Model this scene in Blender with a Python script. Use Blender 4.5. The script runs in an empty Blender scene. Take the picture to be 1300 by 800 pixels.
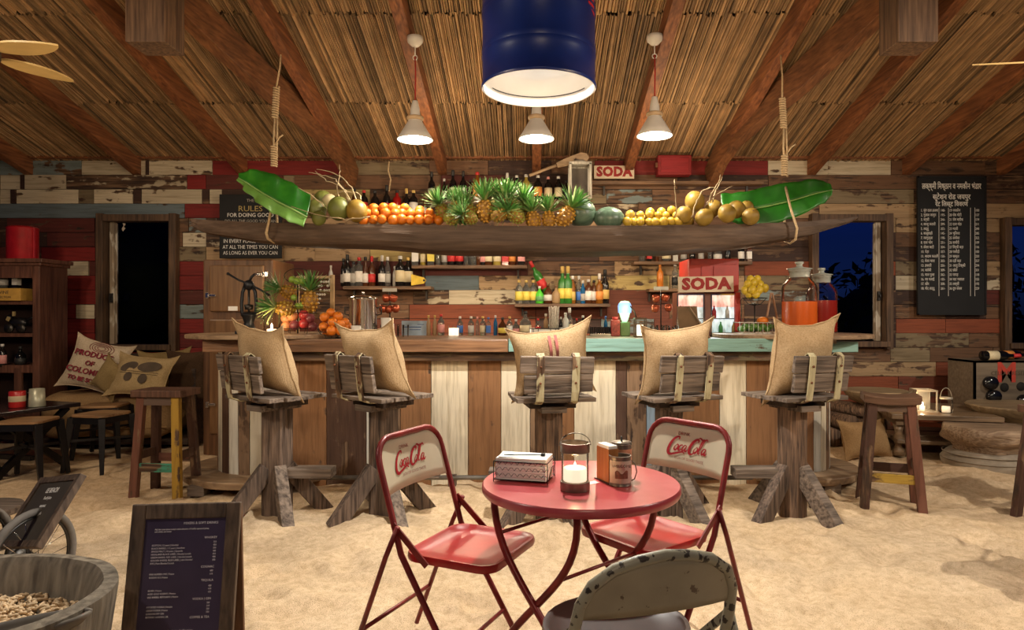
import bpy, bmesh, math, random
from mathutils import Vector, Matrix, noise
random.seed(7)
PI = math.pi; R = math.radians
S = bpy.context.scene
COL = S.collection

# ---------------------------------------------------------------- camera
CX, CY, F, H = 675.0, 400.0, 850.0, 1.30
cam = bpy.data.cameras.new('camera'); camo = bpy.data.objects.new('camera', cam); COL.objects.link(camo)
camo.location = (0, 0, H); camo.rotation_euler = (PI/2, 0, 0)
cam.sensor_width = 36; cam.lens = 36*F/1300; cam.shift_x = -(CX-650)/1300; cam.clip_start = .05; cam.clip_end = 300
S.camera = camo
S.view_settings.view_transform = 'Standard'; S.view_settings.look = 'None'
S.view_settings.gamma = 1; S.view_settings.use_curve_mapping = False
S.view_settings.exposure = 0.0
S.cycles.max_bounces = 6; S.cycles.transparent_max_bounces = 12
S.cycles.sample_clamp_indirect = 4
S.cycles.caustics_reflective = False; S.cycles.caustics_refractive = False
try:
    S.cycles.use_denoising = True
except Exception: pass

# ---------------------------------------------------------------- night sky
w = bpy.data.worlds.new('night_sky'); S.world = w; w.use_nodes = True
nt = w.node_tree; nt.nodes.clear()
o_ = nt.nodes.new('ShaderNodeOutputWorld'); b_ = nt.nodes.new('ShaderNodeBackground')
tc = nt.nodes.new('ShaderNodeTexCoord'); sp = nt.nodes.new('ShaderNodeSeparateXYZ'); rp = nt.nodes.new('ShaderNodeValToRGB')
nt.links.new(tc.outputs['Generated'], sp.inputs[0]); nt.links.new(sp.outputs['Z'], rp.inputs[0])
e = rp.color_ramp.elements
e[0].position = 0.0; e[0].color = (.004, .008, .03, 1)
e[1].position = .30; e[1].color = (.0022, .006, .05, 1)
x = e.new(.04); x.color = (.006, .016, .075, 1)
x = e.new(.12); x.color = (.0035, .012, .085, 1)
nz = nt.nodes.new('ShaderNodeTexNoise'); nz.inputs['Scale'].default_value = 3.0
mp = nt.nodes.new('ShaderNodeMapping'); mp.inputs['Scale'].default_value = (1, 1, 6)
nt.links.new(tc.outputs['Generated'], mp.inputs[0]); nt.links.new(mp.outputs[0], nz.inputs['Vector'])
mx = nt.nodes.new('ShaderNodeMix'); mx.data_type = 'RGBA'; mx.blend_type = 'MULTIPLY'; mx.inputs[0].default_value = .5
nt.links.new(rp.outputs[0], mx.inputs[6]); nt.links.new(nz.outputs[0], mx.inputs[7])
nt.links.new(mx.outputs[2], b_.inputs[0]); nt.links.new(b_.outputs[0], o_.inputs[0]); b_.inputs[1].default_value = .75

# ---------------------------------------------------------------- lamps of the room
def light(kind, name, loc, energy, color=(1, .8, .58), size=.2, target=None, spot=None, blend=.5):
    l = bpy.data.lights.new(name, kind); l.energy = energy; l.color = color
    if kind == 'AREA': l.shape = 'DISK'; l.size = size
    else: l.shadow_soft_size = size
    if spot: l.spot_size = R(spot); l.spot_blend = blend
    o = bpy.data.objects.new(name, l); COL.objects.link(o); o.location = loc
    if target is not None:
        o.rotation_euler = (Vector(target)-Vector(loc)).to_track_quat('-Z', 'Y').to_euler()
    return o
WARM = (1, .78, .54); WHITE = (1, .90, .76)
# the other drum lamps of the room hang behind and beside the photographer
light('SPOT', 'room_lamp', (3.6, 1.9, 2.8), 270, WHITE, .04, (2.0, 4.6, 0), 120, .8)
light('SPOT', 'room_lamp', (-2.9, 1.5, 2.8), 125, WHITE, .05, (-1.4, 4.2, .2), 120, .8)
light('SPOT', 'room_lamp', (.3, -1.2, 2.9), 95, WARM, .20, (.0, 5.4, 1.3), 110, .8)
light('SPOT', 'room_lamp', (5.6, 4.0, 2.8), 130, WHITE, .05, (4.0, 5.6, .2), 120, .8)
light('SPOT', 'room_lamp', (-4.3, 4.3, 2.8), 70, WARM, .1, (-3.9, 6.2, .4), 120, .8)
# added fill without fixtures, brightens the reed roof in place of sand bounce
for ux_ in (-3.4, -1.2, 1.2, 3.4):
    light('AREA', 'roof_fill', (ux_, 2.6, 2.0), 20, (1, .72, .42), .5, (ux_*1.05, 5.6, 3.35))
# work lights over the back bar, hidden from the room by the hanging canoe
for bx_, be_ in ((-1.9, 20), (-.6, 30), (.7, 36), (2.0, 24)):
    light('POINT', 'bar_lamp', (bx_, 6.2, 1.86), be_*.62, (1, .76, .5), .07)
light('POINT', 'bar_lamp', (-.9, 6.1, 2.72), 11, (1, .74, .46), .08)
light('POINT', 'bar_lamp', (1.2, 6.1, 2.72), 11, (1, .74, .46), .08)
# ================================================================ helpers
def P(px, py, Z): return Vector(((px-CX)*Z/F, Z, H-(py-CY)*Z/F))
def sm(t): t = max(0, min(1, t)); return t*t*(3-2*t)
MATS = {}
def nodes(name):
    m = bpy.data.materials.new(name); m.use_nodes = True; t = m.node_tree
    return m, t, t.nodes['Principled BSDF']
def noise_vec(t, scale, stretch=(1, 1, 1), rnd=True, detail=4, dist=0, coord='Object'):
    tc = t.nodes.new('ShaderNodeTexCoord'); mp = t.nodes.new('ShaderNodeMapping')
    mp.inputs['Scale'].default_value = stretch
    t.links.new(tc.outputs[coord], mp.inputs[0])
    n = t.nodes.new('ShaderNodeTexNoise'); n.noise_dimensions = '4D'
    n.inputs['Scale'].default_value = scale; n.inputs['Detail'].default_value = detail; n.inputs['Distortion'].default_value = dist
    t.links.new(mp.outputs[0], n.inputs['Vector'])
    if rnd:
        oi = t.nodes.new('ShaderNodeObjectInfo'); ml = t.nodes.new('ShaderNodeMath'); ml.operation = 'MULTIPLY'; ml.inputs[1].default_value = 37
        t.links.new(oi.outputs['Random'], ml.inputs[0]); t.links.new(ml.outputs[0], n.inputs['W'])
    return n
def ramp(t, src, stops):
    r = t.nodes.new('ShaderNodeValToRGB'); e = r.color_ramp.elements
    e[0].position, e[0].color = stops[0][0], (*stops[0][1], 1)
    e[1].position, e[1].color = stops[-1][0], (*stops[-1][1], 1)
    for p, c in stops[1:-1]:
        q = e.new(p); q.color = (*c, 1)
    t.links.new(src, r.inputs[0]); return r.outputs[0]
def mix(t, a, b, f, mode='MIX'):
    m = t.nodes.new('ShaderNodeMix'); m.data_type = 'RGBA'; m.blend_type = mode
    for s, v in ((0, f), (6, a), (7, b)):
        if hasattr(v, 'is_linked') or hasattr(v, 'node'): t.links.new(v, m.inputs[s])
        elif s == 0: m.inputs[0].default_value = v
        else: m.inputs[s].default_value = (*v, 1) if len(v) == 3 else v
    return m.outputs[2]
def bump(t, bs, src, strength, dist=.01):
    b = t.nodes.new('ShaderNodeBump'); b.inputs['Strength'].default_value = strength; b.inputs['Distance'].default_value = dist
    t.links.new(src, b.inputs['Height']); t.links.new(b.outputs[0], bs.inputs['Normal'])
def simple(name, col, rough=.5, metal=0, var=.25, scale=12, bmp=.1, emit=None, es=1, trans=0, ior=1.45, alpha=1, spec=None, stretch=(1, 1, 1)):
    """plain colour broken up by soft procedural mottling"""
    if name in MATS: return MATS[name]
    m, t, bs = nodes(name)
    n = noise_vec(t, scale, stretch)
    dk = tuple(c*(1-var) for c in col); lt = tuple(min(1, c*(1+var*.6)) for c in col)
    c = ramp(t, n.outputs[0], [(.3, dk), (.7, lt)])
    t.links.new(c, bs.inputs['Base Color'])
    bs.inputs['Roughness'].default_value = rough; bs.inputs['Metallic'].default_value = metal
    if bmp: bump(t, bs, n.outputs[0], bmp)
    if trans: bs.inputs['Transmission Weight'].default_value = trans; bs.inputs['IOR'].default_value = ior
    if alpha < 1: bs.inputs['Alpha'].default_value = alpha
    if spec is not None: bs.inputs['Specular IOR Level'].default_value = spec
    if emit: bs.inputs['Emission Color'].default_value = (*emit, 1); bs.inputs['Emission Strength'].default_value = es
    MATS[name] = m; return m
def wood(name, a, b, axis='x', rough=.65, scale=3, bmp=.4, spots=0):
    """long grain along one axis"""
    if name in MATS: return MATS[name]
    m, t, bs = nodes(name)
    st = {'x': (1, 12, 12), 'y': (12, 1, 12), 'z': (12, 12, 1)}[axis]
    n = noise_vec(t, scale, tuple(1.35*q if q > 1 else q for q in st), detail=10, dist=.3); n2 = noise_vec(t, scale*.9, (1, 1, 1), detail=3)
    c1 = ramp(t, n.outputs[0], [(.32, a), (.5, tuple((p+q)/2 for p, q in zip(a, b))), (.68, b)])
    c2 = ramp(t, n2.outputs[0], [(.3, (.55, .55, .55)), (.7, (1, 1, 1))])
    c = mix(t, c1, c2, 1.0, 'MULTIPLY')
    if spots:
        n3 = noise_vec(t, 7, tuple(.5+.08*q for q in st), detail=8)
        f = ramp(t, n3.outputs[0], [(.5, (0, 0, 0)), (.56, (1, 1, 1))])
        c = mix(t, c, (.55, .5, .42), f)
    t.links.new(c, bs.inputs['Base Color']); bs.inputs['Roughness'].default_value = rough
    bump(t, bs, n.outputs[0], bmp); MATS[name] = m; return m
def painted(name, axis='x', bmp=.5):
    """weathered paint over wood; colour = object colour, its alpha = how much is worn off"""
    if name in MATS: return MATS[name]
    m, t, bs = nodes(name)
    st = {'x': (1, 9, 9), 'z': (9, 9, 1), 'y': (9, 1, 9)}[axis]
    oi = t.nodes.new('ShaderNodeObjectInfo')
    st = tuple(1.5*q if q > 1 else q for q in st)
    g = noise_vec(t, 3.6, st, detail=10, dist=.25)
    p = noise_vec(t, 3.6, tuple(.7+.22*q for q in st), detail=12)
    p2 = noise_vec(t, 16, (1, 1, 1), detail=8)
    ad = t.nodes.new('ShaderNodeMath'); ad.operation = 'ADD'; t.links.new(p.outputs[0], ad.inputs[0])
    ml = t.nodes.new('ShaderNodeMath'); ml.operation = 'MULTIPLY'; ml.inputs[1].default_value = .35; t.links.new(p2.outputs[0], ml.inputs[0])
    t.links.new(ml.outputs[0], ad.inputs[1])
    a2 = t.nodes.new('ShaderNodeMath'); a2.operation = 'ADD'; t.links.new(ad.outputs[0], a2.inputs[0]); t.links.new(oi.outputs['Alpha'], a2.inputs[1])
    mr = t.nodes.new('ShaderNodeMapRange'); mr.inputs['From Min'].default_value = 1.22; mr.inputs['From Max'].default_value = 1.27
    t.links.new(a2.outputs[0], mr.inputs['Value'])
    wd = ramp(t, g.outputs[0], [(.35, (.026, .013, .008)), (.5, (.085, .044, .023)), (.65, (.21, .125, .068))])
    v = ramp(t, g.outputs[0], [(.3, (.66, .63, .58)), (.55, (1, 1, 1))])
    pc = mix(t, oi.outputs['Color'], v, 1.0, 'MULTIPLY')
    c = mix(t, pc, wd, mr.outputs[0])
    t.links.new(c, bs.inputs['Base Color']); bs.inputs['Roughness'].default_value = .7
    hh = t.nodes.new('ShaderNodeMath'); hh.operation = 'SUBTRACT'; t.links.new(g.outputs[0], hh.inputs[0]); 
    m3 = t.nodes.new('ShaderNodeMath'); m3.operation = 'MULTIPLY'; m3.inputs[1].default_value = .5; t.links.new(mr.outputs[0], m3.inputs[0]); t.links.new(m3.outputs[0], hh.inputs[1])
    bump(t, bs, hh.outputs[0], bmp); MATS[name] = m; return m
def attr_mat(name, attr, rough=.7, lo=.7, scale=6, stretch=(1, 1, 1), bmp=.3):
    """colour stored per piece on the mesh, with a grain over it"""
    if name in MATS: return MATS[name]
    m, t, bs = nodes(name)
    a = t.nodes.new('ShaderNodeAttribute'); a.attribute_name = attr
    n = noise_vec(t, scale, stretch, detail=5)
    v = ramp(t, n.outputs[0], [(.3, (lo, lo, lo)), (.7, (1, 1, 1))])
    t.links.new(mix(t, a.outputs['Color'], v, 1.0, 'MULTIPLY'), bs.inputs['Base Color'])
    bs.inputs['Roughness'].default_value = rough; bump(t, bs, n.outputs[0], bmp); MATS[name] = m; return m
def glow(name, col, s):
    if name in MATS: return MATS[name]
    m, t, bs = nodes(name); bs.inputs['Base Color'].default_value = (*col, 1)
    bs.inputs['Emission Color'].default_value = (*col, 1); bs.inputs['Emission Strength'].default_value = s
    MATS[name] = m; return m
def glass(name, col=(1, 1, 1), rough=.03, mixf=.85):
    """thin clear glass: see-through with a fresnel shine"""
    if name in MATS: return MATS[name]
    m = bpy.data.materials.new(name); m.use_nodes = True; t = m.node_tree; t.nodes.clear()
    o = t.nodes.new('ShaderNodeOutputMaterial'); tr = t.nodes.new('ShaderNodeBsdfTransparent'); gl = t.nodes.new('ShaderNodeBsdfGlossy')
    fr = t.nodes.new('ShaderNodeLayerWeight'); mxs = t.nodes.new('ShaderNodeMixShader')
    tr.inputs[0].default_value = (*col, 1); gl.inputs['Roughness'].default_value = rough; fr.inputs[0].default_value = 1-mixf
    n = t.nodes.new('ShaderNodeTexNoise'); n.inputs['Scale'].default_value = 9
    mr = t.nodes.new('ShaderNodeMapRange'); mr.inputs['To Min'].default_value = .85; t.links.new(n.outputs[0], mr.inputs[0])
    mu = t.nodes.new('ShaderNodeMath'); mu.operation = 'MULTIPLY'
    t.links.new(fr.outputs['Fresnel'], mu.inputs[0]); t.links.new(mr.outputs[0], mu.inputs[1])
    t.links.new(mu.outputs[0], mxs.inputs[0]); t.links.new(tr.outputs[0], mxs.inputs[1]); t.links.new(gl.outputs[0], mxs.inputs[2])
    t.links.new(mxs.outputs[0], o.inputs[0]); MATS[name] = m; return m

class MB:
    """collects primitive shapes and links them as ONE mesh object"""
    def __init__(s): s.v = []; s.f = []; s.c = []; s.smooth = []; s.cur = (1, 1, 1)
    def add(s, vs, fs, smooth=False, M=None):
        k = len(s.v); s.v += [tuple(M @ Vector(v)) for v in vs] if M else [tuple(v) for v in vs]
        s.f += [tuple(i+k for i in f) for f in fs]; s.c += [s.cur]*len(fs); s.smooth += [smooth]*len(fs); return s
    def box(s, c, d, rz=0, rx=0, ry=0, M=None, taper=1):
        x, y, z = (q/2 for q in d); T = Matrix.Translation(c) @ Matrix.Rotation(rz, 4, 'Z') @ Matrix.Rotation(ry, 4, 'Y') @ Matrix.Rotation(rx, 4, 'X')
        if M: T = M @ T
        k = taper
        vs = [(-x, -y, -z), (x, -y, -z), (x, y, -z), (-x, y, -z), (-x*k, -y*k, z), (x*k, -y*k, z), (x*k, y*k, z), (-x*k, y*k, z)]
        return s.add(vs, [(0, 3, 2, 1), (4, 5, 6, 7), (0, 1, 5, 4), (1, 2, 6, 5), (2, 3, 7, 6), (3, 0, 4, 7)], False, T)
    def beam(s, a, b, w, h, up=(0, 0, 1), w2=None, h2=None):
        a, b = Vector(a), Vector(b); d = (b-a).normalized(); u = Vector(up)
        if abs(d.dot(u)) > .98: u = Vector((0, 1, 0))
        r = d.cross(u).normalized(); u = r.cross(d).normalized()
        w2 = w if w2 is None else w2; h2 = h if h2 is None else h2
        vs = [a-r*w/2-u*h/2, a+r*w/2-u*h/2, a+r*w/2+u*h/2, a-r*w/2+u*h/2, b-r*w2/2-u*h2/2, b+r*w2/2-u*h2/2, b+r*w2/2+u*h2/2, b-r*w2/2+u*h2/2]
        return s.add(vs, [(0, 3, 2, 1), (4, 5, 6, 7), (0, 1, 5, 4), (1, 2, 6, 5), (2, 3, 7, 6), (3, 0, 4, 7)])
    def sweep(s, pts, prof, closed=False, smooth=True, up=(0, 0, 1), scales=None, cap=True):
        """sweep a 2D profile (list of (x,y)) along pts"""
        pts = [Vector(p) for p in pts]; n = len(pts); m = len(prof); vs = []
        u = Vector(up)
        for i, p in enumerate(pts):
            if closed: d = (pts[(i+1) % n]-pts[i-1]).normalized()
            else: d = (pts[min(i+1, n-1)]-pts[max(i-1, 0)]).normalized()
            r = d.cross(u)
            if r.length < 1e-3: r = d.cross(Vector((0, 1, 0)) if abs(d.y) < .9 else Vector((1, 0, 0)))
            r.normalize(); u2 = r.cross(d).normalized(); k = scales[i] if scales else 1
            if up == (0, 0, 1) and abs(d.z) > .7 or up == 'rmf': u = u2
            vs += [p+r*(q[0]*k)+u2*(q[1]*k) for q in prof]
        fs = []
        for i in range(n if closed else n-1):
            for j in range(m):
                a = i*m+j; b = i*m+(j+1) % m; c = ((i+1) % n)*m+(j+1) % m; d = ((i+1) % n)*m+j
                fs.append((a, b, c, d))
        if not closed and cap: fs += [tuple(range(m))[::-1], tuple(range((n-1)*m, n*m))]
        return s.add(vs, fs, smooth)
    def tube(s, pts, r, n=8, closed=False, scales=None, up=(0, 0, 1)):
        return s.sweep(pts, [(r*math.cos(2*PI*i/n), r*math.sin(2*PI*i/n)) for i in range(n)], closed, True, up, scales)
    def lathe(s, prof, c=(0, 0, 0), n=20, M=None, smooth=True, sx=1, sy=1, cap=True):
        """prof: list of (r,z)"""
        vs = []; fs = []; m = len(prof)
        for i in range(n):
            a = 2*PI*i/n
            for r, z in prof: vs.append((c[0]+r*math.cos(a)*sx, c[1]+r*math.sin(a)*sy, c[2]+z))
        for i in range(n):
            for j in range(m-1):
                a, b = i*m+j, ((i+1) % n)*m+j; fs.append((a, b, b+1, a+1))
        if cap:
            if prof[0][0] > 1e-5: fs.append(tuple(i*m for i in range(n))[::-1])
            if prof[-1][0] > 1e-5: fs.append(tuple(i*m+m-1 for i in range(n)))
        return s.add(vs, fs, smooth, M)
    def ball(s, c, r, n=12, m=8, sc=(1, 1, 1), M=None, jit=0):
        vs = [(c[0], c[1], c[2]-r*sc[2])]
        for j in range(1, m):
            b = PI*j/m-PI/2
            for i in range(n):
                a = 2*PI*i/n; k = 1+random.uniform(-jit, jit)
                vs.append((c[0]+r*sc[0]*math.cos(a)*math.cos(b)*k, c[1]+r*sc[1]*math.sin(a)*math.cos(b)*k, c[2]+r*sc[2]*math.sin(b)*k))
        vs.append((c[0], c[1], c[2]+r*sc[2])); fs = []
        for i in range(n):
            fs.append((0, 1+(i+1) % n, 1+i)); L = len(vs)-1; q = 1+(m-2)*n; fs.append((L, q+i, q+(i+1) % n))
            for j in range(m-2): a = 1+j*n+i; b = 1+j*n+(i+1) % n; fs.append((a, b, b+n, a+n))
        return s.add(vs, fs, True, M)
    def prism(s, poly, t, M=None, smooth=False):
        """poly in local XZ, thickness t along Y (centred)"""
        n = len(poly); vs = [(x, -t/2, z) for x, z in poly]+[(x, t/2, z) for x, z in poly]
        fs = [tuple(range(n)), tuple(range(n, 2*n))[::-1]]+[(i+n, (i+1) % n+n, (i+1) % n, i) for i in range(n)]
        return s.add(vs, fs, smooth, M)
    def grid(s, fn, nu, nv, smooth=True, closed_u=False):
        vs = [fn(i/(nu if closed_u else nu-1), j/(nv-1)) for i in range(nu) for j in range(nv)]; fs = []
        for i in range(nu if closed_u else nu-1):
            for j in range(nv-1):
                a = i*nv+j; b = ((i+1) % nu)*nv+j; fs.append((a, b, b+1, a+1))
        return s.add(vs, fs, smooth)
    def mesh(s, name, m, attr=False):
        me = bpy.data.meshes.new(name); me.from_pydata(s.v, [], s.f)
        if any(s.smooth): me.polygons.foreach_set('use_smooth', s.smooth)
        if attr:
            ca = me.color_attributes.new('tint', 'FLOAT_COLOR', 'CORNER'); buf = []
            for f, c in zip(s.f, s.c): buf += [*c, 1]*len(f)
            ca.data.foreach_set('color', buf)
        me.materials.append(m); me.update(); return me
    def build(s, name, m, parent=None, loc=None, bevel=0, attr=False, color=None, label=None, rot=None, kind=None, sharp=None, fixn=False):
        me = s.mesh(name, m, attr)
        if fixn:
            bm = bmesh.new(); bm.from_mesh(me); bmesh.ops.recalc_face_normals(bm, faces=bm.faces); bm.to_mesh(me); bm.free()
        if sharp: me.set_sharp_from_angle(angle=R(sharp))
        o = bpy.data.objects.new(name, me); COL.objects.link(o)
        if parent: o.parent = parent
        if loc is not None: o.location = loc
        if rot is not None: o.rotation_euler = rot
        if color is not None: o.color = color
        if label: o['label'] = label
        if kind: o['kind'] = kind
        if bevel:
            b = o.modifiers.new('bevel', 'BEVEL'); b.width = bevel; b.segments = 2; b.limit_method = 'ANGLE'; b.angle_limit = R(40)
        return o
def tag(o, label, cat, group=None):
    o['label'] = label; o['category'] = cat
    if group: o['group'] = group
    return o
def thing(name, label, cat, loc=(0, 0, 0), rz=0, group=None):
    o = bpy.data.objects.new(name, None); COL.objects.link(o); o.location = loc; o.rotation_euler = (0, 0, rz); o.empty_display_size = .1
    return tag(o, label, cat, group)
def dup(root, loc, rz=0, label=None, rot=None, scale=None):
    r = root.copy(); COL.objects.link(r); r.location = loc; r.rotation_euler = rot or (0, 0, rz)
    if scale: r.scale = scale if hasattr(scale, '__len__') else (scale,)*3
    if label: r['label'] = label
    for ch in list(root.children):
        c = ch.copy(); COL.objects.link(c); c.parent = r
        for g in list(ch.children): d = g.copy(); COL.objects.link(d); d.parent = c
    return r
def arc(c, r, a0, a1, n=10): return [(c[0]+r*math.cos(a0+(a1-a0)*i/n), c[1]+r*math.sin(a0+(a1-a0)*i/n)) for i in range(n+1)]
def rrect(w, h, r, n=4):
    p = []
    for cx, cy, a in ((w/2-r, h/2-r, 0), (-w/2+r, h/2-r, PI/2), (-w/2+r, -h/2+r, PI), (w/2-r, -h/2+r, 3*PI/2)): p += arc((cx, cy), r, a, a+PI/2, n)
    return p
def bez(a, b, c, d, n=12):
    a, b, c, d = map(Vector, (a, b, c, d)); return [a*(1-t)**3+b*3*t*(1-t)**2+c*3*t*t*(1-t)+d*t**3 for t in [i/n for i in range(n+1)]]
def text(s_, size, name, m, parent, loc=(0, 0, 0), rot=(PI/2, 0, 0), align='CENTER', ext=.0008, bold=0, sx=1, shear=0, label=None):
    """raised lettering: a font curve turned into a mesh"""
    c = bpy.data.curves.new('lettering', 'FONT'); c.body = s_; c.size = size; c.align_x = align; c.align_y = 'CENTER'; c.extrude = ext; c.offset = bold; c.shear = shear; c.resolution_u = 2; c.space_character = 1.0+bold*9
    o = bpy.data.objects.new('lettering', c); COL.objects.link(o)
    bpy.context.view_layer.update()
    me = bpy.data.meshes.new_from_object(o.evaluated_get(bpy.context.evaluated_depsgraph_get())); bpy.data.objects.remove(o); bpy.data.curves.remove(c)
    me.materials.clear(); me.materials.append(m)
    o = bpy.data.objects.new(name, me); COL.objects.link(o); o.parent = parent; o.location = loc; o.rotation_euler = rot; o.scale = (sx, 1, 1)
    if label: o['label'] = label
    return o

# shared materials
M_PX = painted('painted_plank', 'x'); M_PZ = painted('painted_upright_plank', 'z')
M_DARK = wood('dark_brown_wood', (.02, .011, .007), (.09, .05, .028))
M_RED_WOOD = wood('rafter_wood', (.13, .040, .014), (.38, .14, .048), 'y', bmp=.25)
M_ROD = simple('dark_steel', (.06, .055, .05), .4, .8)
M_CHROME = simple('polished_steel', (.75, .72, .68), .15, 1, var=.1)
M_WIRE = simple('black_wire', (.012, .012, .012), .4, .6)
M_RUST = simple('rusty_iron', (.16, .062, .028), .6, .5, var=.5, scale=20, bmp=.3)
M_ROPE = simple('pale_rope', (.62, .46, .27), .9, scale=60, bmp=.5)
M_WHITE = simple('white_paint', (.82, .8, .74), .45, var=.08)
M_CHALK = simple('chalk_white', (.85, .83, .78), .9, var=.15, scale=40)
M_BLACKB = simple('blackboard', (.006, .006, .007), .7, var=.35, scale=5, bmp=.05)
M_CANDLE = glow('candle_wax_lit', (1, .82, .58), .9)
M_FLAME = glow('candle_flame', (1, .8, .5), 8)
M_CLEAR = glass('clear_glass')
M_WAX = simple('white_wax', (.85, .8, .7), .5, emit=(1, .75, .45), es=.5)
M_SANDY = None
# ================================================================ the setting
ZW = 7.4; K = F/ZW     # back wall distance, pixels per metre there
def wx(px): return (px-CX)/K
def wz(py): return H-(py-CY)/K
# ---- sand floor
def sand_h(x, y):
    p = Vector((x, y, 0))
    h = .022*noise.noise(p*1.1)+.022*noise.noise(p*2.6+Vector((3, 1, 0)))+.011*noise.noise(p*6.5)+.003*noise.noise(p*15)
    return h
prints = [(random.uniform(-3.6, 3.8), random.uniform(1.4, 6.2), random.uniform(0, PI), random.uniform(.9, 1.3)) for _ in range(560)]
gridp = {}
for q in prints: gridp.setdefault((int(q[0]//.5), int(q[1]//.5)), []).append(q)
piles = [(-2.2, 4.62, .26, .05), (-1.1, 4.85, .6, .05), (-.1, 4.9, .7, .05), (1.0, 4.9, .6, .06), (1.85, 4.75, .4, .05), (1.65, 4.1, .28, .035), (-.95, 4.05, .28, .035), (.15, 4.1, .3, .035), (-1.75, 4.1, .25, .03), (.95, 4.1, .25, .03), (3.6, 5.5, .5, .04)]
def ground(x, y):
    h = sand_h(x, y)
    for px_, py_, r_, a_ in piles:
        d = ((x-px_)**2+(1.6*(y-py_))**2)/(r_*r_)
        if d < 4: h += a_*math.exp(-d*1.3)
    i, j = int(x//.5), int(y//.5)
    for di in (-1, 0, 1):
        for dj in (-1, 0, 1):
            for fx, fy, an, sc in gridp.get((i+di, j+dj), ()):
                dx, dy = x-fx, y-fy; u = (dx*math.cos(an)+dy*math.sin(an))/(.14*sc); v = (-dx*math.sin(an)+dy*math.cos(an))/(.06*sc)
                d = u*u+v*v
                if d < 5: h += (-.020*math.exp(-d)+.010*math.exp(-(d-1.9)**2*1.6))*sc
    return h-.012
NX, NY = 400, 360
xs = [(-9.5+19*i/(NX-1)) if False else 9.5*math.copysign(abs(2*i/(NX-1)-1)**1.5, 2*i/(NX-1)-1) for i in range(NX)]
ys = [.4+8.6*(j/(NY-1))**1.35 for j in range(NY)]
fm = MB(); fm.v = [(x, y, ground(x, y)) for x in xs for y in ys]
fm.f = [(i*NY+j, (i+1)*NY+j, (i+1)*NY+j+1, i*NY+j+1) for i in range(NX-1) for j in range(NY-1)]
fm.c = [(1, 1, 1)]*len(fm.f); fm.smooth = [True]*len(fm.f)
m, t, bs = nodes('beach_sand')
n1 = noise_vec(t, 1.6, rnd=False, detail=5); n2 = noise_vec(t, 26, rnd=False, detail=8); n3 = noise_vec(t, 240, rnd=False, detail=2)
c = mix(t, ramp(t, n1.outputs[0], [(.3, (.66, .49, .31)), (.7, (.79, .61, .41))]), ramp(t, n2.outputs[0], [(.30, (.76, .72, .66)), (.6, (1, 1, 1))]), 1, 'MULTIPLY')
c = mix(t, c, ramp(t, n3.outputs[0], [(.36, (.42, .36, .3)), (.47, (1, 1, 1))]), .6, 'MULTIPLY')
t.links.new(c, bs.inputs['Base Color']); bs.inputs['Roughness'].default_value = .95; bs.inputs['Specular IOR Level'].default_value = .1
ad = t.nodes.new('ShaderNodeMath'); ad.operation = 'ADD'; t.links.new(n2.outputs[0], ad.inputs[0]); t.links.new(n3.outputs[0], ad.inputs[1])
bump(t, bs, ad.outputs[0], .5, .010); M_SAND = m
floor = fm.build('floor', M_SAND, kind='structure'); floor['label'] = 'trodden pale beach sand covering the floor'
fo = MB().grid(lambda u, v: (-150+300*u, 8.9+260*v*v, -.05), 20, 10).build('ground', simple('night_scrub', (.006, .009, .005), 1, spec=0), kind='structure')

# ---- back wall: backing boards round the three window openings, planks nailed on it
WIN = [(136, 221, 281, 438), (1034, 1121, 281, 434), (1276, 1362, 286, 436)]
bk = MB(); xsn = sorted([-330, 1700]+[q for w_ in WIN for q in w_[:2]])
for a, b in zip(xsn[:-1], xsn[1:]):
    hole = [w_ for w_ in WIN if w_[0] == a]
    segs = [(190, hole[0][2]), (hole[0][3], 560)] if hole else [(190, 560)]
    for y0, y1 in segs: bk.box(((wx(a)+wx(b))/2, ZW+.045, (wz(y0)+wz(y1))/2), (wx(b)-wx(a), .05, wz(y0)-wz(y1)))
wall = bk.build('wall_back', simple('dark_backing_boards', (.012, .008, .006), .9), kind='structure')
PC = {'C': (.62, .53, .38, .46), 'c': (.55, .46, .32, .62), 'W': (.72, .66, .52, .40), 'G': (.20, .25, .25, .56), 'B': (.13, .17, .19, .40),
      'R': (.22, .014, .011, .32), 'r': (.13, .011, .009, .38), 'M': (.11, .020, .013, .42), 'N': (.17, .085, .042, .54), 'D': (.050, .022, .014, .5),
      'K': (.22, .165, .095, .52), 'T': (.42, .28, .15, .48), 'O': (.25, .060, .022, .40), 'Y': (.45, .34, .13, .52), 'V': (.17, .045, .022, .44)}
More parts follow.
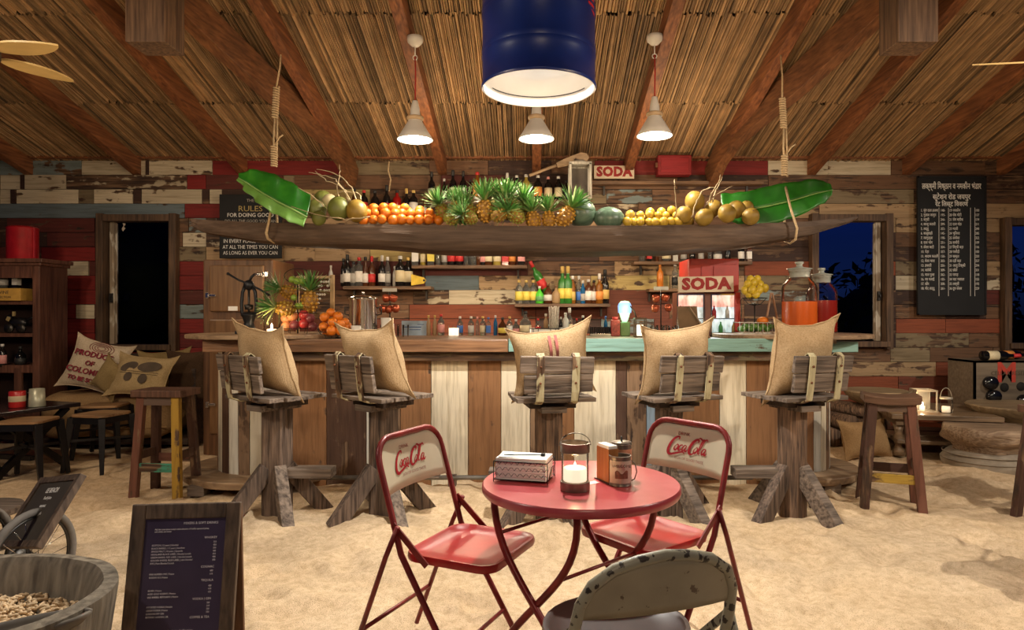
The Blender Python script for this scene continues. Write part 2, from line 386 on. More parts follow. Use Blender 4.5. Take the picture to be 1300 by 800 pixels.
ROWS = ['-330N -150D 0G 104C 185D 190C 270R 452K 545N 620D 700N 755R 975C 1051C 1131N 1250N 1420V',
        '-330K -200M 0C 26D 32C 85c 238R 262M 360K 374N 560M 640D 735N 860D 975N 1165D 1320N',
        '-330D -120c 0C 14D 21C 100K 120C 169D 180C 257D 266C 282D 375Y 470N 545M 640D 745K 770G 828N 975K 1160N 1300D',
        '-330M 0B 235R 291M 380N 480D 640N 750c 810N 930T 1040T 1165T 1300N',
        '-330D 10M 121D 223N 240G 262G 275D 380T 520N 690T 840N 1040T 1137T 1165N 1250T 1271D',
        '-330N 0D 60M 121D 223N 232C 262c 360T 540N 700T 860N 1000D 1137N 1175D 1250N',
        '-330M 52R 121D 223K 262T 360T 400T 470Y 590D 760N 900D 1137D 1180M 1252N',
        '-330V 52K 58C 113M 223R 262K 362M 520M 670N 780T 880N 945O 1040O 1137K 1200N 1252T',
        '-330R 50R 121M 223R 300M 360M 540B 608T 660T 750Y 850T 945K 1040D 1137C 1166C 1252C 1300C',
        '-330M 50R 121R 223M 262M 362N 525c 570C 660c 770V 850N 945G 1030D 1137D 1200N 1252M',
        '-330C 50C 83R 97C 121M 223G 262D 362N 520O 680V 770V 850N 945D 1137N 1200D 1252N',
        '-330R 50R 121r 223R 262R 362V 520O 680D 763G 830V 945D 1137O 1200O 1300O',
        '-330r 50R 121R 223r 300M 420V 600O 760N 900D 1137K 1230N 1300K',
        '-330R 50R 121R 223R 300R 420N 700D 1000D 1067N 1130K 1180N 1260N',
        '-330K 0K 55K 150r 240M 380D 700D 1000D 1067T 1188O 1250N 1330V',
        '-330D 0M 110D 260D 420D 800D 1060O 1140V 1290O', '-330N -50M 80D 260D 420D 800D 1000V 1067O 1170V 1300O',
        '-330D 0D 150M 300D 600D 900D 1055N 1200V 1300V', '-330M 0M 180D 400D 700D 1000N 1130O 1260V']
for k, row in enumerate(ROWS):
    toks = []
    for q in row.split():
        toks.append((int(q[:-1]), q[-1]))
    toks.append((1700, 'D')); y0 = 204+18.25*k; y1 = y0+18.25
    for (a, ch), (b, _) in zip(toks[:-1], toks[1:]):
        # long boards are broken at butt joints
        cuts = [a]; 
        while b-cuts[-1] > 260: cuts.append(cuts[-1]+random.uniform(140, 220))
        cuts.append(b)
        for a_, b_2 in zip(cuts[:-1], cuts[1:]):
            ivs = [(a_, b_2)]
            for w_ in WIN:
                if y1 > w_[2]+1 and y0 < w_[3]-1:
                    nv = []
                    for p_, q_ in ivs:
                        if q_ <= w_[0]-4 or p_ >= w_[1]+4: nv.append((p_, q_)); continue
                        if p_ < w_[0]-6: nv.append((p_, w_[0]-4))
                        if q_ > w_[1]+6: nv.append((w_[1]+4, q_))
                    ivs = nv
            for p_, q_ in ivs:
                if q_-p_ < 4: continue
                wd = (q_-p_)/K-random.uniform(.002, .008); hh = 18.25/K-random.uniform(.002, .007); th = random.uniform(.018, .034)
                mb = MB().box((0, 0, 0), (wd, th, hh), ry=random.uniform(-.002, .002))
                j = random.uniform(.85, 1.15); pc = PC[ch]
                mb.build('plank', M_PX, wall, (wx((p_+q_)/2), ZW+.02-th/2, wz((y0+y1)/2)), color=(pc[0]*j, pc[1]*j, pc[2]*j, pc[3]+random.uniform(-.04, .04)))
wp = MB().box((wx(685), ZW-.03, wz(200.5)), (2030/K, .12, .045)).build('trim_1', M_RED_WOOD, kind='structure', bevel=.004)
wp['label'] = 'brown wall plate along the top of the plank wall'

# ---- windows
M_FRAME = wood('window_frame_wood', (.05, .026, .014), (.17, .095, .05), 'z'); M_FRAME_PALE = wood('pale_window_wood', (.22, .16, .11), (.48, .38, .27), 'z', spots=1)
def window(n, x0, x1, y0, y1, label, sash):
    o = thing('window_%d' % n, label, 'window'); o['kind'] = 'structure'; del o['category']; o.location = (wx((x0+x1)/2), ZW, wz((y0+y1)/2))
    w_, h_ = (x1-x0)/K, (y1-y0)/K; t_ = .075
    MB().box((-w_/2-t_/2+.01, -.03, 0), (t_, .14, h_+2*t_)).build('jamb', M_FRAME, o, bevel=.004)
    MB().box((w_/2+t_/2-.01, -.03, 0), (t_, .14, h_+2*t_)).build('jamb', M_FRAME, o, bevel=.004)
    MB().box((0, -.03, h_/2+t_/2-.01), (w_, .14, t_)).build('lintel', M_FRAME, o, bevel=.004)
    MB().box((0, -.04, -h_/2-t_/2+.015), (w_+.04, .18, t_*.8)).build('sill', M_FRAME, o, bevel=.004)
    s_ = MB(); sx_ = (-1 if sash < 0 else 1)*(w_/2-.05)
    s_.box((sx_, .03, 0), (.055, .05, h_-.02)); s_.box((sx_-.03*(1 if sash > 0 else -1), .045, 0), (.012, .03, h_-.04))
    sa = s_.build('sash', M_FRAME_PALE, o, bevel=.003)
    MB().box((sx_, -.01, -h_*.12), (.03, .03, .10)).box((sx_, -.03, -h_*.12), (.014, .03, .03)).build('latch', M_ROD, sa)
    g = MB().box((0, .05, 0), (w_, .006, h_)).build('pane', glass('window_glass', (.97, .98, 1), .02, .93), o)
    return o
window(1, *WIN[0], 'narrow dark window in the red planks left of the bar, black night outside', -1)
window(2, *WIN[1], 'dark window at the right end of the bar with a pale sash', 1)
window(3, *WIN[2], 'dark window at the right edge beside the menu board', -1)
cu = MB().grid(lambda u, v: (wx(157)+.03*u+.01*math.sin(7*v), ZW-.02-.01*u, wz(284)-.09*v*(1-.4*u)), 4, 6).build('torn_cloth', simple('torn_pale_cloth', (.6, .5, .4), .9)); tag(cu, 'scrap of pale torn cloth hanging from the left window lintel', 'cloth')

# ---- dark trees in the night outside
M_LEAFN = simple('night_foliage', (.012, .022, .010), .9); M_TRUNKN = simple('night_bark', (.02, .013, .01), .9)
def night_tree(x, y, h, r, label):
    o = thing('tree', label, 'tree', (x, y, -.2)); 
    MB().tube([(0, 0, 0), (.1, 0, h*.4), (0, .1, h*.7)], .14, 7, scales=[1.3, 1, .6]).build('trunk', M_TRUNKN, o)
    f = MB()
    for i in range(26):
        a = random.uniform(0, 2*PI); q = random.random()**.5*r; zz = h*random.uniform(.35, .95)
        f.ball((q*math.cos(a), q*math.sin(a), zz), random.uniform(.25, .5)*r*.8, 9, 6, jit=.18)
    for i in range(500):
        a = random.uniform(0, 2*PI); q = r*random.uniform(.7, 1.15); zz = h*random.uniform(.3, 1.02); s_ = .06
        c = Vector((q*math.cos(a), q*math.sin(a), zz)); u = Vector((random.gauss(0, 1), random.gauss(0, 1), random.gauss(0, 1))).normalized()*.14; v_ = Vector((random.gauss(0, 1), random.gauss(0, 1), random.gauss(0, 1))).normalized()*.06
        f.add([c-v_, c+u, c+v_, c-u], [(0, 1, 2, 3)])
    f.build('foliage', M_LEAFN, o)
for i, (x_, y_, h_, r_, lb) in enumerate([(-8.6, 13, 5.0, 3.2, 'dark tree filling the left window'), (7.3, 13.5, 2.45, 1.5, 'low dark tree seen through the window at the end of the bar'),
        (10.8, 17.6, 3.1, 1.7, 'dark tree between the two right windows, outside'), (12.2, 13.2, 2.4, 1.4, 'dark bushy tree outside the far right window'), (5.6, 18, 2.9, 1.6, 'dark tree left in the view through the bar-end window')]):
    night_tree(x_, y_, h_, r_, lb)

# ---- roof
SL = .276
def rz_(Z): return H+1.71+(ZW-Z)*SL      # underside of the reed lining at distance Z
ANG = math.atan(SL)
def slope_y(Z): return Z
cb = MB(); cb.add([(-7.2, 7.6, rz_(7.6)+.10), (7.4, 7.6, rz_(7.6)+.10), (7.4, 1.2, rz_(1.2)+.10), (-7.2, 1.2, rz_(1.2)+.10), (-7.2, 7.6, rz_(7.6)+.14), (7.4, 7.6, rz_(7.6)+.14), (7.4, 1.2, rz_(1.2)+.14), (-7.2, 1.2, rz_(1.2)+.14)],
       [(0, 1, 2, 3), (7, 6, 5, 4), (0, 4, 5, 1), (2, 6, 7, 3), (1, 5, 6, 2), (0, 3, 7, 4)])
ceil = cb.build('ceiling', simple('dark_thatch', (.05, .028, .014), .95), kind='structure', fixn=True)
M_REED = attr_mat('dry_reed', 'tint', .8, .55, 5, (4, .6, 4), .5)
RAFT = [-205, -85, 37, 174, 309, 445, 562, 681, 797, 908, 1030, 1150, 1270, 1390, 1510]
SEAMS = [7.42, 6.33, 5.17, 4.05, 2.95, 1.85]
def reed_mat(x0, x1, za, zb, k):
    mb = MB(); x = x0
    hue = random.uniform(.8, 1.12); skew = random.uniform(-.010, .010)
    while x < x1:
        wd = random.choice((.012, .016, .02, .024, .03))*random.uniform(.8, 1.2); dp = random.uniform(.006, .02)
        b_ = random.uniform(.5, 1.15)*hue; g = random.random()
        if random.random() < .10: b_ *= .35
        base = (.52*b_, (.305+.02*g)*b_, (.135+.03*g)*b_)
        mb.cur = base; j0, j1 = random.uniform(-.03, .02), random.uniform(-.02, .03); up = random.uniform(0, .012)
        n_ = 3; rows_ = []
        for q in range(n_+1):
            f_ = q/n_; Z = (za+j0)*(1-f_)+(zb-j1)*f_; xx = x+skew*f_+random.uniform(-.003, .003); z = rz_(Z)+up+random.uniform(0, .004)
            rows_.append([(xx, Z, z+.012), (xx+wd*.2, Z, z-dp*.8), (xx+wd*.7, Z, z-dp), (xx+wd*.98, Z, z+.012)])
        vs = [p for r_ in rows_ for p in r_]; fs = []
        for q in range(n_):
            for c_ in range(3): a = q*4+c_; fs.append((a, a+1, a+5, a+4))
        fs += [(3, 2, 1, 0)]
        mb.add(vs, fs); x += wd*random.uniform(.82, 1.0)
    return mb.build('reed_panel', M_REED, ceil, attr=True)
for si, (za, zb) in enumerate(zip(SEAMS[:-1], SEAMS[1:])):
    for a, b in zip(RAFT[:-1], RAFT[1:]):
        if si >= 3 and (a < 0 or b > 1400): continue
        xa, xb = wx(a), wx(b); mid = random.uniform(.35, .65)*(xb-xa)+xa
        reed_mat(xa, mid, za, zb, si); reed_mat(mid+.004, xb, za, zb, si)
for i, px_ in enumerate(RAFT):
    x_ = wx(px_); wd = .095
    mb = MB(); a = Vector((x_, 7.5, rz_(7.5)-.075)); b = Vector((x_, 1.3, rz_(1.3)-.075)); mb.beam(a, b, wd, .17)
    mb.build('rafter', M_RED_WOOD, ceil, bevel=.004)
# roof posts hanging from the ridge and the bent tie beams running back to the wall
M_TIE = wood('tie_beam_wood', (.12, .042, .014), (.30, .12, .042), 'y', bmp=.25); M_POST = wood('grey_post_wood', (.07, .035, .02), (.24, .14, .08), 'z', bmp=.5)
for sgn in (-1, 1):
    kp = MB().box((sgn*2.41, 4.29, 3.9), (.25, .235, 1.79)).build('king_post', M_POST, ceil, bevel=.004)
    pts = [(2.44, 3.2, 3.62), (2.44, 4.29, 3.50), (2.33, 4.9, 3.37), (2.22, 5.6, 3.25), (2.12, 6.2, 3.18), (2.03, 6.7, 3.10), (1.99, 7.05, 2.98), (1.97, 7.36, 2.80)]
    mb = MB(); mb.sweep([(sgn*p[0], p[1], p[2]) for p in pts], [(-.055, -.12), (.055, -.12), (.055, .12), (-.055, .12)], smooth=False)
    mb.build('tie_beam', M_TIE, ceil, bevel=.004)
# ================================================================ the bar
M_TOPW = wood('bar_top_wood', (.13, .06, .03), (.38, .20, .10), 'x', .35); M_PALEW = wood('pale_disc_wood', (.24, .15, .085), (.50, .34, .20), 'x', .5)
M_GREYW = wood('grey_weathered_wood', (.055, .036, .026), (.31, .235, .18), 'x', .75, bmp=.7); M_GREYZ = wood('grey_weathered_post', (.035, .020, .014), (.27, .185, .135), 'z', .8, scale=4, bmp=1.0)
M_BARK = wood('bark_log', (.035, .018, .012), (.30, .18, .11), 'z', .85, scale=5, bmp=1.2)
def px(x, Z): return (x-CX)*Z/F
bar = thing('bar_counter', 'long wooden bar counter faced with upright cream and brown boards', 'bar counter', (0, 5.1, 0))
BY = 5.1
def bxy(mb, x0, x1, y0, y1, z0, z1): return mb.box(((x0+x1)/2, (y0+y1)/2-BY, (z0+z1)/2), (x1-x0, y1-y0, z1-z0))
xl, xr, xm = px(362, 4.98), px(1003, 4.98), px(645, 4.98)
bxy(MB(), xl-.5, xm, 4.98, 6.02, 1.085, 1.118).build('countertop', M_TOPW, bar, bevel=.006, label='brown wooden countertop')
bxy(MB(), xm+.002, xr+.35, 4.985, 6.02, 1.085, 1.117).build('countertop', wood('pale_top_wood', (.32, .25, .17), (.56, .46, .34), 'x', .4), bar, bevel=.004)
bxy(MB(), px(258, 4.98), xm, 4.965, 5.0, 1.025, 1.112).build('fascia_board', M_TOPW, bar, bevel=.004)
bxy(MB(), xm+.004, px(985, 4.98), 4.96, 4.99, 1.028, 1.125).build('fascia_board', M_PX, bar, bevel=.004, color=(.22, .40, .36, .40), label='turquoise painted fascia board')
bxy(MB(), px(1050, 5.05), px(1088, 5.05), 5.03, 5.06, 1.02, 1.10).build('fascia_board', M_PX, bar, bevel=.004, color=(.24, .42, .38, .36), label='short turquoise end board')
bxy(MB(), px(360, 5.05), px(1010, 5.05), 5.03, 5.09, .955, 1.026).build('under_rail', M_PX, bar, color=(.13, .10, .05, .6), bevel=.003)
bp = [(360, 370, 'W'), (370, 414, 'o'), (414, 465, 'd'), (465, 470, 'W'), (470, 508, 'n'), (508, 547, 'o'), (547, 594, 'C'), (594, 636, 'o'), (636, 673, 'C'), (673, 700, 'n'), (700, 729, 'o'),
      (729, 782, 'C'), (782, 796, 'd'), (796, 821, 'n'), (821, 832, 'b'), (832, 846, 'd'), (846, 861, 'b'), (861, 914, 'o'), (914, 948, 'C'), (948, 1003, 'o')]
bcol = {'W': (.74, .70, .60, .28), 'C': (.70, .61, .45, .27), 'o': (.27, .125, .048, .40), 'd': (.085, .040, .022, .48), 'n': (.26, .155, .085, .54), 'b': (.27, .36, .44, .40)}
for a, b, c_ in bp:
    xa, xb = px(a, 5.1), px(b, 5.1); y_ = 5.1+random.uniform(0, .012)
    mb = MB(); bxy(mb, xa+.002, xb-.002, y_, y_+.025, -.05, .955)
    # the origin sits on the board so that each has grain of its own
    mb.v = [(v[0]-(xa+xb)/2, v[1], v[2]) for v in mb.v]; j = random.uniform(.88, 1.1); q = bcol[c_]
    mb.build('front_board', M_PZ, bar, ((xa+xb)/2, 0, 0), color=(q[0]*j, q[1]*j, q[2]*j, q[3]), bevel=.002)
bxy(MB(), xl+.35, xr-.3, 5.93, 5.98, -.05, 1.08).build('rear_panel', M_DARK, bar)
# foot rail
fr = MB().tube([(px(385, 4.9), -.2, .11), (px(955, 4.9), -.2, .11)], .017, 10)
frm = fr.build('foot_rail', simple('grey_pipe', (.20, .185, .165), .5, .6, var=.4), bar)
for a in (470, 574, 700, 870):
    bxy(MB(), px(a, 4.9)-.03, px(a, 4.9)+.03, 4.89, 4.93, -.05, .13).build('rail_bracket', M_GREYZ, frm)
# cable reels at the ends: round top, stave core, round foot
def reel(px_, rt, rf, rc, name, label, top_m, stave_cols):
    x = px(px_, 5.45); o = thing(name, label, 'cable reel', (x, 5.45, 0))
    mb = MB(); mb.lathe([(0, 1.119), (rt-.006, 1.119), (rt, 1.124), (rt, 1.146), (rt-.005, 1.150), (0, 1.150)], n=56, smooth=False); mb.build('round_top', top_m, o)
    mb = MB(); mb.lathe([(0, .035), (rf-.005, .035), (rf, .042), (rf, .082), (rf-.006, .088), (0, .088)], n=56, smooth=False); mb.build('round_foot', M_PALEW, o)
    for a in (-.5, .25): MB().box((rf*a, -.1, .012), (.12, rf*1.5, .07)).build('foot_block', M_GREYW, o)
    n = 26
    for i in range(n):
        a = 2*PI*i/n; c_ = stave_cols[i % len(stave_cols)]; w_ = 2*rc*math.sin(PI/n)*.97; q = bcol[c_]; j = random.uniform(.85, 1.1)
        MB().box((0, 0, 0), (w_, .022, .997)).build('stave', M_PZ, o, (rc*math.cos(a), rc*math.sin(a), .586), color=(q[0]*j, q[1]*j, q[2]*j, q[3]), rot=(0, 0, a+PI/2), bevel=.002)
    return o
reel(342, .615, .63, .37, 'cable_reel', 'wooden cable reel ending the bar on the left beside the icebox', M_PALEW, 'WoCdWnC')
reel(1003, .615, .52, .285, 'cable_reel', 'wooden cable reel ending the bar on the right under the glass jars', M_PALEW, 'WCnWdCo')
# ================================================================ bar stools, chairs, table
def burlap(name, a, b):
    if name in MATS: return MATS[name]
    m, t, bs = nodes(name); tc = t.nodes.new('ShaderNodeTexCoord')
    n = noise_vec(t, 4, detail=5); fine = noise_vec(t, 150, detail=2)
    wv = t.nodes.new('ShaderNodeTexWave'); wv.inputs['Scale'].default_value = 45; wv.bands_direction = 'X'; wv.inputs['Distortion'].default_value = 1.5; t.links.new(tc.outputs['Object'], wv.inputs[0])
    wz2 = t.nodes.new('ShaderNodeTexWave'); wz2.inputs['Scale'].default_value = 45; wz2.bands_direction = 'Z'; wz2.inputs['Distortion'].default_value = 1.5; t.links.new(tc.outputs['Object'], wz2.inputs[0])
    ad = t.nodes.new('ShaderNodeMath'); ad.operation = 'ADD'; t.links.new(wv.outputs[1], ad.inputs[0]); t.links.new(wz2.outputs[1], ad.inputs[1])
    c = mix(t, ramp(t, n.outputs[0], [(.3, a), (.7, b)]), ramp(t, fine.outputs[0], [(.3, (.7, .68, .62)), (.6, (1, 1, 1))]), 1, 'MULTIPLY')
    t.links.new(c, bs.inputs['Base Color']); bs.inputs['Roughness'].default_value = .95; bs.inputs['Specular IOR Level'].default_value = .1
    ad2 = t.nodes.new('ShaderNodeMath'); ad2.operation = 'ADD'; t.links.new(ad.outputs[0], ad2.inputs[0]); t.links.new(fine.outputs[0], ad2.inputs[1])
    bump(t, bs, ad2.outputs[0], .25, .004); MATS[name] = m; return m
M_BURLAP = burlap('burlap_sacking', (.36, .24, .13), (.52, .38, .23))
def cushion_mb(w_, h_, t_, ears=.05, seed=0, n=22, sag=0):
    """stuffed sack in local XZ, pinched to a seam, corners drawn out"""
    mb = MB(); off = Vector((seed*3.1, seed*1.7, 0))
    def pt(u, v, side):
        a, b = 2*u-1, 2*v-1
        e = ears*(abs(a)**5)*(abs(b)**5)
        inn = .10*(1-abs(b)**2)*abs(a)**3; inz = .10*(1-abs(a)**2)*abs(b)**3
        x = a*w_/2*(1-inn)+math.copysign(e, a)*.7; z = b*h_/2*(1-inz)+math.copysign(e, b)
        th = t_/2*(max(0, 1-abs(a)**2.6)*max(0, 1-abs(b)**2.6))**.55
        wr = (.10*t_ if t_ > .16 else .05*t_)*noise.noise(Vector((x*7, z*5, side))+off)*(1 if th > .01 else .3)
        cr = .010*math.sin(14*(a*b)+seed)*(abs(a)*abs(b))
        return (x+sag*(1-b)*.05*math.sin(3*a+seed), side*(th+cr*.5)+wr, z+.008*noise.noise(Vector((x*6, z*6, 5))+off)-sag*.02)
    for side in (-1, 1):
        mb.grid((lambda u, v: pt(u, v, side)) if side < 0 else (lambda u, v: pt(1-u, v, side)), n, n)
    edge = [pt(i/14, 0, -1) for i in range(15)]+[pt(1, i/14, -1) for i in range(1, 15)]+[pt(1-i/14, 1, -1) for i in range(1, 15)]+[pt(0, 1-i/14, -1) for i in range(1, 14)]
    return mb, edge
def cushion(name, label, w_, h_, t_, loc, rot, m, ears=.05, seed=0, seam=True, group=None):
    o = thing(name, label, 'cushion', loc, group=group); o.rotation_euler = rot
    mb, edge = cushion_mb(w_, h_, t_, ears, seed); mb.build('cover', m, o, fixn=False)
    if seam: MB().tube(edge, .006, 5, closed=True, up=(0, 1, 0)).build('seam', m, o)
    return o
M_STRAP = painted('painted_iron_strap', 'z', .3)
def bar_stool(x, y, yaw, label, cu_label, seed, logm, tilt, cw=.48, chh=.44, croll=0, stripe=False):
    random.seed(100+seed)
    o = thing('bar_stool', label, 'bar stool', (x, y, 0), yaw)
    # trunk
    mb = MB()
    if logm == 'log':
        mb.grid(lambda u, v: ((.090+.008*noise.noise(Vector((math.cos(2*PI*u)*2.2, math.sin(2*PI*u)*2.2, v*1.5+seed))))*math.cos(2*PI*u), (.090+.010*noise.noise(Vector((math.cos(2*PI*u)*2.2, math.sin(2*PI*u)*2.2, v*1.5+seed+9))))*math.sin(2*PI*u), -.06+v*.78), 24, 12, closed_u=True)
        mb.build('post', M_BARK, o, rot=(0, 0, -yaw))
    else:
        mb.box((0, 0, .33), (.150, .14, .78)); mb.build('post', M_GREYZ if logm == 'square' else M_BARK, o, bevel=.012, rot=(0, 0, -yaw*.6))
    # splayed feet
    for k in range(4):
        a = k*PI/2+.55-yaw; d = Vector((math.cos(a), math.sin(a), 0)); mb = MB()
        mb.beam(d*.06+Vector((0, 0, .30)), d*.33+Vector((0, 0, -.05)), .075, .105, h2=.10)
        mb.build('foot', M_GREYW if k % 2 else M_GREYZ, o, bevel=.005)
    # side step block
    MB().box((.22 if seed in (1, 2) else -.24, 0, .27), (.30, .13, .06)).build('foot_rest', M_GREYW, o, bevel=.004, rot=(0, 0, -yaw))
    # seat
    MB().box((0, 0, .733), (.30, .26, .045)).build('seat_block', M_DARK, o, bevel=.003); MB().box((0, -.02, .705), (.16, .30, .04)).build('seat_block', M_GREYW, o, bevel=.003)
    for i in range(4):
        w_ = .105; MB().box((random.uniform(-.008, .008), 0, 0), (.50+random.uniform(-.02, .02), w_-.006, .026)).build('seat_slat', M_GREYW, o, (0, -.17+i*.11, .771), bevel=.003)
    # back boards and straps
    bt = .16
    def bpos(z): return -.235-bt*(z-.78)
    bd = []
    for z, h_, wd in ((.995, .105, .46), (.880, .115, .43)):
        b = MB().box((0, 0, 0), (wd, .026, h_)).build('back_board', M_GREYW, o, (random.uniform(-.012, .012), bpos(z), z), bevel=.005, rot=(bt, random.uniform(-.03, .03), 0))
    for s_ in (-.11, .11):
        pts = [(s_, -.02, .752), (s_, -.20, .750), (s_, -.262, .775), (s_, bpos(.83)-.03, .83), (s_, bpos(1.0)-.024, 1.0), (s_, bpos(1.045)-.02, 1.045), (s_, bpos(1.062)+.006, 1.065), (s_, bpos(1.05)+.032, 1.045), (s_, bpos(1.0)+.030, 1.0)]
        mb = MB(); mb.sweep(pts, [(-.021, -.004), (.021, -.004), (.021, .004), (-.021, .004)], smooth=False, up='rmf' if False else (0, 0, 1)) if False else None
        # flat strap: ribbon with thickness
        vs = []; n_ = len(pts)
        for i, p in enumerate(pts):
            d = (Vector(pts[min(i+1, n_-1)])-Vector(pts[max(i-1, 0)])).normalized(); nn = d.cross(Vector((1, 0, 0))).normalized()
            for sx_, sn in ((-.024, -.004), (.024, -.004), (.024, .004), (-.024, .004)): vs.append(Vector(p)+Vector((sx_, 0, 0))+nn*sn)
        fs = []
        for i in range(n_-1):
            for j in range(4): fs.append((i*4+j, i*4+(j+1) % 4, i*4+4+(j+1) % 4, i*4+4+j))
        fs += [(3, 2, 1, 0), tuple(range(n_*4-4, n_*4))]
        mb = MB(); mb.add(vs, fs); st = mb.build('strap', M_STRAP, o, color=(.44, .39, .24, .56), fixn=True, bevel=.001)
        mb = MB()
        for z in (.985, .885): mb.ball((s_, bpos(z)-.034, z), .008, 8, 5)
        mb.build('bolt', M_RUST, st)
    lo = Vector((0, -.075, 1.0)); lo.rotate(Matrix.Rotation(yaw, 3, 'Z'))
    c = cushion('sack_cushion', cu_label, cw, chh, .22, (x+lo.x, y+lo.y, 1.012), (tilt, croll, yaw), M_BURLAP, .045, seed)
    if stripe:
        for sx_ in (-.02, .02):
            mb = MB(); mb.grid(lambda u, v: (sx_-.009+.018*u, -.118+.045*(2*v-1)**2-.55*max(0, v-.8)**1.0*0, .02+.165*v), 3, 8); 
            mb.build('stripe', simple('faded_pink_print', (.42, .13, .12), .9), c)
    return o
Z5 = 4.4
bar_stool(px(352, Z5), Z5, R(-35), 'bar stool on a square reddish post at the left end of the bar', 'burlap sack cushion on the leftmost bar stool', 1, 'square', .34, croll=.08, cw=.50)
bar_stool(px(487, Z5), Z5, R(-38), 'bar stool on a smooth post behind the left red folding chair', 'burlap sack cushion on the second bar stool from the left', 2, 'square', .32, croll=-.05, cw=.52)
bar_stool(px(697, Z5-.05), Z5-.05, R(10), 'bar stool on a round log directly behind the red table', 'burlap sack cushion with pink stripes on the middle bar stool', 3, 'log', .24, cw=.50, chh=.42, croll=-.13, stripe=True)
bar_stool(px(849, Z5), Z5, R(22), 'bar stool on a rough post behind the right red folding chair', 'burlap sack cushion on the second bar stool from the right', 4, 'square', .26, croll=-.10, cw=.50)
bar_stool(px(1006, Z5), Z5, R(21), 'bar stool on a cracked round log at the right end of the bar', 'burlap sack cushion on the rightmost bar stool by the glass jars', 5, 'log', .26, cw=.47, chh=.50, croll=-.05)
random.seed(21)

# ---- folding chairs
M_REDM = simple('red_enamel', (.40, .018, .018), .32, var=.25, scale=9, bmp=.03); M_REDP = simple('worn_red_tube', (.22, .020, .018), .38, .15, var=.45, scale=14, bmp=.05)
M_CREAMP = simple('cream_enamel', (.62, .56, .40), .35, var=.07, bmp=.02); M_LOGO = simple('red_print', (.36, .006, .014), .5, bmp=0)
def ribbon(mb, pts, w0, M, wid=None):
    """flat brush stroke in local XZ; widths vary along it"""
    n = len(pts); vs = []; ws = wid or [math.sin(PI*(i+.6)/(n+.2))*.8+.2 for i in range(n)]
    for i, p in enumerate(pts):
        a, b = pts[max(i-1, 0)], pts[min(i+1, n-1)]; dx, dz = b[0]-a[0], b[1]-a[1]; L = math.hypot(dx, dz) or 1
        nx, nz_ = -dz/L*w0/2*ws[i], dx/L*w0/2*ws[i]
        vs += [(p[0]+nx, 0, p[1]+nz_), (p[0]-nx, 0, p[1]-nz_)]
    mb.add(vs, [(2*i, 2*i+1, 2*i+3, 2*i+2) for i in range(n-1)], False, M)
def cat(pts, k=5):
    o = []
    for i in range(len(pts)-1):
        p0, p1, p2, p3 = pts[max(i-1, 0)], pts[i], pts[i+1], pts[min(i+2, len(pts)-1)]
        for j in range(k):
            t = j/k; o.append(tuple(.5*((2*p1[q])+(-p0[q]+p2[q])*t+(2*p0[q]-5*p1[q]+4*p2[q]-p3[q])*t*t+(-p0[q]+3*p1[q]-3*p2[q]+p3[q])*t**3) for q in (0, 1)))
    return o+[pts[-1]]
def script_logo(mb, M, s_=1):
    """flowing script wordmark, baseline z=0, about 1.75 wide for cap height .5 (before scale)"""
    def st(pts, w_=.055): ribbon(mb, [(p[0]*s_, p[1]*s_) for p in cat(pts)], w_*s_*1.35, M)
    def bigC(x, tail):
        st([(x+.30, .40), (x+.30, .50), (x+.20, .52), (x+.07, .38), (x+.0, .16), (x+.04, -.04), (x+.17, -.07), (x+.30, .06)] if not tail else
           [(x+.30, .42), (x+.29, .52), (x+.17, .50), (x+.04, .34), (x-.02, .10), (x+.0, -.10), (x+.12, -.20), (x+.34, -.14), (x+.60, -.05), (x+.72, -.12)], .085)
    def o(x, k=.9): st([(x+.10, .22), (x+.02, .12), (x+.02, .02), (x+.09, -.01), (x+.15, .08), (x+.15, .18), (x+.10, .22), (x+.06, .18)], .055*k)
    def c(x): st([(x+.16, .18), (x+.12, .22), (x+.03, .14), (x+.02, .03), (x+.08, -.01), (x+.17, .07)], .055)
    def a(x):
        st([(x+.15, .20), (x+.08, .22), (x+.01, .10), (x+.04, -.01), (x+.11, .06), (x+.16, .21)], .05); st([(x+.165, .22), (x+.14, .04), (x+.18, -.01), (x+.25, .07)], .05)
    bigC(0, True); o(.20); c(.38); a(.55)
    st([(.80, .15), (.88, .16)], .05)
    bigC(.86, False); st([(1.10, .50), (1.18, .60), (1.36, .52), (1.50, .58), (1.56, .50)], .05); o(1.06)
    st([(1.27, .04), (1.36, .30), (1.40, .52), (1.35, .54), (1.30, .35), (1.27, .08), (1.31, -.01), (1.38, .06)], .05); a(1.42)
M_TEXTR = M_LOGO
